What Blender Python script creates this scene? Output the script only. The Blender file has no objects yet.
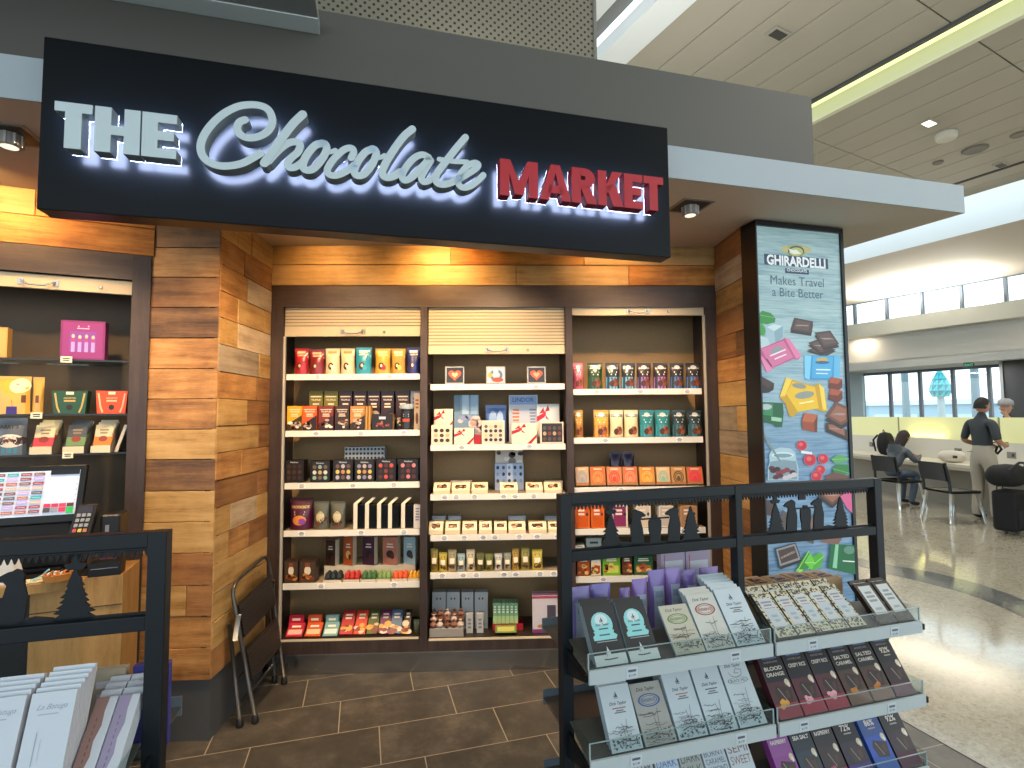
import bpy, math, random
from mathutils import Vector, Matrix
random.seed(7)
R_ = math.radians
sc = bpy.context.scene
COL = sc.collection
# ---------------------------------------------------------------- camera
F, YAW, PITCH, ROLL, CAMZ = 527.0, 2.1, 3.37, 0.45, 1.6
_a, _p, _r = R_(YAW), R_(PITCH), R_(ROLL)
FWD = Vector((math.sin(_a)*math.cos(_p), math.cos(_a)*math.cos(_p), math.sin(_p)))
_r0 = Vector((math.cos(_a), -math.sin(_a), 0)); _u0 = _r0.cross(FWD)
RIGHT = _r0*math.cos(_r) - _u0*math.sin(_r)
UP = _u0*math.cos(_r) + _r0*math.sin(_r)
CAM = Vector((0, 0, CAMZ))
cd = bpy.data.cameras.new('camera'); co = bpy.data.objects.new('camera', cd); COL.objects.link(co)
cd.sensor_width = 36; cd.lens = F*36/1024; cd.clip_start = .02; cd.clip_end = 500
m = Matrix((RIGHT, UP, -FWD)).transposed().to_4x4(); m.translation = CAM
co.matrix_world = m
sc.camera = co
# ---------------------------------------------------------------- view
sc.view_settings.view_transform = 'Standard'; sc.view_settings.look = 'None'
sc.view_settings.gamma = 1; sc.view_settings.use_curve_mapping = False
sc.view_settings.exposure = 0.0
sc.cycles.max_bounces = 8; sc.cycles.diffuse_bounces = 4; sc.cycles.glossy_bounces = 3
sc.cycles.transparent_max_bounces = 12; sc.cycles.caustics_reflective = False; sc.cycles.caustics_refractive = False
sc.cycles.sample_clamp_indirect = 4.0
# ---------------------------------------------------------------- world: pale overcast sky
wd = bpy.data.worlds.new('sky'); sc.world = wd; wd.use_nodes = True
nt = wd.node_tree; bg = nt.nodes['Background']
tc = nt.nodes.new('ShaderNodeTexCoord'); sp = nt.nodes.new('ShaderNodeSeparateXYZ')
rp = nt.nodes.new('ShaderNodeValToRGB')
rp.color_ramp.elements[0].position = .45; rp.color_ramp.elements[0].color = (.55, .62, .66, 1)
rp.color_ramp.elements[1].position = .56; rp.color_ramp.elements[1].color = (.84, .94, 1.0, 1)
mp = nt.nodes.new('ShaderNodeMath'); mp.operation = 'MULTIPLY_ADD'; mp.inputs[1].default_value = .5; mp.inputs[2].default_value = .5
nt.links.new(tc.outputs['Generated'], sp.inputs[0]); nt.links.new(sp.outputs[2], mp.inputs[0])
nt.links.new(mp.outputs[0], rp.inputs[0]); nt.links.new(rp.outputs[0], bg.inputs[0])
bg.inputs[1].default_value = 2.6

def link(name, data, parent=None, loc=(0, 0, 0), rot=(0, 0, 0)):
    o = bpy.data.objects.new(name, data); COL.objects.link(o)
    if parent: o.parent = parent
    o.location = loc; o.rotation_euler = rot
    return o

def lamp(kind, loc, energy, color, size=.1, target=None, spot=60, blend=.6, size_y=None, name='lamp'):
    l = bpy.data.lights.new(name, kind); l.energy = energy; l.color = color
    if kind == 'SPOT': l.spot_size = R_(spot); l.spot_blend = blend; l.shadow_soft_size = size
    elif kind == 'AREA':
        l.size = size
        if size_y: l.shape = 'RECTANGLE'; l.size_y = size_y
    else: l.shadow_soft_size = size
    o = link(name, l, None, loc)
    if target is not None:
        o.rotation_euler = (Vector(target)-Vector(loc)).to_track_quat('-Z', 'Y').to_euler()
    return o
WARM = (1.0, .66, .36); WARMW = (1.0, .78, .55)
# warm recessed spots in the store soffit, aimed at the rear cabinets, the plank column and the till
for tx, ty, lx, ly, e, sp_ in ((-.95, 3.38, -.85, 2.35, 66, 70), (0.0, 3.38, 0.02, 2.62, 72, 74), (.95, 3.38, .85, 2.75, 60, 70),
                          (-1.50, 2.95, -1.0, 2.2, 40, 60), (-2.1, 2.6, -1.75, 2.0, 60, 64)):
    lamp('SPOT', (lx, ly, 2.69), e*2.6, WARM, .05, (tx, ty, 1.35 if e > 20 else 2.35), spot=sp_+20, blend=.9, name='soffit_spot')
def vw(v, w, z):   # terminal grid: v runs away to the left, w to the right
    V = R_(-25.6)
    return Vector((math.sin(V)*v + math.cos(V)*w, math.cos(V)*v - math.sin(V)*w, z))

for v_, w_, z_, tz_, e_ in ((8, 17.6, 4.72, 6, 260), (2, 17.6, 4.72, 6, 200), (4, 9.8, 5.9, 0, 180), (10, 9.8, 5.9, 0, 180), (-1, 5.6, 5.9, 0, 160), (9, 20.5, 3.1, 0, 120)):
    lamp('AREA', vw(v_, w_, z_), e_, (1, .95, .86), 3.0, vw(v_, w_+.001, tz_), size_y=.8, name='terminal_fill')  # added fill with no visible fittings, brightens the terminal ceiling, soffit and floor
for x_ in (-.5, 1.5): lamp('AREA', (x_, 3.9, 3.46), 60, (1, .95, .86), 2.0, (x_+1.0, 4.4, 6), size_y=.4, name='canopy_fill')  # unseen fill added behind the bulkhead to lift the high ceiling

for x_, y_, tx_, ty_, e_ in ((-.35, 3.02, -.33, 3.38, 52), (.75, 3.02, .78, 3.38, 18), (-1.05, 3.0, -1.02, 3.38, 18), (-2.25, 2.2, -2.25, 2.56, 42)):
    lamp('SPOT', (x_, y_, 2.69), e_, (1.0, .56, .20), .04, (tx_, ty_, 2.42), spot=120, blend=1.0, name='header_spot')
# ================================================================ helpers
def lin(h):
    if isinstance(h, str):
        h = h.lstrip('#'); c = [int(h[i:i+2], 16)/255 for i in (0, 2, 4)]
    else: c = list(h)
    return tuple((x/12.92 if x <= .04045 else ((x+.055)/1.055)**2.4) for x in c) + (1.0,)
_mc = {}
def mat(col, rough=.5, metal=0.0, emit=0.0, coat=0.0, spec=.5, noise=0.0, nscale=8.0, name=None):
    key = (col, rough, metal, emit, coat, spec, noise, nscale)
    if key in _mc: return _mc[key]
    m = bpy.data.materials.new(name or ('paint_%s' % str(col).strip('#'))); m.use_nodes = True
    b = m.node_tree.nodes['Principled BSDF']; c = lin(col)
    b.inputs['Base Color'].default_value = c; b.inputs['Roughness'].default_value = rough
    b.inputs['Metallic'].default_value = metal; b.inputs['Coat Weight'].default_value = coat
    b.inputs['Specular IOR Level'].default_value = spec
    if emit: b.inputs['Emission Color'].default_value = c; b.inputs['Emission Strength'].default_value = emit
    if noise:
        N = m.node_tree.nodes; L = m.node_tree.links
        t = N.new('ShaderNodeTexCoord'); n = N.new('ShaderNodeTexNoise'); n.inputs['Scale'].default_value = nscale; n.inputs['Detail'].default_value = 4
        mx = N.new('ShaderNodeMixRGB'); mx.blend_type = 'MULTIPLY'; mx.inputs[1].default_value = c
        cr = N.new('ShaderNodeValToRGB'); cr.color_ramp.elements[0].position = .3; cr.color_ramp.elements[1].position = .7
        k = 1-noise; cr.color_ramp.elements[0].color = (k, k, k, 1); cr.color_ramp.elements[1].color = (1, 1, 1, 1)
        mx.inputs[0].default_value = 1
        L.new(t.outputs['Object'], n.inputs[0]); L.new(n.outputs[0], cr.inputs[0]); L.new(cr.outputs[0], mx.inputs[2]); L.new(mx.outputs[0], b.inputs['Base Color'])
    _mc[key] = m
    return m

class MB:
    def __init__(s): s.v = []; s.f = []; s.m = []; s.mats = []
    def mi(s, m):
        if isinstance(m, str): m = mat(m, .45)
        if m not in s.mats: s.mats.append(m)
        return s.mats.index(m)
    def add(s, vs, fs, m):
        k = s.mi(m); n = len(s.v); s.v += [tuple(p) for p in vs]
        for f in fs: s.f.append(tuple(i+n for i in f)); s.m.append(k)
        return s
    def box(s, x0, y0, z0, x1, y1, z1, m):
        v = [(x0,y0,z0),(x1,y0,z0),(x1,y1,z0),(x0,y1,z0),(x0,y0,z1),(x1,y0,z1),(x1,y1,z1),(x0,y1,z1)]
        return s.add(v, [(0,3,2,1),(4,5,6,7),(0,1,5,4),(1,2,6,5),(2,3,7,6),(3,0,4,7)], m)
    def poly(s, pts, m): return s.add(pts, [tuple(range(len(pts)))], m)
    def prism(s, pts, y0, y1, m, side=None):      # pts (x,z), extruded along y
        n = len(pts)
        A = sum(pts[i][0]*pts[(i+1) % n][1]-pts[(i+1) % n][0]*pts[i][1] for i in range(n))
        if A < 0: pts = pts[::-1]
        v = [(x, y0, z) for x, z in pts]+[(x, y1, z) for x, z in pts]
        s.add(v, [tuple(range(n)), tuple(range(2*n-1, n-1, -1))], m)
        s.add(v, [(i, i+n, (i+1) % n+n, (i+1) % n) for i in range(n)], side or m)
        return s
    def prism_z(s, pts, z0, z1, m):                 # pts (x,y), extruded along z
        n = len(pts)
        A = sum(pts[i][0]*pts[(i+1) % n][1]-pts[(i+1) % n][0]*pts[i][1] for i in range(n))
        if A < 0: pts = pts[::-1]
        v = [(x, y, z0) for x, y in pts]+[(x, y, z1) for x, y in pts]
        s.add(v, [tuple(range(n-1, -1, -1)), tuple(range(n, 2*n))]+[(i, (i+1) % n, (i+1) % n+n, i+n) for i in range(n)], m)
        return s
    def tube(s, pts, r, m, n=8, caps=True):
        P = [Vector(p) for p in pts]; rr = r if isinstance(r, (list, tuple)) else [r]*len(P)
        up = None; rings = []
        for i, p in enumerate(P):
            t = ((P[min(i+1, len(P)-1)]-P[max(i-1, 0)])).normalized()
            if up is None: up = Vector((0, 0, 1)) if abs(t.z) < .9 else Vector((1, 0, 0))
            a = t.cross(up)
            if a.length < 1e-4: a = t.cross(Vector((0, 1, 0)))
            a.normalize(); b = a.cross(t).normalized(); up = b
            rings.append([p+a*(rr[i]*math.cos(2*math.pi*k/n))+b*(rr[i]*math.sin(2*math.pi*k/n)) for k in range(n)])
        v = [q for g in rings for q in g]; f = []
        for i in range(len(P)-1):
            for k in range(n):
                f.append((i*n+k, (i+1)*n+k, (i+1)*n+(k+1) % n, i*n+(k+1) % n))
        if caps: f.append(tuple(range(n-1, -1, -1))); f.append(tuple((len(P)-1)*n+k for k in range(n)))
        f = [tuple(reversed(q)) for q in f]
        return s.add(v, f, m)
    def lathe(s, prof, m, c=(0, 0, 0), n=16, sx=1, sy=1):
        v = [(c[0]+r*sx*math.cos(2*math.pi*k/n), c[1]+r*sy*math.sin(2*math.pi*k/n), c[2]+z) for r, z in prof for k in range(n)]
        f = [(i*n+k, i*n+(k+1) % n, (i+1)*n+(k+1) % n, (i+1)*n+k) for i in range(len(prof)-1) for k in range(n)]
        f.append(tuple(range(n-1, -1, -1))); f.append(tuple((len(prof)-1)*n+k for k in range(n)))
        return s.add(v, f, m)
    def strip(s, pts, w, y0, y1, m, side=None, cap=6, back=None):   # thick rounded stroke along pts (x,z)
        P = [Vector(p) for p in pts]; L = []; Rr = []; h = w/2
        for i, p in enumerate(P):
            t = (P[min(i+1, len(P)-1)]-P[max(i-1, 0)]).normalized(); nn = Vector((-t.y, t.x))
            L.append(p+nn*h); Rr.append(p-nn*h)
        t0 = (P[1]-P[0]).normalized(); t1 = (P[-1]-P[-2]).normalized()
        a0 = math.atan2(t0.x, -t0.y); a1 = math.atan2(-t1.x, t1.y)
        c0 = [P[0]+Vector((math.cos(a0+math.pi+math.pi*k/cap-math.pi), math.sin(a0+math.pi+math.pi*k/cap-math.pi)))*h for k in range(1, cap)]
        c1 = [P[-1]+Vector((math.cos(a1+math.pi*k/cap), math.sin(a1+math.pi*k/cap)))*h for k in range(1, cap)]
        n = len(P)
        for i in range(n-1):
            q = [L[i], Rr[i], Rr[i+1], L[i+1]]
            s.add([(x.x, y0, x.y) for x in q], [(0, 1, 2, 3)], m); s.add([(x.x, y1, x.y) for x in q], [(3, 2, 1, 0)], back or m)
        for cc, e0, e1 in ((c0, L[0], Rr[0]), (c1, Rr[-1], L[-1])):
            q = [e0]+cc+[e1]
            s.add([(x.x, y0, x.y) for x in q], [tuple(range(len(q)))], m); s.add([(x.x, y1, x.y) for x in q], [tuple(range(len(q)-1, -1, -1))], back or m)
        out = Rr+c1+L[::-1]+c0; k = len(out)
        v = [(x.x, y0, x.y) for x in out]+[(x.x, y1, x.y) for x in out]
        return s.add(v, [(i, i+k, (i+1) % k+k, (i+1) % k) for i in range(k)], side or m)
    def grid(s, f, nu, nv, m, mf=None):
        n0 = len(s.v)
        for j in range(nv+1):
            for i in range(nu+1): s.v.append(tuple(f(i/nu, j/nv)))
        k = s.mi(m)
        for j in range(nv):
            for i in range(nu):
                a = n0+j*(nu+1)+i; s.f.append((a, a+1, a+nu+2, a+nu+1))
                s.m.append(s.mi(mf((i+.5)/nu, (j+.5)/nv)) if mf else k)
        return s
    def build(s, name, parent=None, loc=(0, 0, 0), rot=(0, 0, 0), smooth=False, bevel=0, seg=2):
        me = bpy.data.meshes.new(name); me.from_pydata(s.v, [], s.f); 
        for m in s.mats: me.materials.append(m)
        me.polygons.foreach_set('material_index', s.m)
        if smooth: me.polygons.foreach_set('use_smooth', [True]*len(me.polygons))
        me.update(); o = link(name, me, parent, loc, rot)
        if bevel:
            b = o.modifiers.new('bevel', 'BEVEL'); b.width = bevel; b.segments = seg; b.limit_method = 'ANGLE'; b.angle_limit = R_(40)
        return o

def tag(o, label=None, cat=None, group=None, kind=None):
    if label: o['label'] = label
    if cat: o['category'] = cat
    if group: o['group'] = group
    if kind: o['kind'] = kind
    return o
def struct(o): o['kind'] = 'structure'; return o
def empty(name, label, cat, loc=(0, 0, 0), rot=(0, 0, 0), group=None):
    o = link(name, None, None, loc, rot); o.empty_display_size = .1
    return tag(o, label, cat, group)

class Fr:     # a vertical plane: local x along azimuth, local y away from the viewer, z up
    def __init__(s, x, y, az, z=0):
        s.o = Vector((x, y, z)); a = R_(az); s.ex = Vector((math.sin(a), math.cos(a), 0)); s.ey = Vector((-math.cos(a), math.sin(a), 0))
        s.rz = math.atan2(s.ex.y, s.ex.x)
    def w(s, x, y, z): return s.o+s.ex*x+s.ey*y+Vector((0, 0, z))
    def px(s, px, py, d=0):       # where the sight line of a photo point meets the plane local y=d
        r = RIGHT*((px-512)/F)+UP*((384-py)/F)+FWD
        t = (s.ey.dot(s.o-CAM)+d)/s.ey.dot(r); q = CAM+r*t-s.o
        return q.dot(s.ex), q.z
    def put(s, mb, name, x=0, y=0, z=0, tilt=0, **k):
        return mb.build(name, None, s.w(x, y, z), (-R_(tilt), 0, s.rz), **k)
def floorpt(px, py, z=0):
    r = RIGHT*((px-512)/F)+UP*((384-py)/F)+FWD
    return CAM+r*((z-CAMZ)/r.z)

_tc = {}
def text_geo(s, bold=0.0):
    if (s, bold) in _tc: return _tc[(s, bold)]
    c = bpy.data.curves.new('t', 'FONT'); c.body = s; c.offset = bold; c.resolution_u = 3; c.align_x = 'CENTER'; c.align_y = 'CENTER'
    o = bpy.data.objects.new('t', c); me = bpy.data.meshes.new_from_object(o)
    vs = [tuple(v.co[:2]) for v in me.vertices]; fs = [tuple(p.vertices) for p in me.polygons]
    xs = [v[0] for v in vs]; ys = [v[1] for v in vs]
    cx, cy = (min(xs)+max(xs))/2, (min(ys)+max(ys))/2
    W, H = max(xs)-min(xs), max(ys)-min(ys)
    vs = [((x-cx)/W, (y-cy)/H) for x, y in vs]          # unit box
    bpy.data.objects.remove(o); bpy.data.meshes.remove(me)
    _tc[(s, bold)] = (vs, fs, W/H); return _tc[(s, bold)]

# ---- printed art on a surface: f(u, v, off) -> point
def art(mb, f, items, w, h, off=.0004, step=.00008):
    for k, it in enumerate(items):
        o = off+step*k; t = it[0]
        if t == 'r':
            _, u0, v0, u1, v1, m = it; n = 4
            mb.grid(lambda a, b: f(u0+(u1-u0)*a, v0+(v1-v0)*b, o), n, n, m)
        elif t == 'e':
            _, cu, cv, ru, rv, m = it; n = 18
            vs = [f(cu, cv, o)]+[f(cu+ru*q*math.cos(2*math.pi*i/n), cv+rv*q*math.sin(2*math.pi*i/n), o) for q in (.5, 1) for i in range(n)]
            fs = [(0, 1+i, 1+(i+1) % n) for i in range(n)]+[(1+i, 1+n+i, 1+n+(i+1) % n, 1+(i+1) % n) for i in range(n)]
            mb.add(vs, fs, m)
        elif t == 'o':        # ring
            _, cu, cv, ru, rv, q, m = it; n = 20
            vs = [f(cu+ru*g*math.cos(2*math.pi*i/n), cv+rv*g*math.sin(2*math.pi*i/n), o) for g in (q, 1) for i in range(n)]
            mb.add(vs, [(i, n+i, n+(i+1) % n, (i+1) % n) for i in range(n)], m)
        elif t == 'p':
            _, pts, m = it; mb.add([f(u, v, o) for u, v in pts], [tuple(range(len(pts)))], m)
        elif t == 't':
            _, s, cu, cv, tw, th, m = it[:7]; b = it[7] if len(it) > 7 else .02; sh = it[8] if len(it) > 8 else 0
            vs, fs, asp = text_geo(s, b)
            if tw is None: tw = th*h*asp/w
            if th is None: th = tw*w/asp/h
            mb.add([f(cu+x*tw+y*sh*th*h/w, cv+y*th, o) for x, y in vs], fs, m)
        elif t == 'l':        # illegible lines of small print
            _, u0, v0, u1, v1, n, m = it; rg = random.Random(int(u0*97+v0*31+n))
            for i in range(n):
                vv = v1-(v1-v0)*(i+.5)/n; hh = (v1-v0)/n*.28; e = rg.uniform(0, .18)*(u1-u0); a, b_ = u0+e, u1-e
                mb.add([f(a, vv-hh, o), f(b_, vv-hh, o), f(b_, vv+hh, o), f(a, vv+hh, o)], [(0, 1, 2, 3)], m)
        elif t == 's':        # scattered blobs (pictured sweets, engraved scenes)
            _, u0, v0, u1, v1, n, rr, ms = it; rg = random.Random(int(u0*997+v0*311+n*7+w*1e4))
            for i in range(n):
                cu, cv = rg.uniform(u0, u1), rg.uniform(v0, v1); ru = rr*rg.uniform(.6, 1.3)*h/w if h > w else rr*rg.uniform(.6, 1.3); rv = ru*w/h*rg.uniform(.5, 1)
                q = 7; a0 = rg.uniform(0, 6)
                mb.add([f(cu+ru*math.cos(a0+2*math.pi*i2/q), cv+rv*math.sin(a0+2*math.pi*i2/q), o+.00002*(i % 3)) for i2 in range(q)], [tuple(range(q))], ms[i % len(ms)])
        elif t == 'z':        # a scribbled pen line
            _, pts, wd_, m = it
            for (a, b_), (c_, d_) in zip(pts, pts[1:]):
                du, dv = (c_-a)*w, (d_-b_)*h; q = math.hypot(du, dv) or 1; nu, nv = -dv/q*wd_/w, du/q*wd_/h
                mb.add([f(a-nu, b_-nv, o), f(c_-nu, d_-nv, o), f(c_+nu, d_+nv, o), f(a+nu, b_+nv, o)], [(0, 1, 2, 3)], m)

def box_prod(w, h, d, body, items=(), side=None, rough=.4, top=None):
    mb = MB(); B = mat(body, rough); S = mat(side, rough) if side else B
    x = w/2; v = [(-x,0,0),(x,0,0),(x,d,0),(-x,d,0),(-x,0,h),(x,0,h),(x,d,h),(-x,d,h)]
    mb.add(v, [(0,1,5,4)], B); mb.add(v, [(0,3,2,1),(1,2,6,5),(2,3,7,6),(3,0,4,7)], S); mb.add(v, [(4,5,6,7)], mat(top, rough) if top else S)
    art(mb, lambda a, b, o: ((a-.5)*w, -o, b*h), items, w, h)
    return mb

def pouch_prod(w, h, d, body, items=(), rough=.3, crimp=.9):
    mb = MB(); B = mat(body, rough, coat=.3)
    def bump(u, v):
        e = max(0.0, math.sin(math.pi*min(max(u, 0), 1)))**.55
        t = min(1.0, max(0.0, (crimp-v)/.55)); t = (1-(1-t)**2)
        return e*t
    def ws(v): return 1-.05*math.sin(math.pi*v)
    def fr(u, v, o=0): return ((u-.5)*w*ws(v), -d/2*bump(u, v)-o, v*h)
    def bk(u, v): return ((.5-u)*w*ws(v), d/2*bump(u, v)+.0004, v*h)
    mb.grid(lambda u, v: fr(u, v), 10, 12, B); mb.grid(bk, 8, 10, B)
    art(mb, fr, items, w, h, off=.001)
    return mb
# ================================================================ setting
def node_mat(name, fn, rough=.5):
    m = bpy.data.materials.new(name); m.use_nodes = True
    fn(m.node_tree.nodes, m.node_tree.links, m.node_tree.nodes['Principled BSDF'])
    m.node_tree.nodes['Principled BSDF'].inputs['Roughness'].default_value = rough
    return m
def M_(N, L, op, a, b=None, c=None):
    n = N.new('ShaderNodeMath'); n.operation = op
    for i, x in enumerate((a, b, c)):
        if x is None: continue
        if isinstance(x, (int, float)): n.inputs[i].default_value = x
        else: L.new(x, n.inputs[i])
    return n.outputs[0]
def ramp(N, L, fac, stops):
    r = N.new('ShaderNodeValToRGB')
    while len(r.color_ramp.elements) < len(stops): r.color_ramp.elements.new(.5)
    for e, (p, c) in zip(r.color_ramp.elements, stops): e.position = p; e.color = lin(c)
    L.new(fac, r.inputs[0]); return r.outputs[0]
def bump(N, L, b, h, s=.3, d=.01):
    n = N.new('ShaderNodeBump'); n.inputs['Strength'].default_value = s; n.inputs['Distance'].default_value = d
    L.new(h, n.inputs['Height']); L.new(n.outputs[0], b.inputs['Normal'])
def noise(N, L, vec, s, d=4, r=.5):
    n = N.new('ShaderNodeTexNoise'); n.inputs['Scale'].default_value = s; n.inputs['Detail'].default_value = d; n.inputs['Roughness'].default_value = r
    if vec is not None: L.new(vec, n.inputs['Vector'])
    return n.outputs[0]
def mapped(N, L, scale=(1, 1, 1), rot=(0, 0, 0), loc=(0, 0, 0)):
    t = N.new('ShaderNodeTexCoord'); p = N.new('ShaderNodeMapping')
    p.inputs['Scale'].default_value = scale; p.inputs['Rotation'].default_value = rot; p.inputs['Location'].default_value = loc
    L.new(t.outputs['Object'], p.inputs[0]); return p.outputs[0]

def wood(name, c0, c1, c2, sc_=(1.2, 14, 14), rough=.55, seed=0, dist=1.2):
    def fn(N, L, b):
        v = mapped(N, L, sc_, loc=(seed*3.7, seed*1.3, seed*2.1)); v2 = mapped(N, L, (sc_[0]*3.2, sc_[1]*5, sc_[2]*5), loc=(seed*1.7, seed*4.3, seed*.7))
        v3 = mapped(N, L, (1.5, 1.5, 1.5), loc=(seed*2.7, seed, seed*3))
        mx = M_(N, L, 'ADD', M_(N, L, 'ADD', M_(N, L, 'MULTIPLY', noise(N, L, v, 1.6, 5, .6), .42), M_(N, L, 'MULTIPLY', noise(N, L, v2, 3.4, 8, .8), .30)), M_(N, L, 'MULTIPLY', noise(N, L, v3, 3, 5, .6), .32))
        L.new(ramp(N, L, mx, [(.40, c0), (.5, c1), (.60, c2)]), b.inputs['Base Color']); bump(N, L, b, mx, .5, .006)
    return node_mat(name, fn, rough)
PL = [wood('reclaimed_oak_%s' % n, *c, seed=i) for i, (n, c) in enumerate([
    ('amber', ('#6f4a26', '#a3723e', '#c39257')), ('brown', ('#5a3a20', '#83582f', '#9c7042')), ('pale', ('#8d765a', '#b59d7c', '#cbb797')),
    ('grey', ('#5f5444', '#8a7a64', '#a3937b')), ('red', ('#6b4425', '#93643a', '#ab7c4c')), ('dark', ('#3e2a1b', '#6a4a2c', '#8a6540')), ('tan', ('#86602f', '#b08a50', '#c49f66'))])]
OAKLIT = wood('reclaimed_oak_warm_lit', '#70420f', '#a8691f', '#c98a3a', seed=12)  # headers only: the orange glow of the spots is put into the wood colour
DARKWOOD = wood('dark_walnut_laminate', '#2a201c', '#3a2d28', '#453630', (14, 14, 1.0), .42, 9, .5)
DARKWOODH = wood('dark_walnut_laminate_horizontal', '#2c211c', '#3d2f28', '#4a3a31', (1.0, 14, 14), .42, 5, .5)
BACKLAM = mat('#a5865c', .6, noise=.12, nscale=60)
CNTWOOD = wood('counter_oak', '#8a6536', '#a47c46', '#b58c55', (16, 16, 1.2), .4, 3, .4)
STEEL = mat('#9a9894', .2, .9, noise=.15, nscale=3)
CREAM = mat('#efe6d2', .4)
LIPW = mat('#ece8de', .45)
KICK = mat('#4c4f51', .45, noise=.12, nscale=5)
BLK = mat('#101214', .35); RACK = mat('#0d151b', .45, spec=.35); WHITE = mat('#e8eaea', .5)

def f_tile(N, L, b):
    t = N.new('ShaderNodeTexCoord'); s = N.new('ShaderNodeSeparateXYZ'); L.new(t.outputs['Object'], s.inputs[0])
    x, y = s.outputs[0], s.outputs[1]
    r = M_(N, L, 'DIVIDE', M_(N, L, 'SUBTRACT', y, 3.213), .3105); row = M_(N, L, 'FLOOR', r); fr = M_(N, L, 'FRACT', r)
    u = M_(N, L, 'DIVIDE', M_(N, L, 'SUBTRACT', M_(N, L, 'MULTIPLY_ADD', row, .2, x), .301), .605)
    cl = M_(N, L, 'FLOOR', u); fu = M_(N, L, 'FRACT', u)
    g = M_(N, L, 'MAXIMUM', M_(N, L, 'LESS_THAN', fr, .016), M_(N, L, 'LESS_THAN', fu, .009))
    w = N.new('ShaderNodeTexWhiteNoise'); w.noise_dimensions = '2D'; cmb = N.new('ShaderNodeCombineXYZ'); L.new(row, cmb.inputs[0]); L.new(cl, cmb.inputs[1]); L.new(cmb.outputs[0], w.inputs['Vector'])
    n = noise(N, L, t.outputs['Object'], 5, 8, .65); n2 = noise(N, L, t.outputs['Object'], 38, 4)
    f = M_(N, L, 'ADD', M_(N, L, 'MULTIPLY', n, .65), M_(N, L, 'ADD', M_(N, L, 'MULTIPLY', w.outputs[0], .14), M_(N, L, 'MULTIPLY', n2, .22)))
    col = ramp(N, L, f, [(.3, '#34322f'), (.5, '#4b4843'), (.68, '#69645b')])
    mx = N.new('ShaderNodeMixRGB'); L.new(g, mx.inputs[0]); L.new(col, mx.inputs[1]); mx.inputs[2].default_value = lin('#9c9484'); L.new(mx.outputs[0], b.inputs['Base Color'])
    L.new(M_(N, L, 'MULTIPLY_ADD', n2, .25, .28), b.inputs['Roughness'])
    bump(N, L, b, M_(N, L, 'SUBTRACT', M_(N, L, 'MULTIPLY', n2, .15), g), .4, .003)
TILE = node_mat('slate_floor_tile', f_tile)
def f_terr(N, L, b):
    t = N.new('ShaderNodeTexCoord'); o = t.outputs['Object']
    v = N.new('ShaderNodeTexVoronoi'); v.inputs['Scale'].default_value = 45; L.new(o, v.inputs[0])
    v2 = N.new('ShaderNodeTexVoronoi'); v2.inputs['Scale'].default_value = 110; L.new(o, v2.inputs[0])
    n = noise(N, L, o, 3, 5)
    s = N.new('ShaderNodeSeparateColor'); L.new(v.outputs['Color'], s.inputs[0]); s2 = N.new('ShaderNodeSeparateColor'); L.new(v2.outputs['Color'], s2.inputs[0])
    f = M_(N, L, 'ADD', M_(N, L, 'MULTIPLY', s.outputs[0], .35), M_(N, L, 'ADD', M_(N, L, 'MULTIPLY', s2.outputs[0], .35), M_(N, L, 'MULTIPLY', n, .4)))
    L.new(ramp(N, L, f, [(.12, '#847a69'), (.4, '#aca38f'), (.75, '#c0b8a6'), (.95, '#cbc6b8')]), b.inputs['Base Color'])
TERR = node_mat('polished_terrazzo', f_terr, .12)
TERR.node_tree.nodes['Principled BSDF'].inputs['Coat Weight'].default_value = .6
TERR.node_tree.nodes['Principled BSDF'].inputs['Coat Roughness'].default_value = .06

# floors: frame with x along the tile rows
TA = 76.2; TF = Fr(0, 0, TA)
o = MB().box(-9, -6, -.1, 2.72, 7, 0, TILE).build('floor', None, (0, 0, 0), (0, 0, TF.rz)); struct(o)
o = MB().box(2.72, -9, -.1, 40, 30, 0, TERR).build('floor', None, (0, 0, 0), (0, 0, TF.rz)); struct(o)
o = MB().box(-9, 7, -.1, 2.72, 30, 0, TERR).build('floor', None, (0, 0, 0), (0, 0, TF.rz)); struct(o)
o = MB().box(2.712, -6, -.05, 2.728, 3.0, .003, mat('#8f8d86', .3, .8)).build('trim_1', None, (0, 0, 0), (0, 0, TF.rz)); struct(o)

# ---- plank cladding built board by board in one mesh
def cladding(name, fr, x0, x1, z0, z1, seed, row=.155, minl=.25, maxl=1.2, t=.022, zoff=0, tones=None):
    rg = random.Random(seed); mb = MB(); z = z0+zoff
    if zoff: rows = [z0, z0+zoff]
    else: rows = [z0]
    while rows[-1] < z1-.001: rows.append(min(z1, rows[-1]+row*rg.choice((1, 1, .98, 1.02))))
    for a, b in zip(rows, rows[1:]):
        x = x0
        while x < x1-.001:
            l = rg.uniform(minl, maxl); e = x+l
            if x1-e < .09: e = x1
            e = min(e, x1); q = rg.uniform(0, .006)
            mb.box(x+.0015, -q, a+.0018, e-.0015, t, b-.0018, rg.choice(tones or [PL[0], PL[0], PL[6], PL[6], PL[6], PL[1], PL[4], PL[2], PL[3], PL[0], PL[5]]))
            x = e
    mb.box(x0, t, z0, x1, t+.03, z1, mat('#1c130c', .8))
    return struct(fr.put(mb, name, bevel=.0015, seg=1))
SOF = 2.705
cladding('wall_left', Fr(-1.765, 2.75, 90), 0, .355, .30, SOF, 3, minl=.2, maxl=.9)
cladding('wall_left_return', Fr(-1.41, 2.75, 0), .0, .63, .30, SOF, 5, row=.14, minl=.14, maxl=.5)   # faces +x
cladding('wall_rear_header', Fr(-1.41, 3.38, 90), 0, 2.88, 2.44, SOF, 8, row=.135, minl=.7, maxl=1.6, tones=[OAKLIT, OAKLIT, PL[6]])
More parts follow.
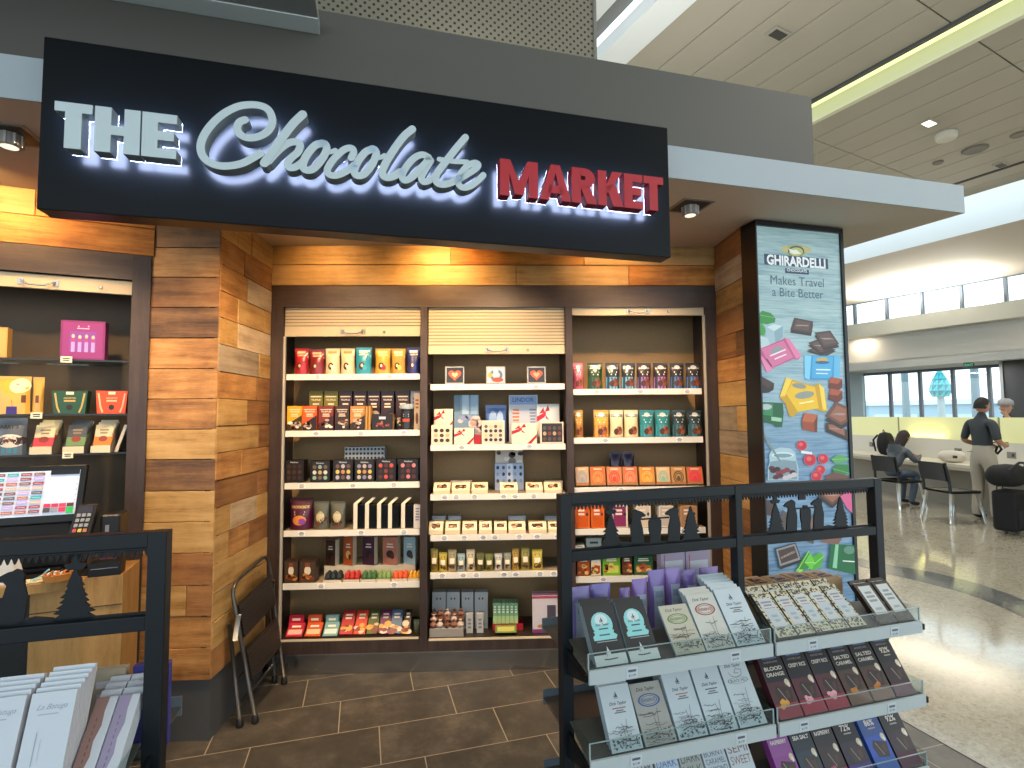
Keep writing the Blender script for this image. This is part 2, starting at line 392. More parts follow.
cladding('wall_left_header', Fr(-1.74, 2.74, 68), -1.9, 0, 2.43, SOF, 11, row=.14, minl=.8, maxl=1.8, tones=[OAKLIT, PL[6], OAKLIT])
cladding('wall_right_return', Fr(1.47, 3.38, 180), .0, .395, .30, SOF, 13, row=.15, minl=.2, maxl=.5)
cladding('wall_right', Fr(1.475, 3.02, 77.3), .035, .6, .30, SOF, 15, row=.15)
# grey kick plates under the planks
mb = MB().box(-1.76, 2.765, 0, -1.415, 3.37, .3, KICK); struct(mb.build('baseboard_left'))
mb = MB().prism_z([(1.48, 3.40), (1.48, 3.04), (2.05, 3.17), (2.05, 3.4)], 0, .3, KICK); struct(mb.build('baseboard_right'))
# store core behind everything
mb = MB().prism_z([(-4.8, 1.75), (-4.78, 1.6), (-4.9, 5), (2.35, 5.4), (2.02, 3.22), (1.55, 3.22), (1.55, 3.75), (-1.5, 3.75), (-1.5, 2.8), (-1.7, 3.1), (-3.6, 2.45)], 0, SOF, mat('#5a554c', .7)); struct(mb.build('wall_rear'))
# ---- canopy (soffit + fascia), dark bulkhead above
CF = Fr(2.626, 2.772, 77.33)
FASC = mat('#a9b4ba', .5); SOFM = mat('#c9beb1', .7)
_q = floorpt(845, 248, 2.70)-CF.o; qx, qy = _q.dot(CF.ex), _q.dot(CF.ey)
s_ = 3.2/qy
mb = MB(); mb.prism_z([(-8, 0), (0, 0), (qx*s_, 3.2), (-8, 3.2)], 2.70, 2.855, FASC)
mb.poly([(-8, .003, 2.6985), (-.003, .003, 2.6985), (qx*s_-.003, 3.2, 2.6985), (-8, 3.2, 2.6985)], SOFM)
o = struct(CF.put(mb, 'ceiling'))
BF = Fr(1.87, 2.91, 77.33)
mb = MB().box(-8, 0, 2.80, 0, .12, 3.44, mat('#57554f', .6)).box(-8, .12, 2.80, -.02, 2.4, 3.40, mat('#57554f', .6))
struct(BF.put(mb, 'wall_bulkhead'))
sx, sz = BF.px(320, 34, -.0)
mb = MB().box(-7, -1.1, sz, sx, -.002, sz+.05, mat('#8d8f8c', .6)).box(-7, -.10, sz-.006, sx, -.004, sz-.0005, mat('#dfe8ea', .5)).box(-1.9+sx, -1.1, sz-.004, -1.88+sx, -.1, sz, mat('#6f706c', .6))
struct(BF.put(mb, 'ceiling_panel'))
# perforated metal screen rising behind the bulkhead
def f_perf(N, L, b):
    v = mapped(N, L, (1, 1, 1), (0, R_(45), 0)); s = N.new('ShaderNodeSeparateXYZ'); L.new(v, s.inputs[0]); k = 26.0
    def c(o): return M_(N, L, 'POWER', M_(N, L, 'SUBTRACT', M_(N, L, 'FRACT', M_(N, L, 'MULTIPLY', o, k)), .5), 2.0)
    d = M_(N, L, 'LESS_THAN', M_(N, L, 'ADD', c(s.outputs[0]), c(s.outputs[2])), .055)
    L.new(ramp(N, L, d, [(0.0, '#7b7666'), (1.0, '#1d1b17')]), b.inputs['Base Color'])
PERF = node_mat('perforated_metal', f_perf, .5)
PF = Fr(1.87-.19*.9, 2.91+.97*.9, 77.33)
sx, sz = PF.px(594, 57)
mb = MB().box(-7, 0, 3.3, sx, .03, 6.0, PERF).box(sx, -.01, 3.3, sx+.02, .05, 6.0, mat('#77766f', .5)); struct(PF.put(mb, 'wall_screen'))

# ---- terminal: everything runs along v / w of the building grid
VR = math.atan2(vw(1, 0, 0).x*-1, vw(1, 0, 0).y)   # rotation so that local y = v, local x = w
def vput(mb, name, **k): return mb.build(name, None, (0, 0, 0), (0, 0, R_(25.6)), **k)
PLANK = mat('#a9a599', .6, noise=.05, nscale=1.5); GAP = mat('#3c3b37', .8); TWHITE = mat('#c9cfd0', .6); TBEIGE = mat('#b9b3a6', .7)
def cpx(px, py, z):
    p = floorpt(px, py, z); V = R_(-25.6)
    return p.x*math.sin(V)+p.y*math.cos(V), p.x*math.cos(V)-p.y*math.sin(V)   # v, w
sv = sorted([cpx(960, 29, 6)[0], cpx(860, 157, 6)[0]])
gap = sv[1]-sv[0]
seams = [sv[0]-gap*k for k in range(4, 0, -1)]+sv+[sv[1]+gap*k for k in range(1, 4)]
vend = 16
mb = MB()
def planks(w0, w1, n):
    st = (w1-w0)/n; vv = [-9]+[s for s in seams if s < vend]+[vend]
    for i in range(n):
        for a, b in zip(vv, vv[1:]): mb.box(w0+i*st+.008, a+.008, 6, w0+(i+1)*st-.008, b-.008, 6.03, PLANK)
    mb.box(w0, -9, 6.03, w1, vend, 6.06, GAP)
planks(4.22, 7.10, 6); planks(7.66, 12.22, 9); planks(12.3, 13.2, 2)
struct(vput(mb, 'ceiling'))
mb = MB().box(-14, -14, 6.12, 3.6, vend, 6.16, TWHITE).box(3.84, -9, 5.93, 4.20, vend, 6.1, mat('#dfe7ea', .5)).box(3.6, -9, 6.2, 3.84, vend, 6.24, mat('#6b6c69', .6))
mb.box(7.10, -9, 5.97, 7.16, vend, 6.3, mat('#4d5050', .5)).box(7.16, -9, 6.3, 7.66, vend, 6.34, TWHITE).box(7.60, -9, 5.96, 7.68, vend, 6.3, mat('#dcdfc8', .5)).box(12.22, -9, 5.99, 12.3, vend, 6.1, GAP)
struct(vput(mb, 'trim_2'))
# long cove lamp
cv = MB().box(7.20, -9, 6.16, 7.56, vend, 6.19, mat('#dce2a6', .5, emit=1.3)); o = vput(cv, 'cove_light')
tag(o, 'long pale yellow light strip recessed between the planks of the high ceiling', 'light')
# fascia past the skylight slot, soffit, clerestory wall
mb = MB().box(14.4, -9, 5.57, 14.55, 30, 7.6, mat('#d3dcdf', .6)).box(13.2, -9, 6.06, 13.26, 30, 6.3, TWHITE)
mb.add([(14.4, -9, 5.57), (14.4, 30, 5.57), (18.5, 30, 5.27), (18.5, -9, 5.27)], [(0, 1, 2, 3)], TBEIGE)
mb.box(14.5, -9, 7.3, 24, 30, 7.4, TBEIGE)
mb.box(18.5, -9, 5.27, 18.7, 30, 7.3, TBEIGE).box(18.4, -9, 4.10, 18.9, 30, 4.56, mat('#aeb0aa', .6)).box(18.9, -9, 3.2, 19.0, 30, 4.5, mat('#b3b4b0', .6))
mb.box(18.5, -9, 3.0, 18.9, 30, 3.22, mat('#a3a7a8', .6))
mb.box(18.9, -9, 3.2, 24, 30, 3.3, mat('#9da2a4', .6))
struct(vput(mb, 'wall_right'))
# clerestory: frame with mullions, panes
GL = bpy.data.materials.new('window_glass'); GL.use_nodes = True
_N, _L = GL.node_tree.nodes, GL.node_tree.links; _N.clear()
_o = _N.new('ShaderNodeOutputMaterial'); _t = _N.new('ShaderNodeBsdfTransparent'); _g = _N.new('ShaderNodeBsdfGlossy'); _m = _N.new('ShaderNodeMixShader'); _f = _N.new('ShaderNodeFresnel')
_t.inputs[0].default_value = (.93, .97, .97, 1); _g.inputs['Roughness'].default_value = .02; _f.inputs[0].default_value = 1.3
_m.inputs[0].default_value = .06; _L.new(_t.outputs[0], _m.inputs[1]); _L.new(_g.outputs[0], _m.inputs[2]); _L.new(_m.outputs[0], _o.inputs[0])
MUL = mat('#5a6470', .4)
mb = MB()
k0 = 7.30
for i in range(-14, 20): mb.box(18.5, k0+i*.99-.035, 4.56, 18.62, k0+i*.99+.035, 5.27, MUL)
mb.box(18.5, -9, 4.54, 18.62, 30, 4.58, MUL).box(18.5, -9, 5.25, 18.62, 30, 5.29, MUL)
w1 = struct(vput(mb, 'window_1')); mb = MB().box(18.55, -9, 4.58, 18.56, 30, 5.25, GL); g = mb.build('pane', w1)
mb = MB()
for i in range(-1, 14): mb.box(23, 8.43+i*1.04-.05, 0, 23.14, 8.43+i*1.04+.05, 3.2, MUL)
mb.box(23, 7.4, 0, 23.1, 30, .9, mat('#9fb3bd', .5)); mb.box(23, 7.4, 3.1, 23.1, 30, 3.2, MUL)
mb.box(22.86, 12.5, 0, 22.99, 30, 3.2, mat('#a9bcc6', .6)); w2 = struct(vput(mb, 'window_2')); MB().box(23.05, 8.4, .9, 23.06, 23, 3.12, GL).build('pane', w2)
mb = MB().box(21.5, -6, 0, 21.7, 7.55, 3.2, mat('#2e3236', .5)).box(21.45, 7.50, 1.5, 21.5, 7.58, 3.2, mat('#8c9298', .4)); struct(vput(mb, 'wall_right_dark'))
mb = MB().box(-9, 29.8, 0, 24, 30, 7.4, TWHITE); struct(vput(mb, 'wall_far'))
# cove down-lights on the lower wall band
for v_ in (5.2, 10.2, 15.2): lamp('AREA', vw(v_, 18.65, 4.02), 16, WARMW, .5, vw(v_, 18.88, 3.4), size_y=.1, name='cove_downlight')
# darker inlaid band curving through the terrazzo
TERD = TERR.copy(); TERD.name = 'dark_terrazzo'
for n_ in TERD.node_tree.nodes:
    if n_.type == 'VALTORGB':
        for e_, c_ in zip(n_.color_ramp.elements, ('#4f5254', '#686a69', '#7c7d7a', '#949590')): e_.color = lin(c_)
def curve_px(pts):
    P = [floorpt(*p) for p in pts]; out = []
    Q = [P[0]*2-P[1]]+P+[P[-1]*2-P[-2]]
    for i in range(1, len(Q)-2):
        for k in range(6):
            t = k/6; a, b, c, d = Q[i-1:i+3]; out.append(.5*((2*b)+(c-a)*t+(2*a-5*b+4*c-d)*t*t+(3*b-a-3*c+d)*t**3))
    return out+[P[-1]]
up_ = curve_px([(830, 552), (880, 563), (930, 572), (975, 583), (1024, 600), (1090, 630)]); lo_ = curve_px([(830, 558), (880, 572), (930, 584), (975, 597), (1024, 618), (1090, 655)])
mb = MB()
for i in range(len(up_)-1): mb.add([(p.x, p.y, .0012) for p in (up_[i], lo_[i], lo_[i+1], up_[i+1])], [(0, 1, 2, 3)], TERD)
struct(mb.build('trim_3'))
# ================================================================ rear display cabinets
RC = Fr(0, 3.38, 90)       # local x = world x, local y = depth behind the cabinet face
def shutter(parent, x0, x1, z0, z1, y, rz=0, loc=None, hx=None, kx=None):
    mb = MB(); n = max(0, int((z1-z0-.05)/.021)); z = z1
    sl = mat('#c2b498', .5)
    for i in range(n):
        mb.box(x0, y+.004, z-.0165, x1, y+.016, z, sl); z -= .021
    mb.box(x0, y+.010, z0, x1, y+.018, z1, mat('#4f4638', .7)); mb.box(x0, y, z0, x1, y+.02, z-.001 if n else z1, sl)
    s = mb.build('roller_shutter', parent, bevel=.0015, seg=1)
    hx = (x0+x1)/2 if hx is None else hx; zc = z0+.022
    m = mat('#b9b6ae', .25, .9)
    pts = [(hx-.065, y-.001, zc+.012), (hx-.058, y-.022, zc+.004), (hx-.03, y-.026, zc-.008), (hx+.03, y-.026, zc-.008), (hx+.058, y-.022, zc+.004), (hx+.065, y-.001, zc+.012)]
    h = MB().tube(pts, .0045, m).box(hx-.078, y-.004, zc-.006, hx-.055, y, zc+.022, m).box(hx+.055, y-.004, zc-.006, hx+.078, y, zc+.022, m).build('handle', s)
    kx = hx+.20 if kx is None else kx
    MB().lathe([(.009, 0), (.009, .004), (.006, .012)], m, n=12).build('lock', s, (kx, y, zc+.004), (R_(90), 0, 0))
    return s
SH = {1: [1.871, 1.511, 1.182, .886, .561], 2: [1.802, 1.414, 1.10, .845, .611], 3: [1.765, 1.45, 1.132, .868, .742, .569]}
BOT = {1: .229, 2: .215, 3: .205}
BX = {1: (-1.408, -.440), 2: (-.440, .496), 3: (.496, 1.468)}
SHUT = {1: (2.113, 2.306), 2: (1.995, 2.306), 3: (2.247, 2.315)}
names = {1: ('left', 'blue and red pouches at the top'), 2: ('middle', 'shutter pulled lowest'), 3: ('right', 'row of dark pouches up top')}
CABS = {}
for b in (1, 2, 3):
    X0, X1 = BX[b]
    t = empty('display_cabinet', {1: 'dark walnut display cabinet in the rear wall, left of three, beside the folded step ladder', 2: 'dark walnut display cabinet in the rear wall, middle of three, shutter lowered furthest', 3: 'dark walnut display cabinet in the rear wall, right of three, nearest the lit poster'}[b], 'cabinet', (0, 3.38, 0), group='rear display cabinets')
    lw = .075 if b == 1 else .022; rw = .07 if b == 3 else .022
    mb = MB().box(X0, 0, 0.14, X0+lw, .05, 2.30, DARKWOOD).box(X1-rw, 0, .14, X1, .05, 2.30, DARKWOOD)
    mb.box(X0, .05, .14, X0+.02, .36, 2.36, DARKWOOD).box(X1-.02, .05, .14, X1, .36, 2.36, DARKWOOD).box(X0, .004, 2.30, X1, .05, 2.438, DARKWOODH)
    mb.box(X0, .05, 2.40, X1, .36, 2.43, DARKWOOD)
    mb.box(X0, .01, .135, X1, .36, BOT[b]-.018, DARKWOOD)
    mb.build('frame', t)
    MB().box(X0, .35, .14, X1, .365, 2.43, BACKLAM).build('back_panel', t)
    MB().box(X0, .035, .0, X1, .05, .135, STEEL).box(X0, .030, .118, X1, .05, .128, mat('#b5b3ad', .2, .9)).build('kick_plate', t)
    ix0, ix1 = X0+lw, X1-rw
    shutter(t, ix0+.004, ix1-.002, *SHUT[b], .02)
    if b == 1: MB().box(ix0, .012, .2, ix0+.012, .03, SHUT[b][0], mat('#b8b2a4', .4)).build('shutter_track', t)
    if b == 3: MB().box(ix1-.012, .012, .2, ix1, .03, SHUT[b][0], mat('#b8b2a4', .4)).build('shutter_track', t)
    for j, z in enumerate(SH[b]):
        a0, a1 = ix0+.018, ix1-.006
        if b == 3: a0, a1 = ix0+.002, ix1-.03
        s = MB().box(a0, .03, z-.02, a1, .345, z-.001, mat('#8c8271', .5)).box(a0, .022, z-.038, a1, .03, z, LIPW).build('shelf', t)
        rg = random.Random(b*10+j)
        n = 7 if (b == 2 and j >= 2) else rg.choice((2, 3))
        for k in range(n):
            cx = a0+(a1-a0)*(k+.5+rg.uniform(-.25, .25))/n
            lb = MB().box(cx-.022, .0195, z-.033, cx+.022, .0215, z-.004, mat('#fbfaf6', .5))
            art(lb, lambda u, v, o_: (cx-.022+.044*u, .0195-o_, z-.033+.029*v), [('l', .1, .1, .9, .9, 3, mat('#7a7a80'))], .044, .029)
            lb.build('price_label', s)
    MB().box(ix0, .02, BOT[b]-.018, ix1, .345, BOT[b]-.004, mat('#2c2622', .3)).box(ix0+.01, .012, BOT[b]-.020, ix1-.01, .022, BOT[b]-.006, mat('#d9cdb0', .4)).build('bottom_shelf', t)
    CABS[b] = t
# ================================================================ left cabinet behind the till
LC = Fr(-1.74, 2.74, 68)
lt = empty('display_cabinet', 'dark walnut display cabinet with glass shelves on the left, behind the till screen', 'cabinet', (LC.o.x, LC.o.y, 0), (0, 0, LC.rz))
pw = -LC.px(128, 400)[0]; Lx = -1.75
MB().box(-pw, 0, 0, -.012, .05, 2.43, DARKWOOD).box(Lx, 0, 2.30, -pw, .05, 2.43, DARKWOODH).box(-pw, .05, 0, -pw+.02, .32, 2.43, DARKWOOD).build('frame', lt)
MB().box(Lx, .30, 0, -.05, .315, 2.43, mat('#5b4a36', .6, noise=.2, nscale=6)).build('back_panel', lt)
shutter(lt, Lx, -pw, 2.225, 2.295, .02, hx=LC.px(37, 277)[0], kx=LC.px(100, 284)[0])
LSZ = [LC.px(60, 359, .03)[1], LC.px(60, 414, .03)[1], LC.px(60, 454, .03)[1]]
GSH = bpy.data.materials.new('shelf_glass'); GSH.use_nodes = True
_N, _L = GSH.node_tree.nodes, GSH.node_tree.links; _N.clear()
_o = _N.new('ShaderNodeOutputMaterial'); _t = _N.new('ShaderNodeBsdfTransparent'); _g = _N.new('ShaderNodeBsdfGlossy'); _m = _N.new('ShaderNodeMixShader'); _f = _N.new('ShaderNodeFresnel')
_t.inputs[0].default_value = (.82, .86, .84, 1); _g.inputs['Roughness'].default_value = .03; _f.inputs[0].default_value = 1.45
_m.inputs[0].default_value = .08; _L.new(_t.outputs[0], _m.inputs[1]); _L.new(_g.outputs[0], _m.inputs[2]); _L.new(_m.outputs[0], _o.inputs[0])
for z in LSZ:
    MB().box(Lx, .03, z-.008, -pw, .298, z, GSH).box(Lx, .026, z-.008, -pw, .030, z, mat('#1b1a16', .2)).build('glass_shelf', lt)

# ================================================================ the shop sign
SG = Fr(2.626+.1*math.cos(R_(77.33)), 2.772-.1*math.sin(R_(77.33)), 77.33)
sx0, sz0 = SG.px(36, 208); sx1, sz1 = SG.px(671, 258); stz = (SG.px(40, 33)[1]+SG.px(670, 130)[1])/2; sbz = (sz0+sz1)/2
sg = empty('shop_sign', 'long black sign board with backlit raised letters above the shop front', 'sign', SG.w((sx0+sx1)/2, 0, sbz), (0, 0, SG.rz))
cxs = (sx0+sx1)/2
MB().box(sx0-cxs, 0, 0, sx1-cxs, .085, stz-sbz, mat('#05090d', .33, spec=.18)).build('panel', sg, bevel=.003)
LD, LG = -.085, -.035      # letter face, letter back (stand-off from the board)
def sp(px, py): x, z = SG.px(px, py, LD); return (x-cxs, z-sbz)
LW = mat('#c4d4d8', .4); LR = mat('#b3232e', .4); LRS = mat('#8f1c26', .45); HALO = mat('#c4d4ff', .5, emit=75); LS = mat('#8b9596', .45)
def smooth_pts(pts, n=7):
    out = []; P = [Vector(p) for p in pts]
    P = [2*P[0]-P[1]]+P+[2*P[-1]-P[-2]]
    for i in range(1, len(P)-2):
        for k in range(n):
            t = k/n; a, b, c, d = P[i-1:i+3]
            out.append(.5*((2*b)+(c-a)*t+(2*a-5*b+4*c-d)*t*t+(3*b-a-3*c+d)*t**3))
    return out+[P[-2]]
SC = 6.4
strokes = {
 'C': [(190, 90, 44, [(352,190),(318,205),(302,245),(322,285),(370,305),(430,300),(490,270),(522,225),(525,175),(500,125),(450,100),(380,94),(300,108),(210,155),(130,230),(80,310),(68,380),(95,440),(160,478),(240,486),(330,470),(400,435),(452,405)])],
 'h': [(190, 90, 50, [(722,155),(660,215),(590,305),(530,390),(475,468)]), (190, 90, 44, [(500,455),(560,390),(625,340),(680,330),(704,350),(690,395),(645,435),(625,470),(640,495),(680,488),(725,455)])],
 'o': [(190, 90, 46, [(850,340),(800,355),(745,420),(722,480),(740,510),(785,505),(835,455),(872,390),(868,350),(845,340)]), (190, 90, 28, [(870,395),(900,395),(930,383)])],
 'c': [(330, 100, 42, [(135,370),(152,335),(138,308),(95,315),(40,360),(0,410),(-18,455),(5,480),(50,480),(110,452),(155,415)])],
 'o2': [(330, 100, 46, [(275,312),(225,335),(175,400),(155,455),(175,483),(220,472),(268,415),(295,350),(288,320),(270,312)]), (330, 100, 28, [(295,365),(320,368),(350,352)])],
 'l': [(330, 100, 48, [(528,185),(470,235),(400,330),(350,415),(335,465),(355,493),(400,490),(450,460)])],
 'a': [(330, 100, 44, [(630,365),(590,350),(540,370),(490,425),(462,480),(475,512),(515,500),(570,450),(630,380)]), (330, 100, 44, [(645,385),(605,450),(585,495),(600,522),(640,510),(675,480)])],
 't': [(330, 100, 46, [(868,238),(810,305),(740,395),(685,470),(680,520),(715,540),(770,530),(830,500)]), (330, 100, 34, [(700,378),(780,390),(880,396)])],
 'e': [(330, 100, 42, [(820,510),(870,480),(925,445),(950,415),(925,402),(875,425),(832,480),(820,530),(850,560),(900,550),(950,512),(982,480)])]}
for nm, ss in strokes.items():
    mb = MB()
    for si, (ox, oy, w, pts) in enumerate(ss):
        P = [sp(ox+x/SC, oy+y/SC) for x, y in pts]; P = smooth_pts([Vector(p) for p in P])
        mb.strip(P, w/SC*.0037, LD+.0015*si, LG-.001*si, LW, LS, back=HALO)
    # stand-off pins
    q = P[len(P)//3]; mb.tube([(q.x, LG, q.y), (q.x, 0, q.y)], .004, mat('#d8d8d8', .3, .8), n=6)
    l = mb.build('letter', sg); l['label'] = 'backlit pale script letter %s' % nm[0]
def block(ch, x0, x1, zt, zb, m, side, th, ty):
    W = x1-x0; Z = zb; H = zt-zb; mb = MB()
    def P(pts): mb.prism([(x0+u*W, Z+v*H) for u, v in pts], LD, LG, m, side); mb.add([(x0+u*W, LG+.0005, Z+v*H) for u, v in pts], [tuple(range(len(pts)))], HALO)
    t = th/W; y = ty/H
    if ch == 'T': P([(0,1-y),(0,1),(1,1),(1,1-y),(.5+t/2,1-y),(.5+t/2,0),(.5-t/2,0),(.5-t/2,1-y)])
    if ch == 'H': P([(0,0),(0,1),(t,1),(t,.5+y/2),(1-t,.5+y/2),(1-t,1),(1,1),(1,0),(1-t,0),(1-t,.5-y/2),(t,.5-y/2),(t,0)])
    if ch == 'E': P([(0,0),(0,1),(1,1),(1,1-y),(t,1-y),(t,.5+y/2),(.92,.5+y/2),(.92,.5-y/2),(t,.5-y/2),(t,y),(1,y),(1,0)])
    if ch == 'M': P([(0,0),(0,1),(t*1.1,1),(.5,.42),(1-t*1.1,1),(1,1),(1,0),(1-t,0),(1-t,.62),(.5+t*.45,0.06),(.5-t*.45,.06),(t,.62),(t,0)])
    if ch == 'A':
        P([(0,0),(.5-t*.5,1),(.5+t*.05,1),(.5-t*.0,.78),(t,0)]); P([(1,0),(.5+t*.5,1),(.5-t*.05,1),(.5,.78),(1-t,0)]); P([(.24,.2),(.29,.2+y),(.71,.2+y),(.76,.2)])
    if ch == 'R':
        P([(0,0),(0,1),(t,1),(t,0)]); c = .72; ro = .28; n = 9
        out = [(.55+.4*math.cos(a), c+ro*math.sin(a)) for a in [math.pi/2-math.pi*i/n for i in range(n+1)]]
        inn = [(.52+(.4-t)*math.cos(a), c+(ro-y)*math.sin(a)) for a in [-math.pi/2+math.pi*i/n for i in range(n+1)]]
        P([(t*.9,1)]+out+[(t*.9,c-ro),(t*.9,c-ro+y)]+inn+[(t*.9,1-y)]); P([(.36,.45),(.36+t,.5),(1.04,0),(1.04-t*1.15,0)])
    if ch == 'K':
        P([(0,0),(0,1),(t,1),(t,0)]); P([(t*.9,.32),(t*.9,.56),(1-t*1.15,1),(1.02,1),(.30+t*.4,.42)]); P([(.34,.56),(.40+t*.9,.66),(1.05,0),(1.05-t*1.2,0)])
    mb.tube([((x0+x1)/2, LG, (zt+zb)/2), ((x0+x1)/2, 0, (zt+zb)/2)], .004, mat('#d8d8d8', .3, .8), n=6)
    l = mb.build('letter', sg); l['label'] = 'backlit %s block letter %s' % ('white' if m is LW else 'red', ch)
zt = (sp(53.7, 100.6)[1]+sp(174, 115)[1])/2; zb = (sp(66, 148.5)[1]+sp(160, 157)[1])/2
for ch, a, b in (('T', 53.7, 92), ('H', 94.5, 140.3), ('E', 142, 177)):
    block(ch, sp(a, 125)[0], sp(b, 125)[0], zt, zb, LW, LS, .046, .031)
zt = (sp(500, 158)[1]+sp(655, 177)[1])/2; zb = (sp(503, 195)[1]+sp(650, 210)[1])/2
for ch, a, b in (('M', 500, 538), ('A', 540, 571), ('R', 572, 596), ('K', 598, 622), ('E', 624, 642.5), ('T', 643.5, 663)):
    block(ch, sp(a, 180)[0], sp(b, 180)[0], zt, zb, LR, LRS, .038, .032)
# ================================================================ soffit fixtures
def fixture(px, py, lab):
    p = floorpt(px, py, 2.6985)
    t = empty('spotlight', lab, 'light', (p.x, p.y, 2.6985), (0, 0, CF.rz))
    MB().box(-.09, -.09, -.004, .09, .09, .0, mat('#8a8075', .6)).box(-.075, -.075, -.0045, .075, .075, -.004, mat('#2d2a28', .6)).build('trim_plate', t)
    mb = MB()
    for i in range(9):
        a = math.pi*2*i/9; mb.box(-.004+.04*math.cos(a), -.004+.04*math.sin(a), -.05, .004+.04*math.cos(a), .004+.04*math.sin(a), -.006, mat('#b9b7b2', .4))
    mb.lathe([(.034, -.052), (.040, -.048), (.040, -.005), (.03, -.004)], mat('#9a9894', .4), n=18); mb.build('lamp_head', t)
    MB().lathe([(.028, -.0525), (.028, -.052)], mat('#fff2d8', .5, emit=1.2), n=16).build('lens', t)
fixture(10, 134, 'small finned spotlight in the soffit at the far left, above the sign edge')
fixture(690, 206, 'small finned spotlight in the soffit right of the black sign')
# high ceiling fixtures
def disc(px, py, r, lab, m, nm, z=5.998, h=.03):
    p = floorpt(px, py, z); o = MB().lathe([(r, 0), (r, -h*.6), (r*.85, -h), (r*.3, -h*.8)], m, n=24).build(nm, None, (p.x, p.y, z)); tag(o, lab, 'ceiling fixture')
disc(946, 134, .15, 'round white speaker hanging proud of the high plank ceiling', mat('#c9c7bd', .5), 'ceiling_speaker', h=.09)
disc(975, 149, .18, 'round grey flush grille in the high plank ceiling', mat('#6f6d66', .6), 'ceiling_grille')
disc(1019, 134, .11, 'small round sensor plate at the right edge of the high ceiling', mat('#77756d', .6), 'ceiling_sensor')
disc(938, 162, .08, 'smallest round plate low in the high plank ceiling', mat('#716f68', .6), 'ceiling_plate')
for px, py, m_, lab, nm in ((929, 123, mat('#fff6dc', .4, emit=3), 'lit square downlight in the high plank ceiling', 'downlight'), (778, 34, mat('#3a3a38', .5), 'dark square air vent in the ceiling planks above the bulkhead', 'air_vent'), (1001, 165, mat('#34342f', .5), 'dark square air vent near the far ceiling edge', 'air_vent')):
    p = floorpt(px, py, 5.99); mb = MB().box(-.13, -.08, -.012, .13, .08, .008, mat('#a3a196', .5)); o = mb.box(-.10, -.055, -.016, .10, .055, -.012, m_).build(nm, None, (p.x, p.y, 5.99), (0, 0, R_(25.6))); tag(o, lab, 'ceiling fixture')
# ================================================================ goods on the rear cabinets
ORD = ['first', 'second', 'third', 'fourth', 'fifth', 'sixth', 'seventh', 'eighth', 'ninth', 'tenth', 'eleventh', 'twelfth', 'thirteenth', 'fourteenth']
def place(fr, mb, name, cat, label, group, x, z, y, tilt=0, yaw=0, bevel=0, smooth=False):
    o = mb.build(name, None, fr.w(x, y, z), (-R_(tilt), 0, fr.rz+R_(yaw)), bevel=bevel, smooth=smooth)
    return tag(o, label, cat, group)
def span(fr, x0, x1, ptop, z, y):      # photo columns x0..x1 and top row -> centre, width, height at depth y
    a = fr.px(x0, (ptop+10), y); b = fr.px(x1, (ptop+10), y); t = fr.px((x0+x1)/2, ptop, y)
    return (a[0]+b[0])/2, abs(b[0]-a[0])*.97, t[1]-z
INK = mat('#2b2b2f', .6); SILV = mat('#c7ccd0', .3, .3); GOLDM = mat('#c99a3a', .35, .3)
CH = [mat('#4a2616', .4), mat('#6b3a1e', .4), mat('#2f1a12', .4)]
def truffle_art(sw, ball):   # diagonal ribbon, logo, pictured truffles
    return [('p', [(0, .25), (.3, .34), (.7, .62), (1, .72), (1, .62), (.7, .5), (.3, .24), (0, .15)], mat(sw, .35)), ('r', .2, .8, .8, .9, mat(sw, .4)), ('t', 'LINDOR', .55, .73, .6, None, mat('#f2e6c8', .4)), ('e', .45, .3, .2, .14, CH[0]), ('e', .62, .24, .14, .1, mat(ball, .3)), ('e', .45, .32, .08, .06, mat('#e7d3ae', .4))]
def bag_art(top, low, pic):  # dark headed pouch with banner logo
    return [('r', .02, .0, .98, .45, mat(low, .35)), ('r', .08, .74, .92, .84, mat(top, .35)), ('e', .5, .83, .2, .08, mat('#b9bdc4', .35)), ('t', 'GHIRARDELLI', .5, .79, .74, None, WHITE, .01), ('l', .2, .5, .8, .68, 2, mat('#ece6da')), ('e', .62, .24, .26, .16, mat(pic, .4)), ('e', .4, .2, .18, .12, CH[0]), ('e', .7, .3, .12, .08, CH[1])]
def diag_art(c, dark):
    return [('p', [(0, 0), (0, .25), (1, .62), (1, 0)], mat(dark, .4)), ('r', .1, .84, .9, .87, mat('#f1dfc0')), ('t', 'TRUFFLES', .5, .77, .7, None, mat('#f3e4c8')), ('l', .2, .55, .8, .7, 2, mat('#e8d8b8')), ('s', .2, .1, .85, .42, 9, .09, [mat('#e8e2d6', .4), mat('#b9a58c', .4), CH[1]])]
def lines_art(c): return [('l', .15, .55, .85, .85, 3, mat(c)), ('e', .5, .3, .25, .16, CH[1])]
def dots_art(bgc, cols, nx=3, ny=3):
    it = [('r', .06, .06, .94, .94, mat(bgc, .35))]
    for i in range(nx):
        for j in range(ny): it.append(('e', (i+.5)/nx*.84+.08, (j+.5)/ny*.76+.08, .3/nx, .3/ny*.95, mat(cols[(i*2+j*3) % len(cols)], .4)))
    return [it[0]]+[(a[0],)+a[1:] for a in it[1:]]
def heart_art(c1, c2):
    pts = [(.5+.36*(16*math.sin(t)**3)/17, .52+.34*(13*math.cos(t)-5*math.cos(2*t)-2*math.cos(3*t)-math.cos(4*t))/16) for t in [2*math.pi*i/24 for i in range(24)]]
    return [('r', .06, .06, .94, .94, mat('#2e3038', .3)), ('p', pts, mat(c1, .4)), ('p', [(.5+(x-.5)*.5, .52+(y-.52)*.5) for x, y in pts], mat(c2, .4))]
BAYN = {1: 'left', 2: 'middle', 3: 'right'}
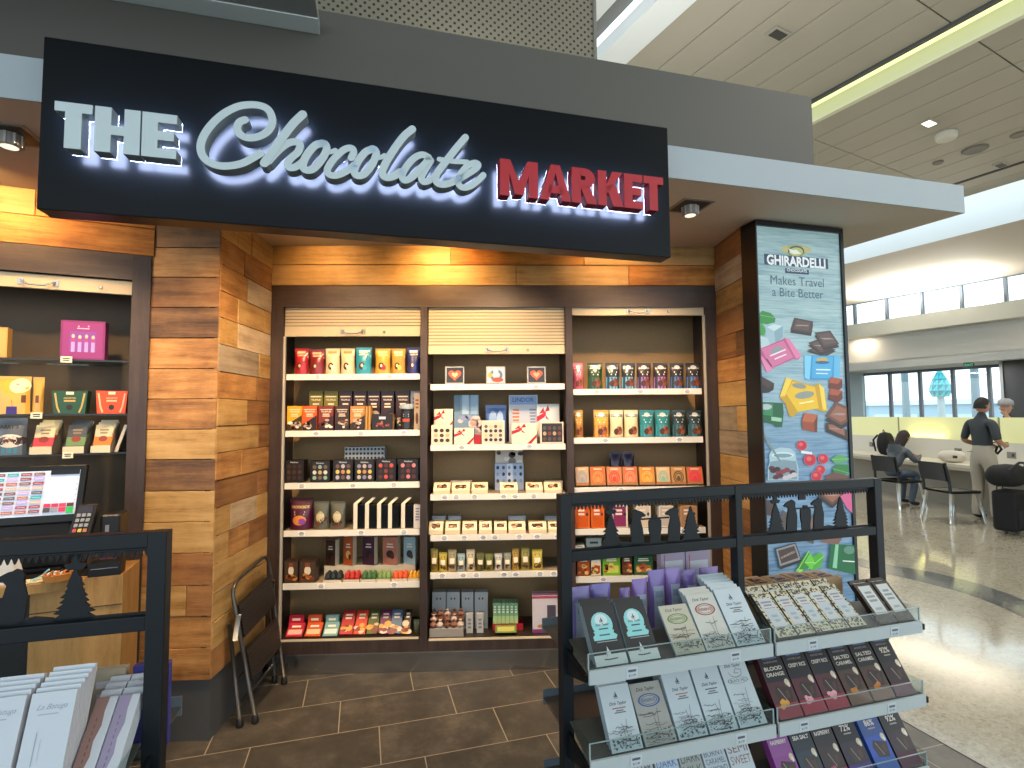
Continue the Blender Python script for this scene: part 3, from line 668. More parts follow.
def shelf_name(b, j): return '%s shelf of the %s rear cabinet' % (['top', 'second', 'third', 'fourth', 'fifth', 'lowest'][j] if not (b == 3 and j == 5) else 'lowest', BAYN[b])
cnt = {}
def good(b, j, kind, x0, x1, ptop, body, items, desc, d=.06, y=.04, lift=0, tilt=0, yaw=0, side=None, h=None, rough=.4, row='', name=None, cat=None, smooth=False):
    z = (SH[b]+[BOT[b]])[j] if j < len(SH[b]) else BOT[b]-.004
    z += lift+.0014+d*math.sin(R_(tilt))
    cx, w, hh = span(RC, x0, x1, ptop, z, y)
    up = {1: [9]+SH[1], 2: [9]+SH[2], 3: [9]+SH[3]}[b][min(j, len(SH[b]))]
    if z+hh > up-.044: hh = up-.044-z
    if h: hh = h
    elif tilt: hh = hh/math.cos(R_(tilt))*1.0
    key = (b, j, desc); cnt[key] = cnt.get(key, 0)+1
    if kind == 'box': mb = box_prod(w, hh, d, body, items, side, rough)
    else: mb = pouch_prod(w, hh, d, body, items, .28)
    yy = y+(d/2 if kind == 'pouch' else 0)
    o = place(RC, mb, name or ('chocolate_box' if kind == 'box' else 'chocolate_pouch'), cat or ('box' if kind == 'box' else 'pouch'), (desc, b, j, row, cx), 0 or None, cx, z, yy, tilt, yaw, bevel=0)
    GOODS.append((o, desc, b, j, row, cx))
    if lift > .012 and (b, j) in ((2, 1), (3, 2)):
        tag(RC.put(MB().box(-w/2+.006, .004, 0, w/2-.006, (d if kind == 'box' else d*.8), lift-.001, mat('#8c8271', .5)), 'display_riser', cx, y, z-lift), 'plain riser block under the %s%s' % (' '.join(desc.split()[:7]), ', left' if x0 < 440 or x0 == 610 else ', right'), 'riser', 'riser blocks')
    del o['label']
    return o
_tag = tag
def place(fr, mb, name, cat, label, group, x, z, y, tilt=0, yaw=0, bevel=0, smooth=False):
    o = mb.build(name, None, fr.w(x, y, z), (-R_(tilt), 0, fr.rz+R_(yaw)), bevel=bevel, smooth=smooth)
    o['category'] = cat; o['label'] = 'x' if not isinstance(label, str) else label
    if group: o['group'] = group
    return o
GOODS = []
# ---- left cabinet bay
for x0, x1, pt, body, sw, ball, dsc in ((293,307.5,348,'#a3141c','#e8c9a0','#c81f28','bright red truffle pouch'), (308,323.5,349,'#7c1118','#d8a98c','#8b1c20','deep red truffle pouch'),
     (324,339,348,'#dcc9a0','#b89456','#f0e6cc','cream truffle pouch'), (339.5,354,348,'#d8c59b','#a98545','#efe4c8','cream truffle pouch'), (354.5,371,347,'#2590a8','#cfe6ea','#3aa6bd','turquoise truffle pouch'),
     (374,390,348,'#d09a2c','#f5e2a8','#c31c1c','gold truffle pouch'), (390.5,405,348,'#c08c35','#efe0b8','#b9c83a','gold truffle pouch'), (406,420,347,'#1b2460','#b9c2e6','#27368a','navy blue truffle pouch')):
    good(1, 0, 'pouch', x0, x1, pt, body, truffle_art(sw, ball), dsc, d=.055)
for x0, x1, c, dk, dsc in ((287,302,'#e0a21a','#3a2a12','yellow truffle carton'), (302.3,317,'#e0591f','#2b1612','orange truffle carton'), (318.5,333.5,'#7c2a22','#33120f','brick red truffle carton'), (335,349,'#3a2320','#241410','dark brown truffle carton'), (350,365,'#b57d3a','#2e1c10','tan truffle carton')):
    good(1, 1, 'box', x0, x1, 406, c, diag_art(c, dk), dsc, d=.05, y=.035, row='front row of ')
for i, x0 in enumerate((366, 369)): good(1, 1, 'box', x0-.6, x0+1.6, 406, '#b9873f', [], 'tan truffle carton turned edge on', d=.05, y=.037+i*.0, row='front row of ')
for i, (x0, x1, c) in enumerate(((309,323,'#6e6a1c'), (324,338,'#76721f'), (339,352,'#33151c'), (353.5,366.5,'#36161d'), (367.5,380,'#301219'), (381,394,'#33151c'), (396,409.5,'#34141d'))):
    good(1, 1, 'box', x0, x1, 391, c, diag_art(c, '#120c0c'), 'olive truffle carton' if i < 2 else 'dark plum truffle carton', d=.05, y=.14, row='back row of ')
good(1, 1, 'box', 410.5, 420, 391, '#8f96a4', lines_art('#5b6178'), 'grey carton', d=.05, y=.14, row='back row of ')
good(1, 1, 'box', 371.6, 393, 414, '#1c1616', [('l', .3, .6, .7, .9, 1, SILV), ('s', .2, .15, .8, .5, 8, .07, [mat('#8c3028'), mat('#b06a58')])], 'low wide black box', d=.06, y=.035, side='#a5773c')
good(1, 1, 'box', 414, 420, 393, '#c9b08f', lines_art('#a05030'), 'slim beige carton', d=.05, y=.09)
# clip-top jar with a pale lid
cx, w, hh = span(RC, 399, 413, 404, 1.511, .05); mb = MB()
mb.lathe([(w*.42, 0), (w*.45, .006), (w*.45, hh*.68), (w*.38, hh*.76), (w*.38, hh*.8)], mat('#23262a', .2), n=20)
mb.lathe([(w*.5, hh*.8), (w*.52, hh*.84), (w*.5, hh*.96), (w*.3, hh)], mat('#9fb2bd', .3), n=20)
art(mb, lambda u, v, o: (w*.452*math.sin((u-.5)*2.0), -w*.452*math.cos((u-.5)*2.0)-o, v*hh), [('r', .2, .3, .8, .42, mat('#c44a30')), ('l', .25, .48, .75, .62, 2, SILV)], w, hh)
o = place(RC, mb, 'glass_jar', 'jar', 'dark glass jar with pale grey lid on the second shelf of the left rear cabinet', None, cx, 1.512, .085)
A3 = [mat('#6a3a2a', .4), mat('#c9b8a6', .4), mat('#8f8fa0', .4), mat('#b8674a', .4), mat('#3a5a3a', .4)]
for i, (x0, x1, pt) in enumerate(((284.5,304,460), (310,330,461), (333,353,460), (354.5,374.5,460), (376,396,459), (398,418.5,459))):
    cols = [['#3c2a22', '#4a3024'], ['#8fae9a', '#c7a46a', '#6a5a52', '#d6d6c8'], ['#b6b0c0', '#c78a5a', '#6a5048', '#e0c060'], ['#c0b0a8', '#c78a5a', '#8a86a0', '#e0c060'], ['#5a2a2a', '#7a3a36', '#d05040', '#3a2626'], ['#5a2a2a', '#803a36', '#d88080', '#3a2626']][i]
    good(1, 2, 'box', x0, x1, pt, '#15110f', dots_art('#1b1513', cols)+[('t', 'Neuhaus', .5, .9, .4, None, SILV)], 'black square box of pictured pralines', d=.07, y=.045, side='#0f0c0b')
good(1, 2, 'box', 344, 385, 444.5, '#9ca3a8', [('r', .01, .03, .99, .97, mat('#a9b0b4', .35))]+[('e', (i+.5)/11, (j+.5)/4, .032, .075, mat('#33302f')) for i in range(11) for j in range(4)], 'silver box printed with a grid of dark dots', d=.1, y=.14, h=.115, lift=.10)
good(1, 2, 'box', 388, 404, 456, '#7f8a90', [], 'thin grey tin', d=.09, y=.14, h=.02, lift=.0985)
good(1, 2, 'box', 344, 405, 470, '#14110f', [], 'plain black carton', d=.1, y=.14, h=.098, row='back row of ')
good(1, 3, 'pouch', 287, 311, 499, '#4a1030', [('e', .5, .3, .3, .16, mat('#d88a3a', .4)), ('e', .62, .26, .16, .1, mat('#8a3fa0')), ('t', 'BROOKSIDE', .5, .72, .8, None, mat('#c9b46a')), ('l', .2, .45, .8, .6, 2, mat('#d8c8a0'))], 'plump maroon pouch', d=.09, y=.04)
for x0, x1 in ((312, 328), (329, 344.5)):
    good(1, 3, 'pouch', x0, x1, 502, '#55584e', [('p', [(.1, .1), (.1, .6), (.5, .8), (.9, .6), (.9, .1)], mat('#8d9384', .3)), ('e', .5, .45, .28, .2, mat('#c4bc98', .4)), ('s', .2, .12, .8, .4, 8, .1, CH), ('t', 'ROCCA', .5, .6, .5, None, INK)], 'clear windowed grey green pouch', d=.06, y=.04)
for i, x0 in enumerate((352.5, 364, 376, 387, 400)):
    w = .105; z = SH[1][3]+.0008; cx = RC.px(x0+5, 520, .06)[0]; hh = RC.px(x0, 504, .04)[1]-z
    mb = MB().box(-.012, 0, 0, .012, .004, hh, mat('#e9e0cc', .4)).box(-.012, .004, 0, .012, .12, hh-.002, mat('#121314', .15)).box(.012, .004, 0, .055, .10, hh-.01, mat('#0b0c0d', .12))
    mb.add([(-.012, 0, hh), (.012, 0, hh), (.05, .03, hh+.035), (.03, .03, hh+.038)], [(0, 1, 2, 3)], mat('#d8d0bc', .4))
    o = place(RC, mb, 'chocolate_box', 'box', 'x', None, cx-.01, z, .045); GOODS.append((o, 'tall black box with a white spine', 1, 3, '', cx))
good(1, 3, 'box', 413.5, 420.5, 505, '#d9d4cc', [('l', .2, .3, .9, .9, 5, mat('#8a86a0'))], 'white lettered carton', d=.05, y=.04)
for i, (x0, x1) in enumerate(((284, 298), (299, 316))):
    good(1, 4, 'box', x0, x1, 561, '#3a2a22', [('r', .06, .04, .94, .96, mat('#4a3a2c', .3)), ('e', .5, .55, .2, .22, mat('#e4d8c0', .4)), ('s', .2, .16, .8, .35, 9, .11, [mat('#b0602c', .3), mat('#d89048', .3), mat('#7a3a18', .3)]), ('r', .35, .72, .65, .9, mat('#8a4a26'))], 'copper and clear gift box', d=.07, y=.035)
for x0, x1, c, dsc, ic in ((325,340,'#3a211a','dark brown','#20120e'), (343,357.5,'#a8501e','orange brown','#e2b070'), (362,379,'#3c1630','purple','#150a12'), (382,402,'#b3705a','salmon pink','#2a1512'), (403,420,'#92b4bd','pale blue','#1c2c33')):
    good(1, 4, 'box', x0, x1-4, 537 if x0 > 330 else 540, c, [('e', .5, .38, .26, .14, mat(ic, .4)), ('e', .66, .3, .14, .1, CH[0]), ('l', .25, .6, .75, .68, 1, mat('#e8dcc8')), ('r', .3, .72, .7, .76, mat('#e8dcc8'))], '%s tall window carton' % dsc, d=.05, y=.13, lift=.075, yaw=-14, side='#d8cdb4')
mb = MB(); z = SH[1][4]+.0008; cx0 = RC.px(319, 580, .03)[0]; cx1 = RC.px(392, 580, .03)[0]
mb.box(cx0, 0, 0, cx1+.13, .19, .074, mat('#d9cfb6', .4)); o = place(RC, mb, 'display_riser', 'riser', 'cream riser block under the tall window cartons in the left rear cabinet', None, 0, z, .13)
for x0, x1, c, dsc in ((324,342,'#23282a','black'), (343.5,360,'#b02a22','red'), (361,376.5,'#3f6a3a','green'), (377,391,'#7c9c58','light green'), (392,408,'#d4582c','orange'), (408.5,420,'#d8a028','yellow')):
    cx, w, hh = span(RC, x0, x1, 572, z, .05); mb = MB()
    for k in range(3):
        for q in range(2): mb.lathe([(.004, 0), (w*.17, .006), (w*.19, hh*.45), (w*.12, hh*.85), (.003, hh)], mat(c, .3), c=((k-1)*w*.32, q*.04, 0), n=10)
    mb.box(-w/2, -.022, 0, w/2, .06, .004, mat('#cfc6b4', .4)).box(-w/2, -.024, 0, w/2, -.022, .014, mat('#cfc6b4', .3))
    o = place(RC, mb, 'truffle_tray', 'tray of sweets', 'x', None, cx, z, .055); GOODS.append((o, 'small tray of %s wrapped truffles' % dsc, 1, 4, '', cx))
FR = [mat('#e8c8b8', .4), mat('#d8a048', .4), mat('#7a2a30', .4)]
for i, (x0, x1, c, dsc) in enumerate(((285,304,'#c31f3c','crimson'), (304,322,'#d4501c','orange'), (322,339,'#6fa3a6','pale teal'))):
    good(1, 5, 'box', x0, x1-2, 628, c, [('r', .08, .15, .92, .5, mat('#e8b8a8' if i == 0 else '#efc8a0' if i == 1 else '#c8dede', .4)), ('l', .2, .6, .8, .85, 1, mat('#f4e8d8'))], '%s bar box lying in front' % dsc, d=.012, y=.03, tilt=50, h=.09)
    good(1, 5, 'box', x0+3, x1-1, 616, c, [('r', .1, .1, .6, .5, mat('#e9d8c8', .4)), ('l', .15, .6, .85, .85, 1, mat('#f4e8d8'))], '%s bar box standing behind' % dsc, d=.03, y=.11, tilt=12)
for i, (x0, x1, c, dsc) in enumerate(((339,352,'#b51f2c','red'), (353,365,'#d23c22','vermilion'), (366,377,'#4a5c22','olive green'), (378,388.5,'#6a2a5a','violet'), (389,400.5,'#4f7296','steel blue'), (402.5,409.5,'#2c241e','dark brown'))):
    good(1, 5, 'box', x0, x1, 623, c, [('s', .1, .05, .9, .4, 6, .13, FR), ('l', .15, .6, .85, .88, 2, mat('#f0e4d0'))], '%s fruit chocolate bar leaning back' % dsc, d=.012, y=.05, tilt=48, h=.155)
good(1, 5, 'pouch', 413, 420, 620, '#3e4428', [('l', .2, .3, .8, .8, 4, mat('#a0a878'))], 'small olive pouch', d=.03, y=.06)
# ---- middle bay
for i, (x0, x1, c1, c2, dsc) in enumerate(((445,464.5,'#d9583c','#e8b08a','two hearts'), (486,505.5,'#5f87b0','#b04c30','blue and rust sweets'), (527,546,'#c9543c','#e09a7c','single heart'))):
    it = heart_art(c1, c2)
    if i == 1: it = [('r', .06, .06, .94, .94, mat('#a8b4c8', .3)), ('o', .52, .5, .34, .34, .6, mat('#4c6c96')), ('e', .6, .22, .3, .14, mat('#9a4a30')), ('e', .2, .5, .12, .14, mat('#e0a040')), ('e', .5, .75, .14, .1, mat('#efe8e0'))]
    good(2, 0, 'box', x0, x1, 366.5, '#aeb4b8', it, 'clear framed square box showing %s' % dsc, d=.03, y=.04, rough=.15, tilt=4)
RIB = mat('#b3142a', .35)
def ribbon_art(): return [('p', [(0, .45), (.0, .62), (.3, .72), (.35, .6)], RIB), ('p', [(.62, 0), (.78, 0), (1, .3), (1, .45)], RIB), ('p', [(.1, .7), (.3, .9), (.34, .74)], RIB), ('p', [(.36, .76), (.5, .98), (.58, .8)], RIB), ('p', [(.3, .7), (.08, .52), (.32, .6)], RIB), ('p', [(.38, .68), (.56, .5), (.4, .56)], RIB), ('e', .34, .7, .07, .08, mat('#d83044'))]
good(2, 1, 'box', 434, 453, 409, '#efe3c6', ribbon_art(), 'cream gift box tied with red ribbon', d=.06, y=.12, lift=.09, row='back row of ', side='#e0d2b0')
good(2, 1, 'box', 431, 452.5, 425, '#e6dcc6', dots_art('#d8ccb4', ['#3c2a24', '#4a342a', '#2c2220', '#b8a888']), 'open square box of twelve dark pralines', d=.05, y=.035, rough=.35)
good(2, 1, 'box', 453.5, 479, 395, '#6f8ca8', [('r', .0, .65, .25, 1, mat('#5e7c92')), ('r', .33, .6, .6, 1, mat('#a8c4d8')), ('r', .68, .6, .96, 1, mat('#92b2cc')), ('s', .25, .1, 1, .62, 16, .09, [mat('#d8c4bc'), mat('#b09890'), mat('#8a94b8')]), ('e', .62, .1, .4, .1, CH[2])], 'tall blue striped box behind a ribboned one', d=.05, y=.14)
good(2, 1, 'box', 454, 474, 428, '#efe2c8', ribbon_art(), 'cream gift box tied with red ribbon', d=.05, y=.035, row='front row of ')
good(2, 1, 'box', 474.5, 481, 435, '#a81220', [], 'small plain red box', d=.05, y=.04)
good(2, 1, 'box', 481.5, 505, 420.5, '#ddd4c4', dots_art('#cfc8ba', ['#3c2e28', '#6a5648', '#2c2624', '#c8c088'], 4, 4), 'open square box of sixteen assorted pralines', d=.05, y=.035)
good(2, 1, 'pouch', 485, 507, 405, '#4668a4', [('e', .35, .6, .2, .25, mat('#86a6d0')), ('e', .7, .6, .16, .25, mat('#9ab8dc')), ('s', .15, .16, .85, .3, 8, .08, [mat('#d8dce4'), mat('#a8302c')])], 'sparkling blue sweet bag', d=.06, y=.13, lift=.0)
good(2, 1, 'box', 508.5, 538, 395, '#b3bccb', [('r', .03, .8, .97, .98, mat('#7f9cc8')), ('l', .08, .15, .4, .72, 8, mat('#c87a48')), ('l', .7, .2, .95, .72, 8, mat('#7a86a8')), ('t', 'LINDOR', .5, .9, .75, None, mat('#3c5c98'))], 'tall pale box headed with a blue band', d=.05, y=.14)
good(2, 1, 'box', 536.5, 559.5, 404, '#cfd6da', ribbon_art(), 'pale blue gift box tied with red ribbon', d=.06, y=.12, lift=.04, row='back row of ')
good(2, 1, 'box', 511.5, 537, 423, '#efe3ca', ribbon_art(), 'wide cream gift box tied with red ribbon', d=.05, y=.035, row='front row of ')
good(2, 1, 'box', 540, 564, 422, '#ddd2be', dots_art('#2a2020', ['#5a3a2c', '#7a3a30', '#4a4a50', '#b8a078'], 4, 3), 'open box of pralines on dark paper', d=.05, y=.035)
def kraft(b, j, x0, x1, pt, dsc, y=.035, d=.08, lid='#e9ddc4'):
    z = (SH[b]+[0])[j]+.0008; cx, w, hh = span(RC, x0, x1, pt, z, y); hh = max(hh, .03)
    K = mat('#e2d2b0', .5); mb = MB(); s = d*.5
    v = [(-w/2,0,0),(w/2,0,0),(w/2,d,0),(-w/2,d,0),(-w/2,0,hh*.35),(w/2,0,hh*.35),(w/2,s,hh),(-w/2,s,hh),(w/2,d,hh),(-w/2,d,hh)]
    mb.add(v, [(0,3,2,1),(0,1,5,4),(4,5,6,7),(7,6,8,9),(2,3,9,8),(1,2,8,6,5),(3,0,4,7,9)], K)
    def f(u, v_, o): q = Vector((0, -(hh*.65), s)).normalized(); return ((u-.5)*w, s*v_+q.y*o, hh*.35+hh*.65*v_+q.z*o)
    art(mb, f, [('r', .14, .18, .86, .86, mat('#f3ead4')), ('r', .2, .28, .8, .76, mat('#4a3020', .25)), ('s', .22, .3, .78, .74, 7, .12, [mat('#7a5236'), mat('#2c1c14'), mat('#b09078')])], w, hh)
    o = place(RC, mb, 'kraft_box', 'box', 'x', None, cx, z, y); GOODS.append((o, dsc, b, j, '', cx)); return o
for x0, x1 in ((433,450), (451.5,470), (471.5,488), (500,518), (526,543), (544.5,562)): kraft(2, 2, x0, x1, 484, 'cream window box of sweets', d=.1)
for x0, x1 in ((450,472), (545,563)): good(2, 2, 'box', x0, x1, 481, '#cfc6be', [('l', .1, .1, .9, .9, 2, mat('#a09aa0'))], 'pale mauve box lid', d=.06, y=.15, row='back row of ')
good(2, 2, 'box', 494.5, 524, 463.5, '#9fb4d6', [('r', .42, 0, .62, 1, mat('#cfdbee'))]+[('e', (i+.5)/5, (k+.4)/4, .05, .07, mat(['#2c3448', '#5a4a3a', '#8a9ab0'][(i+k) % 3])) for i in range(5) for k in range(1, 4)], 'blue box printed with rows of pralines', d=.05, y=.16)
good(2, 2, 'box', 495, 523, 447, '#d8cdc0', [('s', .1, .3, .95, .95, 22, .08, [mat('#8a8078'), mat('#efe8de'), mat('#4a3a34')]), ('e', .4, .12, .35, .1, CH[0])], 'white box pictured with scattered chocolates', d=.05, y=.24, lift=.0)
for x0, x1 in ((428.5,443), (445,460), (462,477), (479,492), (494,507), (508.5,526), (529,547), (548.5,560)): kraft(2, 3, x0, x1, 523, 'small cream window box of chocolates', d=.09)
for x0, x1 in ((432,446), (448,461), (508,526), (545,560)): good(2, 3, 'box', x0, x1, 516, '#a4a8ac', [('r', .1, .2, .9, .8, mat('#c8ccd0', .3))], 'grey lidded box', d=.06, y=.16, row='back row of ')
for i, (x0, x1, c) in enumerate(((430,438,'#8a7a20'), (438.5,447,'#b8a02c'), (447.5,456.5,'#9c8f6a'), (457,465,'#8fa6a8'), (466,475,'#c9bc9c'), (476,484.5,'#5a5a1e'), (485,493.5,'#6a702a'), (494.5,502.5,'#b9b8b0'), (503.5,511.5,'#8a8a78'), (512,519.5,'#b08a2c'), (521,530,'#8c8230'), (532,543,'#c8b23c'))):
    good(2, 4, 'pouch', x0, x1, (549, 553, 550, 554, 550, 553, 554, 554, 553, 549, 548, 550)[i], c, [('r', .2, .35, .8, .6, mat('#efe8d0', .4)), ('s', .2, .14, .8, .35, 6, .1, CH), ('l', .2, .65, .8, .8, 2, INK)], 'small %s sweet bag' % ('gold', 'yellow', 'sand', 'grey blue', 'cream', 'moss', 'olive', 'silver', 'grey', 'amber', 'khaki', 'lemon')[i], d=.04, y=.04)
for x0, x1 in ((432,446), (446.5,460), (461.5,473.5), (474.5,488)):
    good(2, 5, 'box', x0, x1, 592, '#aeb4b6', [('e', .35, .82, .06, .03, INK), ('e', .6, .82, .06, .03, INK), ('p', [(.3, .08), (.75, .08), (.65, .3), (.4, .28)], mat('#6a6260')), ('l', .25, .4, .75, .5, 1, mat('#8a8c90'))], 'tall pale grey animal box', d=.06, y=.15)
z = BOT[2]-.003; cx, w, hh = span(RC, 429, 464, 606, z, .03); mb = MB()
mb.box(-w/2, 0, 0, w/2, .10, .05, mat('#9a9590', .15)).box(-w/2+.004, .004, .05, w/2-.004, .096, .052, mat('#c9c4bc', .2))
rg = random.Random(4)
for i in range(5):
    for k in range(3):
        c = (-w/2+.02+(w-.04)*i/4, .018+.028*k, .05+.022*(k)); mb.lathe([(.006, 0), (.02, .012), (.022, .022), (.012, .036), (.004, .04), (.012, .05)], mat(['#8a5a48', '#c9b8ac', '#6a4438'][(i+k) % 3], .25), c=c, n=10)
o = place(RC, mb, 'lollipop_tray', 'tray of sweets', 'clear tray heaped with small wrapped sweets on the lowest shelf of the middle rear cabinet', None, cx, z, .03)
for x0, x1 in ((466,473), (476.5,483.5)): good(2, 5, 'box', x0, x1, 614, '#b4b6b4', [('l', .15, .2, .85, .8, 3, mat('#7c7c80'))], 'small silver card box', d=.03, y=.08)
for i in range(6): good(2, 5, 'box', 493+i*4.2, 497+i*4.2, 603, '#7fae86', [('r', 0, .0, 1, .5, mat('#a9c88e')), ('l', .2, .6, .8, .9, 3, mat('#e0f0e0'))], 'slim mint green bar standing in the red tray', d=.08, y=.11, lift=.01)
cx, w, hh = span(RC, 492, 524, 617, z, .1)
o = place(RC, MB().box(-w/2, 0, 0, w/2, .004, .045, mat('#b02030', .4)).box(-w/2, .1, 0, w/2, .104, .045, mat('#b02030', .4)).box(-w/2, 0, 0, -w/2+.003, .104, .045, mat('#8c1824', .4)).box(w/2-.003, 0, 0, w/2, .104, .045, mat('#8c1824', .4)).box(-w/2, 0, 0, w/2, .104, .003, mat('#8c1824', .4)), 'display_tray', 'tray', 'red card tray holding mint green bars in the middle rear cabinet', None, cx, z, .1)
good(2, 5, 'box', 495, 517, 626, '#6f8a3a', [('r', .1, .2, .9, .8, mat('#c8c05a'))], 'low green and yellow box', d=.05, y=.03, tilt=20)
for i in range(3): good(2, 5, 'box', 532-i*.0, 562, 596-i*2, '#c9bccb' if i else '#d6d0d8', [('r', .0, .0, 1, .1, mat('#8a3a78')), ('r', 0, .93, 1, 1, mat('#b0486a')), ('p', [(.5, .3), (.8, .3), (.8, .75), (.5, .75)], mat('#4c4a58')), ('e', .3, .18, .14, .05, mat('#b98a50'))] if i == 0 else [('r', 0, .93, 1, 1, mat('#b0486a'))], 'large white and magenta box', d=.022, y=.06+i*.026)
# ---- right bay
for x0, x1, top, low, body, dsc in ((573,584,'#c8506e','#c23a5c','#d06a84','pink'), (588,603.5,'#26402c','#2c5c38','#143a1e','dark green'), (606,621,'#31404c','#5fa9d0','#222c34','black and sky blue'), (622,636.5,'#31404c','#63acd2','#232d35','black and sky blue'), (637.5,652.5,'#3c2a30','#9466b0','#2a2020','black and violet'), (654,669.5,'#3c2a30','#9a6cb6','#2b2121','black and violet'), (671,685.5,'#33363e','#3c72b4','#241f20','black and royal blue'), (687,702.5,'#33363e','#3f76b8','#241f20','black and royal blue')):
    good(3, 0, 'pouch', x0, x1, 362.5, body, bag_art(top, low, '#8a4a34'), '%s chocolate square pouch' % dsc, d=.06)
for x0, x1, top, low, body, dsc in ((574,584,'#8a6a2c','#a5682c','#b98a34','gold'), (594,610,'#4a5878','#b8702c','#d0a040','gold'), (610.5,624.5,'#4c5468','#dcc89a','#e2d2a8','cream'), (625,639.5,'#4c5468','#dcc89a','#e2d2a8','cream'), (640.5,655.5,'#1f6a74','#3c98a0','#1d7f88','teal'), (656,671.5,'#1f6a74','#3c98a0','#1d7f88','teal'), (673,687.5,'#262c2e','#2c6c70','#1c3234','black and teal'), (688.5,704,'#262c2e','#2c6c70','#1c3234','black and teal')):
    good(3, 1, 'pouch', x0, x1, 410, body, bag_art(top, low, '#b05c34'), '%s chocolate square pouch' % dsc, d=.06)
for i, (x0, x1, c, rc, dsc) in enumerate(((575.5,589.5,'#c4a07c','#8a94a0','grey'), (590.5,606,'#d8621f','#e8904c','deep orange'), (607,622.5,'#d8784c','#c8402c','salmon'), (623,638,'#dc6234','#e89068','coral'), (639.5,655.5,'#d88a24','#e8b04c','amber'), (656.5,671,'#d9b487','#7fb8a4','mint'), (671.5,686.5,'#c08a48','#5a4a2c','brown'), (687.5,703.5,'#d8583c','#e02c4c','red'))):
    good(3, 2, 'box', x0, x1, 467, '#b07a42', [('r', .04, .14, .96, .97, mat(c, .45)), ('o', .5, .42, .36, .34, .8, mat(rc)), ('o', .5, .42, .24, .24, .75, mat(rc)), ('e', .5, .34, .12, .14, mat(rc)), ('r', .04, 0, .96, .15, mat('#a8713c')), ('l', .2, .82, .8, .92, 1, mat('#f0dcc0'))], 'kraft carton with %s rainbow arch label' % dsc, d=.05, y=.035, tilt=10)
for i, x0 in enumerate((610, 623)): good(3, 2, 'pouch', x0, x0+12.5, 452, '#2e2440', [('l', .2, .4, .8, .7, 2, mat('#6a5a8a'))], 'small dark purple pouch', d=.05, y=.17, row='back row of ', lift=.03)
for x0, x1, c, c2, dsc in ((575,590,'#e06a1c','#d05810','orange'), (591,604.5,'#e06a1c','#d05810','orange'), (612,628,'#e0d2c0','#8a2a5c','magenta'), (636,651,'#e8dcc8','#d8c8b0','cream'), (659,674,'#e0d8cc','#c9bcb0','white'), (680,697.5,'#b89068','#a88058','kraft brown')):
    good(3, 3, 'box', x0, x1, 506, c, [('r', .08, .05, .88, .97, mat(c2, .4)), ('e', .82, .62, .08, .08, INK), ('l', .15, .55, .7, .88, 2, mat('#f0e0d0'))], '%s cube carton' % dsc, d=.08, y=.04)
for i, (x0, x1, pt) in enumerate(((575,585,545), (586,602,538), (604,614,546))): good(3, 4, 'box', x0, x1, pt, '#8f9a94', [('r', .05, .1, .95, .9, mat(['#d8d8d0', '#9aa8a4', '#4a6a50'][i])), ('l', .1, .3, .9, .7, 1, INK)], '%s flat tin' % ['white', 'grey', 'green'][i], d=.08, y=.04+.02*i)
for x0, x1, c, c2, dsc in ((577,590,'#8a4420','#c87834','rust brown'), (591,601,'#e0d4c0','#7c3c1e','white and brown'), (602.5,620.5,'#6aa82c','#c8d84a','lime green'), (622,632,'#4a2c18','#7a5028','dark brown'), (634,653,'#1c5c3c','#a86a30','bottle green')):
    good(3, 5, 'box', x0, x1, 556, c, [('r', .1, .12, .9, .5, mat(c2, .4)), ('s', .15, .12, .85, .55, 9, .12, [mat('#b83a20'), CH[1], mat('#e0c070')]), ('l', .15, .7, .85, .9, 2, mat('#f4ecd8'))], '%s nut carton' % dsc, d=.05, y=.04)
# ---- captions: same look -> say which one by counting along its shelf
by = {}
for g in GOODS: by.setdefault((g[2], g[3], g[1], g[4]), []).append(g)
rowc = {}
for g in GOODS: rowc.setdefault((g[2], g[3], g[4]), []).append(g)
for key, gs in by.items():
    b, j, desc, row = key
    gs.sort(key=lambda g: g[5]); n = len(gs)
    dup_other = any(k[:3] == key[:3] and k[3] != row for k in by)
    for i, g in enumerate(gs):
        loc0 = 1
        pre = '' if n == 1 else ('left of two, ' if i == 0 else 'right of two, ') if n == 2 else '%s of %s from the left, ' % (ORD[i], ['', '', '', 'three', 'four', 'five', 'six', 'seven', 'eight'][n])
        if n > 1 and desc.startswith('large white'): pre = ['front of three, ', 'middle of three, ', 'rearmost of three, '][i]
        s = (desc+', '+pre+(row.replace(' row of ', ' row') if row else '')).rstrip(', ').rstrip()
        loc = ' %s shelf, %s cabinet' % (['top', 'second', 'third', 'fourth', 'fifth', 'lowest'][j], BAYN[b])
        L_ = s+','+loc
        if len(L_.replace(',', ' ').split()) > 16: L_ = L_.replace(' from the left', '')
        if len(L_.replace(',', ' ').split()) > 16: L_ = L_.replace('box of pictured pralines', 'praline box').replace(' turned edge on', ' edge').replace('chocolate square ', '')
        g[0]['label'] = L_
        if len(rowc[(b, j, row)]) > 1: g[0]['group'] = 'goods on the %s shelf of the %s rear cabinet' % (['top', 'second', 'third', 'fourth', 'fifth', 'lowest'][j], BAYN[b])
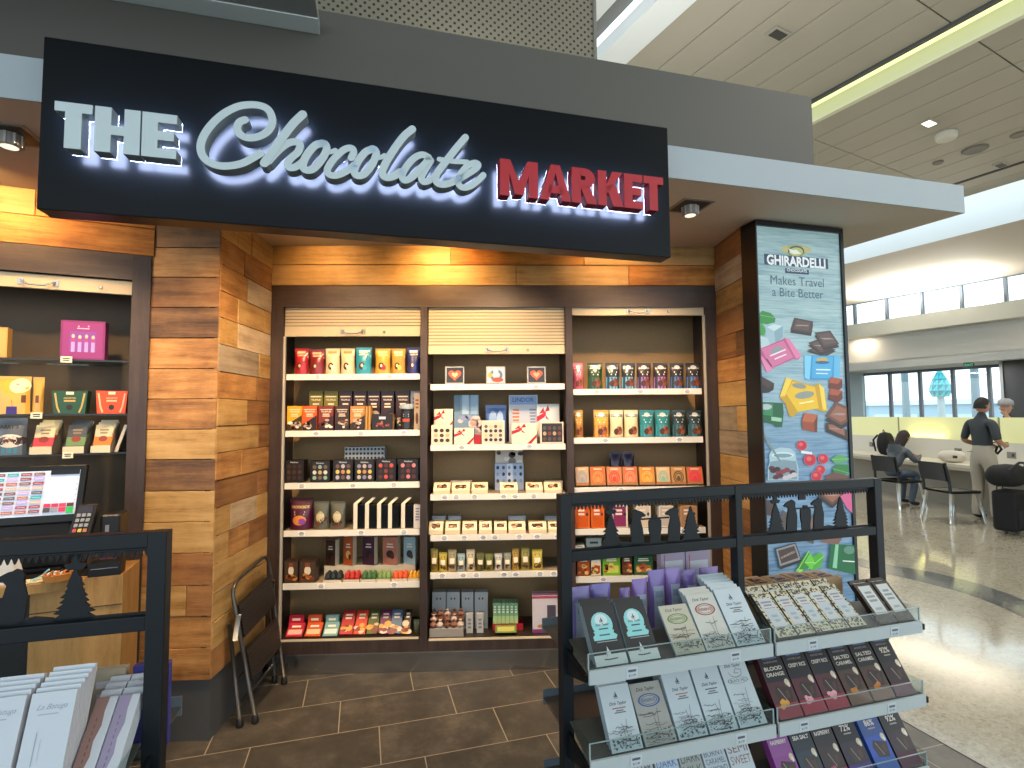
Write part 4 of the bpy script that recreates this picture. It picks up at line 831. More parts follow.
# ================================================================ goods in the left cabinet
def lgood(kind, x0, x1, pt, z, y, body, items, nm, cat, lab, d=.05, tilt=0, yaw=0, side=None, h=None, grp='goods behind the till'):
    cx, w, hh = span(LC, x0, x1, pt, z, y)
    mb = box_prod(w, h or hh, d, body, items, side) if kind == 'box' else pouch_prod(w, h or hh, d, body, items)
    return place(LC, mb, nm, cat, lab, grp, cx, z+.0008+d*math.sin(R_(tilt)), y+(d/2 if kind != 'box' else 0), tilt, yaw)
Z1, Z2, Z3 = LSZ
PUR = [('r', .02, .02, .98, .98, mat('#7a2464', .35)), ('r', .05, .05, .95, .95, mat('#8a2c74', .3)), ('r', .2, .2, .8, .72, mat('#7c3f98', .3))]
for i in range(4): PUR += [('r', .24+i*.15, .2, .32+i*.15, .45, mat('#b58fd0')), ('e', .28+i*.15, .6-(i % 2)*.02, .035, .05, mat('#e0b890')), ('e', .28+i*.15, .5, .035, .04, mat('#c03a6a'))]
PUR += [('e', .4, .85, .02, .02, mat('#e8a8c0')), ('e', .62, .86, .02, .02, mat('#e8a8c0')), ('l', .35, .78, .65, .82, 1, mat('#e8b8d0'))]
lgood('box', 60, 106, 321, Z1, .05, '#7a2464', PUR, 'chocolate_box', 'box', 'purple gift box with pictured bottles on the upper glass shelf', d=.06)
lgood('box', -22, 8, 327, Z1, .06, '#c79a4e', [('r', .05, .05, .95, .95, mat('#d0a862'))], 'chocolate_box', 'box', 'tan carton cut by the left edge of the photo, upper glass shelf')
lgood('box', 60, 72, 355, Z1-.018, .018, '#efe6c8', [('l', .1, .2, .9, .8, 2, INK)], 'price_tag', 'price tag', 'small cream price tag below the purple gift box', d=.003, h=.03)
TOF = [('e', .72, .75, .3, .2, mat('#f0e2b0')), ('l', .55, .7, .9, .82, 2, mat('#6a3a7a')), ('p', [(0, .2), (.35, .6), (.55, .35), (.6, .1), (0, .1)], mat('#a0482c', .4)), ('r', .4, 0, .7, .2, mat('#3c2c84')), ('r', .8, .3, .92, .5, CH[1])]
lgood('pouch', -8, 29, 376, Z2, .04, '#e0b04c', TOF, 'chocolate_pouch', 'pouch', 'golden toffee pouch with cream oval at the left edge, middle glass shelf', d=.07)
lgood('pouch', 31, 43, 377, Z2, .06, '#d0a24a', [('r', .4, .3, .7, .5, CH[1])], 'chocolate_pouch', 'pouch', 'golden pouch half hidden behind the toffee pouch, middle glass shelf', d=.04)
for x0, x1, c, ln, lab in ((51, 88, '#1f4c30', '#c8a860', 'green trapezoid gift box on the middle glass shelf'), (95, 128, '#e04a18', '#f0b88a', 'orange trapezoid gift box on the middle glass shelf')):
    cx, w, hh = span(LC, x0, x1, 391, Z2, .05); C = mat(c, .35); mb = MB(); k = .06*w
    mb.prism([(-w/2+k, 0), (w/2-k, 0), (w/2, hh), (-w/2, hh)], 0, .06, C)
    art(mb, lambda u, v, o, w=w, hh=hh: ((u-.5)*w*.9, -o, v*hh), [('r', .38, .84, .62, .96, mat('#f0e4c0')), ('t', 'ASSORTED', .5, .68, .4, None, mat(ln)), ('l', .3, .5, .7, .62, 1, mat(ln)), ('e', .5, .28, .1, .12, CH[2]), ('z', [(.04, .9), (.12, .3), (.2, .05)], .004, mat(ln)), ('z', [(.96, .9), (.88, .3), (.8, .05)], .004, mat(ln))], w, hh)
    place(LC, mb, 'gift_box', 'box', lab, 'goods behind the till', cx, Z2+.0008, .05)
lgood('box', 30, 42, 413, Z2-.022, .018, '#efe6c8', [('l', .1, .2, .9, .8, 2, INK)], 'price_tag', 'price tag', 'small cream price tag left of the green gift box', d=.003, h=.03)
lgood('box', 62, 73, 451, Z3-.022, .018, '#efe6c8', [('l', .1, .2, .9, .8, 2, INK)], 'price_tag', 'price tag', 'small cream price tag on the lower glass shelf', d=.003, h=.03)
lgood('pouch', -6, 25, 418, Z3, .03, '#586270', [('t', "HARRY'S", .35, .76, .8, None, mat('#20242c'), .03), ('e', .5, .38, .5, .18, mat('#e4d8c8')), ('s', .05, .3, .9, .45, 9, .1, CH), ('r', .0, .05, 1, .2, mat('#3c8298'))], 'chocolate_pouch', 'pouch', 'slate blue nut pouch at the left edge, lower glass shelf', d=.07)
for x0, x1, c1, c2, side, lab in ((30, 58, '#d8c8a0', '#c0404c', '#6d665c', 'open carton of cream and red bars on the lower glass shelf'), (63, 90, '#4c5054', '#6a8a5a', '#5c5c58', 'open carton of grey bars with green leaf on the lower glass shelf'), (91, 116, '#cdbfa0', '#e0782c', '#6d665c', 'open carton of cream and orange bars on the lower glass shelf')):
    cx, w, hh = span(LC, x0, x1-4, 422, Z3, .04); mb = MB(); K = mat('#dccfae', .5); d = .10
    mb.add([(-w/2, 0, 0), (w/2, 0, 0), (w/2, d, 0), (-w/2, d, 0), (-w/2, 0, hh*.22), (w/2, 0, hh*.22), (w/2, d, hh), (-w/2, d, hh)], [(0, 3, 2, 1), (0, 1, 5, 4), (2, 3, 7, 6)], K)
    mb.add([(w/2, 0, 0), (w/2, d, 0), (w/2, d, hh), (w/2, 0, hh*.22), (-w/2, 0, 0), (-w/2, d, 0), (-w/2, d, hh), (-w/2, 0, hh*.22)], [(0, 1, 2, 3), (7, 6, 5, 4)], mat(side, .5))
    for k, yy in enumerate((.01, .035, .06)):
        t = .25; z0 = hh*.12
        P = lambda u, v, o, yy=yy: ((u-.5)*w*.92, yy+v*.035-o, z0+v*hh*.78+.012*k)
        mb.grid(lambda u, v: P(u, v, 0), 1, 1, mat(c1, .45))
        art(mb, P, [('r', .0, .15, 1, .5, mat(c2, .45)), ('e', .5, .42, .25, .12, mat('#8a3a28')), ('l', .2, .6, .8, .85, 2, mat('#8a7a60'))], w, hh)
    place(LC, mb, 'bar_carton', 'carton', lab, 'goods behind the till', cx, Z3+.0008, .03, yaw=-8)
lgood('box', 113, 119, 424, Z3, .05, '#d8d4cc', [], 'leaning_card', 'card', 'white card leaning against the cabinet post, lower glass shelf', d=.004, tilt=18, yaw=-50)
# ================================================================ steel display racks
ACR = bpy.data.materials.new('clear_acrylic'); ACR.use_nodes = True
_N, _L = ACR.node_tree.nodes, ACR.node_tree.links; _N.clear()
_o = _N.new('ShaderNodeOutputMaterial'); _t = _N.new('ShaderNodeBsdfTransparent'); _g = _N.new('ShaderNodeBsdfGlossy'); _m = _N.new('ShaderNodeMixShader'); _f = _N.new('ShaderNodeFresnel')
_t.inputs[0].default_value = (.9, .94, .94, 1); _g.inputs['Roughness'].default_value = .04; _f.inputs[0].default_value = 1.5
_m.inputs[0].default_value = .07; _L.new(_t.outputs[0], _m.inputs[1]); _L.new(_g.outputs[0], _m.inputs[2]); _L.new(_m.outputs[0], _o.inputs[0])
ACE = mat('#9fb3b6', .2); SHW = mat('#b9c4c6', .4)
def tree_poly(cx, z0, h, w, n=9, top=True):
    L = []; R = []; rg = random.Random(int(cx*1000))
    for i in range(n):
        f = i/n; zz = z0+.004+f*h*.92; ww = w/2*(1-f)**.8*(1+.12*rg.uniform(-1, 1))
        R += [(cx+ww, zz), (cx+ww*.68, zz+h*.92/n*.75)]; L += [(cx-ww*(1+.1*rg.uniform(-1, 1)), zz), (cx-ww*.66, zz+h*.92/n*.75)]
    return [(cx+w*.45, z0-.004)]+R+[(cx, z0+h)]+L[::-1]+[(cx-w*.45, z0-.004)]
def bear_poly(cx, z0, h, w, d=1):   # an upright bear in profile, d=+1 looks right
    P = [(-.42,0),(-.46,.25),(-.5,.5),(-.42,.68),(-.36,.80),(-.40,.9),(-.28,.97),(-.12,1.0),(.02,.96),(.14,.95),(.34,.90),(.52,.83),(.46,.79),(.26,.78),(.16,.72),(.22,.6),(.30,.45),(.34,.25),(.36,.1),(.5,.02),(.5,0)]
    return [(cx+d*x*w, z0-.004+z*(h+.004)) for x, z in P]
def bag_poly(cx, z0, h, w):
    P = [(-.42,.05),(-.5,.3),(-.5,.72),(-.36,.84),(-.2,.86),(-.2,.98),(.2,.98),(.2,.86),(.36,.84),(.5,.72),(.5,.3),(.42,.05),(.2,0),(-.2,0)]
    return [(cx+x*w, z0+z*h) for x, z in P]
def rack(lab, fr, ups, shelves, xs_panels, group, back=True):
    t = empty('display_rack', lab, 'rack', fr.w(0, 0, 0), (0, 0, fr.rz), group)
    mb = MB(); x0, x1 = ups[0][0], ups[-1][1]
    for a, b in ups: mb.box(a, -.02, .0, b, .02, 1.34, RACK)
    for (a, b), (c, d) in zip(ups, ups[1:]):
        mb.box(b, -.018, 1.306, c, .018, 1.34, RACK).box(b, -.018, 1.122, c, .018, 1.155, RACK).box(b, -.02, .10, c, .02, .14, RACK)
    for a, b in ups: mb.box(a, -.28, .0, b, .28, .04, RACK)
    mb.build('frame', t, bevel=.0025)
    for (a, b), (c, d), items in zip(ups, ups[1:], xs_panels):
        p = MB(); n = int((c-b)/.013)
        for i in range(n):
            u = b+(c-b)*(i+.5)/n; p.prism([(u-.006, 1.300), (u, 1.284), (u+.006, 1.300)], -.003, .003, RACK)
        p.box(b-.001, -.003, 1.154, c+.001, .003, 1.160, RACK).box(b-.001, -.003, 1.298, c+.001, .003, 1.307, RACK)
        for it in items:
            k, cx = it[0], it[1]
            if k == 'tree': p.prism(tree_poly(cx, 1.157, .118, .078), -.003, .003, RACK)
            if k == 'treetop':
                p.prism(tree_poly(cx, 1.157, .112, .080), -.003, .003, RACK)
                p.prism([(cx-.022, 1.276), (cx-.007, 1.28), (cx-.012, 1.299), (cx+.012, 1.299), (cx+.007, 1.28), (cx+.022, 1.276), (cx+.014, 1.265), (cx-.014, 1.265)], -.003, .003, RACK)
            if k == 'bear': p.prism(bear_poly(cx, 1.157, .118, .058, it[2]), -.003, .003, RACK)
            if k == 'pack': p.prism(bag_poly(cx, 1.182, .070, .048), -.003, .003, RACK); p.box(cx-.055, -.003, 1.238, cx+.055, .003, 1.243, RACK); p.box(cx-.02, -.002, 1.158, cx+.02, .002, 1.186, RACK)
            if k == 'lamp': p.prism([(cx-.016, 1.272), (cx-.016, 1.299), (cx+.016, 1.299), (cx+.016, 1.272)], -.003, .003, RACK)
            if k == 'rock': p.prism([(cx-.03, 1.158), (cx-.02, 1.167), (cx, 1.170), (cx+.03, 1.165), (cx+.05, 1.158)], -.003, .003, RACK)
        p.build('cutout_panel', t)
    rg = random.Random(5)
    for z in shelves:
        for (a, b), (c, d) in zip(ups, ups[1:]):
            s0, s1 = b-.015, c+.0
            s = MB().add([(s0, -.17, z-.012), (s1, -.17, z-.012), (s1, -.02, z+.03), (s0, -.02, z+.03), (s0, -.17, z-.016), (s1, -.17, z-.016), (s1, -.02, z+.026), (s0, -.02, z+.026)], [(0,1,2,3),(7,6,5,4),(0,3,7,4),(1,5,6,2),(3,2,6,7)], mat('#5a564e', .5)).box(s0, -.178, z-.040, s1, -.170, z, SHW).build('shelf', t)
            g = MB().box(s0, -.170, z-.002, s1, -.167, z+.045, ACR).box(s0, -.1705, z+.0445, s1, -.1665, z+.046, ACE).box(s0, -.17, z-.002, s0+.003, -.03, z+.045, ACR).box(s1-.003, -.17, z-.002, s1, -.03, z+.045, ACR).box(s1-.0032, -.1705, z, s1+.0002, -.1665, z+.0455, ACE).box(s0-.0002, -.1705, z, s0+.0032, -.1665, z+.0455, ACE)
            g.build('front_guard', s)
            for k in range(2):
                cx = s0+(s1-s0)*(.2+.55*k+rg.uniform(-.05, .05)); lb = MB().box(cx-.019, -.1795, z-.036, cx+.019, -.1782, z-.006, mat('#c6d0d4', .4))
                art(lb, lambda u, v, o_: (cx-.019+.038*u, -.1795-o_, z-.036+.03*v), [('l', .15, .5, .85, .9, 1, mat('#5a6070')), ('t', '$11.99', .5, .25, .6, None, mat('#4a5468'))], .038, .03)
                lb.build('price_label', s)
        for a, b in ups:
            bm = MB(); xm = (a+b)/2; bm.prism_z([(xm-.004, -.17), (xm+.004, -.17), (xm+.004, -.02), (xm-.004, -.02)], z-.03, z-.018, RACK)
            bm.add([(xm-.004, -.17, z-.035), (xm+.004, -.17, z-.035), (xm+.004, -.02, z-.08), (xm-.004, -.02, z-.08), (xm-.004, -.17, z-.015), (xm+.004, -.17, z-.015), (xm+.004, -.02, z-.0), (xm-.004, -.02, z-.0)], [(0,1,2,3),(4,5,6,7),(0,4,5,1),(0,3,7,4),(1,2,6,5),(3,2,6,7)], RACK)
            bm.build('bracket', t)
        if back:
            sb = MB().box(ups[0][1]-.015, .02, z-.03, ups[-1][0], .24, z-.026, mat('#5a564e', .5)).box(ups[0][1]-.015, .24, z-.05, ups[-1][0], .246, z, mat('#66727a', .4))
            sb.build('rear_shelf', t)
    return t
RF = Fr(.212, 1.74, 76.3)
def rx(px): return RF.px(px, 530, 0)[0]
UPS = [(0, .038), (.670, .698), (1.314, 1.350)]
SZ = [.852, .598, .352]
rack('black steel rack of chocolate bars at the right, before the lit poster', RF, UPS, SZ,
     [[('treetop', rx(611)), ('rock', rx(624)), ('bear', rx(638), 1), ('pack', rx(655)), ('bear', rx(673), -1), ('tree', rx(691))],
      [('treetop', rx(776)), ('bear', rx(791), -1), ('pack', rx(806)), ('lamp', rx(803)), ('bear', rx(818), -1), ('rock', rx(829)), ('tree', rx(841))]], 'black steel display racks')
LF = Fr(-.75, 1.268, 77.33)
def lx(px): return LF.px(px, 590, 0)[0]
rack('black steel rack at the lower left, in front of the till counter', LF, [(-1.35, -1.312), (-.70, -.672), (-.038, 0)], SZ,
     [[('tree', -1.2), ('bear', -1.0, 1), ('tree', -.8)], [('treetop', -.6), ('pack', -.38), ('bear', lx(12), -1), ('rock', lx(36)), ('treetop', lx(75))]], 'black steel display racks')

# ---- bars
leopard_ref = [None]
def bar(fr, mb_fn, px0, px1, row, z, L, tilt, n, name, label, group, yb=-.160, dy=.0145, dz=.0035, d=.009, xw=None):
    if xw is None:
        xa = fr.px(px0, row, yb)[0]; xb = fr.px(px1, row, yb)[0]
    else: xa, xb = xw
    w = (xb-xa)*.97; cx = (xa+xb)/2; r = []; th = R_(tilt)
    sl = .28; d = .014 if mb_fn is leopard_ref[0] else d
    dy = (d+.0012)/(math.cos(th)-sl*math.sin(th)) if n > 1 else 0
    for k in range(n-1, -1, -1):
        mb = mb_fn(w, L, d, k > 0)
        lb = label if n == 1 else (label+', front one' if k == 0 else label+', %s in stack' % ORD[k])
        o = mb.build(name, None, fr.w(cx, yb+dy*k, z-.0092+d*math.sin(th)+sl*d*math.cos(th)+sl*dy*k+.0012+sl*(yb+.160)), (-R_(tilt), 0, fr.rz)); tag(o, lb, 'chocolate bar', group); r.append(o)
    return r
def scene_art(dk, seed, v1=.42):
    rg = random.Random(seed); it = []
    C_ = mat(dk, .5)
    for k in range(15):
        y0 = rg.uniform(.03, v1); x = rg.uniform(0, .5); pts = []
        for i in range(7): pts.append((min(.97, x+i*.07), y0+rg.uniform(-.018, .018)))
        it.append(('z', pts, rg.uniform(.0003, .0009), C_))
    it += [('z', [(.62, .08), (.6, .3), (.66, v1+.06)], .0006, C_), ('z', [(.5, .1), (.52, .3), (.48, v1)], .0006, C_), ('z', [(.2, .12), (.45, .16), (.8, .12), (.9, .2)], .0014, C_)]
    it += [('s', .06, .03, .94, .24, 46, .018, [C_, mat('#8a9094', .5)])]
    return it[:4]+it[4:]
def boat(cu, cv, s, m): return [('p', [(cu-.02*s, cv), (cu+.0*s, cv+.09*s), (cu+.055*s, cv+.005*s)], m), ('p', [(cu-.03*s, cv+.002*s), (cu-.025*s, cv+.05*s), (cu-.07*s, cv+.004*s)], m), ('z', [(cu-.06*s, cv-.01*s), (cu+.06*s, cv-.01*s)], .0007, m)]
EDGE = mat('#8fa0aa', .5)
def dt(paper, accent, dk, seed, style):
    def fn(w, L, d, plain):
        it = []
        if not plain:
            A = mat(accent, .5); D = mat(dk, .5)
            if style == 'boat':
                it += boat(.5, .80, 1.1, D)+[('t', 'Dick Taylor', .52, .70, .56, None, D, .01, .35), ('r', .3, .625, .74, .64, A), ('l', .34, .55, .72, .61, 2, mat('#6d7276'))]+scene_art(dk, seed, .40)
            elif style == 'ring':
                it += [('t', 'Dick Taylor', .48, .88, .6, None, D, .01, .35), ('o', .5, .70, .36, .11, .84, A), ('o', .5, .70, .27, .075, .9, A), ('t', 'RESERVE', .5, .70, .42, None, A, .01)]+scene_art(dk, seed, .5)
            elif style == 'pale':
                it += [('t', 'Dick Taylor', .48, .91, .6, None, D, .01, .35), ('z', [(.25, .82), (.3, .76), (.5, .73), (.7, .76), (.75, .84), (.55, .86), (.45, .80), (.62, .79)], .0007, D), ('t', 'BLACK FIG', .5, .68, .55, None, D, .0), ('o', .5, .68, .38, .05, .93, D)]+scene_art(dk, seed, .5)
        return box_prod(w, L, d, paper, it, '#9fb1bb', .5, top='#dbe2e4')
    return fn
def dark_dt(w, L, d, plain):
    T = mat('#8fcfd0', .5); D = mat('#20343a', .5); W = mat('#d3d8d6', .5)
    if plain: return box_prod(w, L, d, '#2c2c2d', [], '#8ea0a6', .5, top='#77827f')
    it = [('e', .5, .66, .34, .20, T), ('e', .5, .73, .2, .1, mat('#cfdfe0', .5)), ('p', [(.12, .46), (.2, .5), (.17, .55), (.83, .55), (.8, .5), (.9, .46), (.84, .40), (.14, .40)], T)]
    it += boat(.5, .70, .9, D)+[('t', 'Dick Taylor', .5, .645, .42, None, D, .01, .35), ('r', .36, .57, .66, .588, D), ('l', .3, .46, .7, .50, 1, mat('#3c6a70')), ('l', .2, .36, .85, .385, 1, mat('#9aa0a0')), ('r', .0, .0, 1, .17, W)]
    it += [('p', [(.42, .13), (.46, .30), (.58, .13)], W), ('p', [(.36, .14), (.44, .24), (.44, .14)], mat('#b4b9b8', .5)), ('z', [(.3, .1), (.45, .09), (.72, .1)], .0018, mat('#5a605e'))]
    return box_prod(w, L, d, '#2c2c2d', it, '#8ea0a6', .5, top='#77827f')
g1 = 'craft chocolate bars on the right rack'; Lb = .178
bar(RF, dark_dt, 596, 629, 662, SZ[0], Lb, 37, 3, 'chocolate_bar', 'charcoal bar with teal oval badge, left end, top shelf', g1)
bar(RF, dark_dt, 630.5, 661, 655, SZ[0], Lb, 37, 2, 'chocolate_bar', 'charcoal bar with teal oval badge, second along, top shelf', g1)
bar(RF, dt('#bdb9a6', '#6a8a4a', '#5c5c50', 3, 'ring'), 676, 706, 648, SZ[0], Lb*.86, 42, 1, 'chocolate_bar', 'beige paper bar with a green ring crest, alone on the top shelf', g1)
bar(RF, dt('#c5c6bd', '#a05048', '#55565a', 4, 'ring'), 706.5, 736, 643, SZ[0], Lb, 40, 3, 'chocolate_bar', 'pale bar with a red ring crest, top shelf', g1)
bar(RF, dt('#c0cdd2', '#4a5258', '#44505a', 5, 'boat'), 737, 766, 638, SZ[0], Lb*1.04, 40, 6, 'chocolate_bar', 'pale blue bar with a boat, right end of left bay, top shelf', g1, dz=.006)
bar(RF, dt('#c3cfd3', '#a05a48', '#4a545c', 6, 'boat'), 612, 644, 748, SZ[1], Lb*.98, 33, 3, 'chocolate_bar', 'pale bar with a boat and rust line, first on the second shelf', g1)
bar(RF, dt('#a9a9a2', '#4a6a98', '#504c4a', 7, 'ring'), 645.5, 678, 740, SZ[1], Lb*.95, 38, 1, 'chocolate_bar', 'grey paper bar with a blue ring crest, second shelf', g1)
bar(RF, dt('#bfccd2', '#c07050', '#4e565c', 8, 'boat'), 679, 709, 733, SZ[1], Lb*1.06, 34, 6, 'chocolate_bar', 'pale bar with a boat and copper lettering, second shelf', g1)
bar(RF, dt('#c1ced3', '#4a5258', '#454d54', 9, 'boat'), 710, 739, 727, SZ[1], Lb*1.06, 34, 3, 'chocolate_bar', 'pale bar with a boat and dark line, fourth along the second shelf', g1)
bar(RF, dt('#c3cfd2', '#6a6a6a', '#4a5258', 10, 'pale'), 740, 768, 721, SZ[1], Lb*1.07, 34, 3, 'chocolate_bar', 'pale bar with a curling fig crest, second shelf', g1)
def lett(lines, ink, paper):
    def fn(w, L, d, plain):
        it = []; v = .88
        for s in lines: it.append(('t', s, .5, v, .86, .13 if len(lines) < 3 else .085, mat(ink, .6), .0)); v -= .18 if len(lines) < 3 else .12
        return box_prod(w, L, d, paper, it, '#9fb1bb', .5, top='#dfe6e8')
    return fn
for x0, x1, ls, ink, pap, lab in ((616, 641, ['BITTER', 'SWEET'], '#5a5658', '#b7bec2', 'first bar lettered BITTER on the third shelf'), (642.5, 668, ['BITTER', 'SWEET'], '#5a5658', '#b5bcc0', 'second bar lettered BITTER on the third shelf'), (669.5, 694, ['DARK', 'MILK'], '#4c78b4', '#b4c4d4', 'bar lettered DARK in blue on the third shelf'), (695, 718, ['DARK', 'MILK'], '#5c6468', '#a3a9a4', 'grey green bar lettered DARK MILK on the third shelf'), (719, 743, ['BURNT', 'CARAMEL', 'ALMOND'], '#5f6874', '#b9c6cf', 'pale bar lettered BURNT CARAMEL ALMOND on the third shelf'), (744, 768, ['SEMI', 'SWEET'], '#8a6a5c', '#c3cdd2', 'pale bar lettered SEMI SWEET on the third shelf')):
    bar(RF, lett(ls, ink, pap), x0, x1, 800, SZ[2], Lb*.98, 33, 1, 'chocolate_bar', lab, g1)
# leopard print bars and brown bars
def leopard(w, L, d, plain):
    it = [('s', .02, .02, .98, .98, 210, .024, [mat('#3c3830', .5), mat('#6a6250', .5), mat('#2c2a26', .5)]), ('r', .14, .2, .88, .86, mat('#bfc6c8', .5)), ('r', .14, .35, .88, .60, mat('#b3bfc6', .5)), ('l', .22, .66, .8, .8, 2, mat('#8f8a92')), ('r', .22, .62, .8, .635, mat('#a86a70', .5)), ('l', .3, .3, .7, .5, 2, mat('#9aa6ac'))]
    return box_prod(w, L, d, '#c9c1a2', it, '#4a4438', .5, top='#d8c8a0')
g2 = 'chocolate bars in the right bay of the rack'
leopard_ref[0] = leopard
for i, (x0, x1) in enumerate(((778.5, 798), (799, 816), (817, 833.5), (834, 850), (851, 867))):
    bar(RF, leopard, x0, x1, 636-i*4, SZ[0], .165, 52, 2, 'chocolate_bar', 'leopard print bar, white label, %s from the left' % ORD[i], g2, yb=-.158, d=.014)
def brownbar(w, L, d, plain):
    return box_prod(w, L, d, '#33271f', [('s', .02, .02, .98, .98, 50, .05, [mat('#4a3a2c', .5), mat('#241b15', .5)]), ('r', .14, .22, .86, .92, mat('#c4c9c8', .5)), ('l', .25, .5, .75, .8, 3, mat('#8a8f90')), ('l', .3, .3, .7, .4, 1, mat('#a0a4a4'))], '#241b15', .5, top='#3c2e24')
for i, (x0, x1) in enumerate(((880, 897.5), (898.5, 915))):
    bar(RF, brownbar, x0, x1, 615-i*3, SZ[0], .150, 44, 2, 'chocolate_bar', 'dark brown bar with white label, %s of two at the rack end' % ('left', 'right')[i], g2, yb=-.158)
# kraft boxes with windows lying behind the leopard bars
for i, (x0, x1, yy, lab) in enumerate(((.712, .80, -.045, 'nearest the middle post'), (.81, .90, -.035, 'second from the middle post'), (.91, 1.0, -.045, 'third from the middle post'), (1.01, 1.10, -.035, 'fourth from the middle post'), (1.11, 1.20, -.045, 'furthest from the middle post'))):
    w = x1-x0; mb = MB(); d = .11; h = .125
    mb.box(-w/2, 0, 0, w/2, d, h, mat('#caa67c', .55))
    art(mb, lambda u, v, o, w=w, d=d, h=h: ((u-.5)*w, v*d, h+o), [('r', .2, .25, .8, .8, mat('#6a4a3a', .25)), ('s', .25, .3, .75, .75, 8, .12, [mat('#8a6250'), mat('#b09080'), mat('#4a3026')])], w, d)
    mb.tube([(w*.3, .012, h+.002), (w*.36, .004, h+.018), (w*.42, .014, h+.004)], .002, mat('#d8bc90', .5), n=5)
    tag(RF.put(mb, 'kraft_window_box', (x0+x1)/2, yy+.085, SZ[0]-.0253), 'kraft window box behind the leopard bars, %s' % lab, 'box', 'kraft window boxes on the rack')
# intense dark bars
def gbar(title, c_low, c_mid, head, drip, small='INTENSE DARK', hcol='#d8cdbc'):
    def fn(w, L, d, plain):
        if plain: return box_prod(w, L, d, head, [('r', 0, .0, 1, .56, mat(c_mid, .4))], c_mid, .4, top='#1b1d26')
        it = [('r', 0, .0, 1, .56, mat(c_mid, .4)), ('r', 0, 0, 1, .22, mat(c_low, .4)), ('e', .5, .95, .36, .045, mat('#2a3350', .4)), ('t', 'GHIRARDELLI', .5, .945, .62, None, mat('#8c98b8'), .0), ('t', small, .5, .875, .6, None, mat('#a8977c'), .0)]
        v = .77
        for s in title:
            big = len(s) <= 3
            it.append(('t', s, .5, v, None if big else .76, .10 if big else .062, mat(hcol), .02)); v -= .095
        if len(title[0]) <= 3: it.append(('l', .35, .66, .7, .70, 1, mat('#a89c90')))
        it += [('p', [(.2, .40), (.32, .5), (.92, .44), (.8, .22), (.3, .24)], mat('#2f1d18', .35)), ('z', [(.38, .46), (.58, .26)], .0014, mat('#9c8a82')), ('p', [(.62, .40), (.78, .42), (.76, .3), (.62, .28)], mat('#4a2c22', .4)), ('e', .84, .53, .1, .055, mat('#cfc2a8', .4)), ('e', .88, .49, .06, .04, mat('#e0d6c0', .4))]
        if drip: it += [('s', .3, .17, .55, .26, 8, .045, [mat(drip, .35)])]
        return box_prod(w, L, d, head, it, c_mid, .4, top='#1b1d26')
    return fn
GI = [((779.5, 804), ['BLOOD', 'ORANGE'], '#98303c', '#4c2028', '#14151c', '#e0a03c', 'lettered BLOOD ORANGE', 3),
      ((804.5, 828), ['CRISPY RICE'], '#a42a3e', '#54202c', '#14151c', '#e8a0a8', 'lettered CRISPY RICE, left of two', 1), ((828.5, 850.5), ['CRISPY RICE'], '#a42a3e', '#54202c', '#14151c', '#e8a0a8', 'lettered CRISPY RICE, right of two', 1),
      ((851.5, 873), ['SALTED', 'CARAMEL'], '#76503e', '#4a3226', '#15151a', '#c88030', 'lettered SALTED CARAMEL, left of two', 2), ((874, 895.5), ['SALTED', 'CARAMEL'], '#76503e', '#4a3226', '#15151a', '#c88030', 'lettered SALTED CARAMEL, right of two', 1),
      ((896.5, 916), ['92%'], '#5c2438', '#2c1c20', '#1a1718', None, 'lettered 92%, second shelf', 1)]
for (x0, x1), tt, cl, cm, hd, dr, lab, n in GI:
    bar(RF, gbar(tt, cl, cm, hd, dr), x0, x1, 705-(x0-780)*.2, SZ[1], .19, 33, n, 'chocolate_bar', 'dark chocolate bar '+lab, g2)
GI = [((786, 808), ['RASPBERRY'], '#5a2c78', '#8a3f8c', '#8c4a90', None, 'purple bar lettered RASPBERRY, third shelf', 3), ((809, 831), ['SEA SALT'], '#2a5c98', '#1f3444', '#1e2a33', None, 'blue grey bar lettered SEA SALT', 2), ((831.5, 853), ['RASPBERRY'], '#a03848', '#33201f', '#241f22', '#b8485a', 'blackish bar lettered RASPBERRY', 1),
      ((854, 877), ['72%'], '#4c3480', '#2a2030', '#0e0f18', None, 'black and violet bar lettered 72%', 1), ((879.5, 901), ['86%'], '#3a5ea8', '#2f55b0', '#33508c', None, 'bright blue bar lettered 86%', 3), ((902, 923), ['92%'], '#5c2438', '#33202a', '#23201f', None, 'maroon bar lettered 92%, third shelf', 1)]
for (x0, x1), tt, cl, cm, hd, dr, lab, n in GI:
    bar(RF, gbar(tt, cl, cm, hd, dr, hcol='#e4ddd4'), x0, x1, 778-(x0-780)*.2, SZ[2], .19, 33, n, 'chocolate_bar', lab, g2)
# purple pouches on the rear side shelf
PP = [('r', .2, .02, .82, .74, mat('#a9b6c8', .4)), ('r', .28, .55, .74, .66, mat('#8a98b0')), ('l', .28, .15, .74, .5, 4, mat('#7f8aa8'))]
for i, (x0, x1, pt, yy, cl) in enumerate(((571, 592, 588, .05, '#8378b8'), (592, 613, 585, .06, '#7468b4'), (623, 634, 590, .03, '#7c62a8'), (634, 650, 580, .05, '#8468b4'), (650, 668, 571, .09, '#7c68b0'), (668, 684, 569, .09, '#8a70b8'), (685, 700, 571, .09, '#7c68b0'), (702, 722, 568, .11, '#8872b4'))):
    a = RF.px(x0, 600, yy)[0]; b = RF.px(x1, 600, yy)[0]; zt = RF.px((x0+x1)/2, pt, yy)[1]; z0 = SZ[0]-.0255
    w = abs(b-a)*.97; mb = pouch_prod(w, zt-z0, .045, cl, PP, crimp=1.0)
    tag(RF.put(mb, 'sweet_pouch', (a+b)/2, max(yy, .04)+.016, z0), 'violet pouch behind the right rack, %s from the left' % ORD[i], 'pouch', 'violet pouches behind the rack')
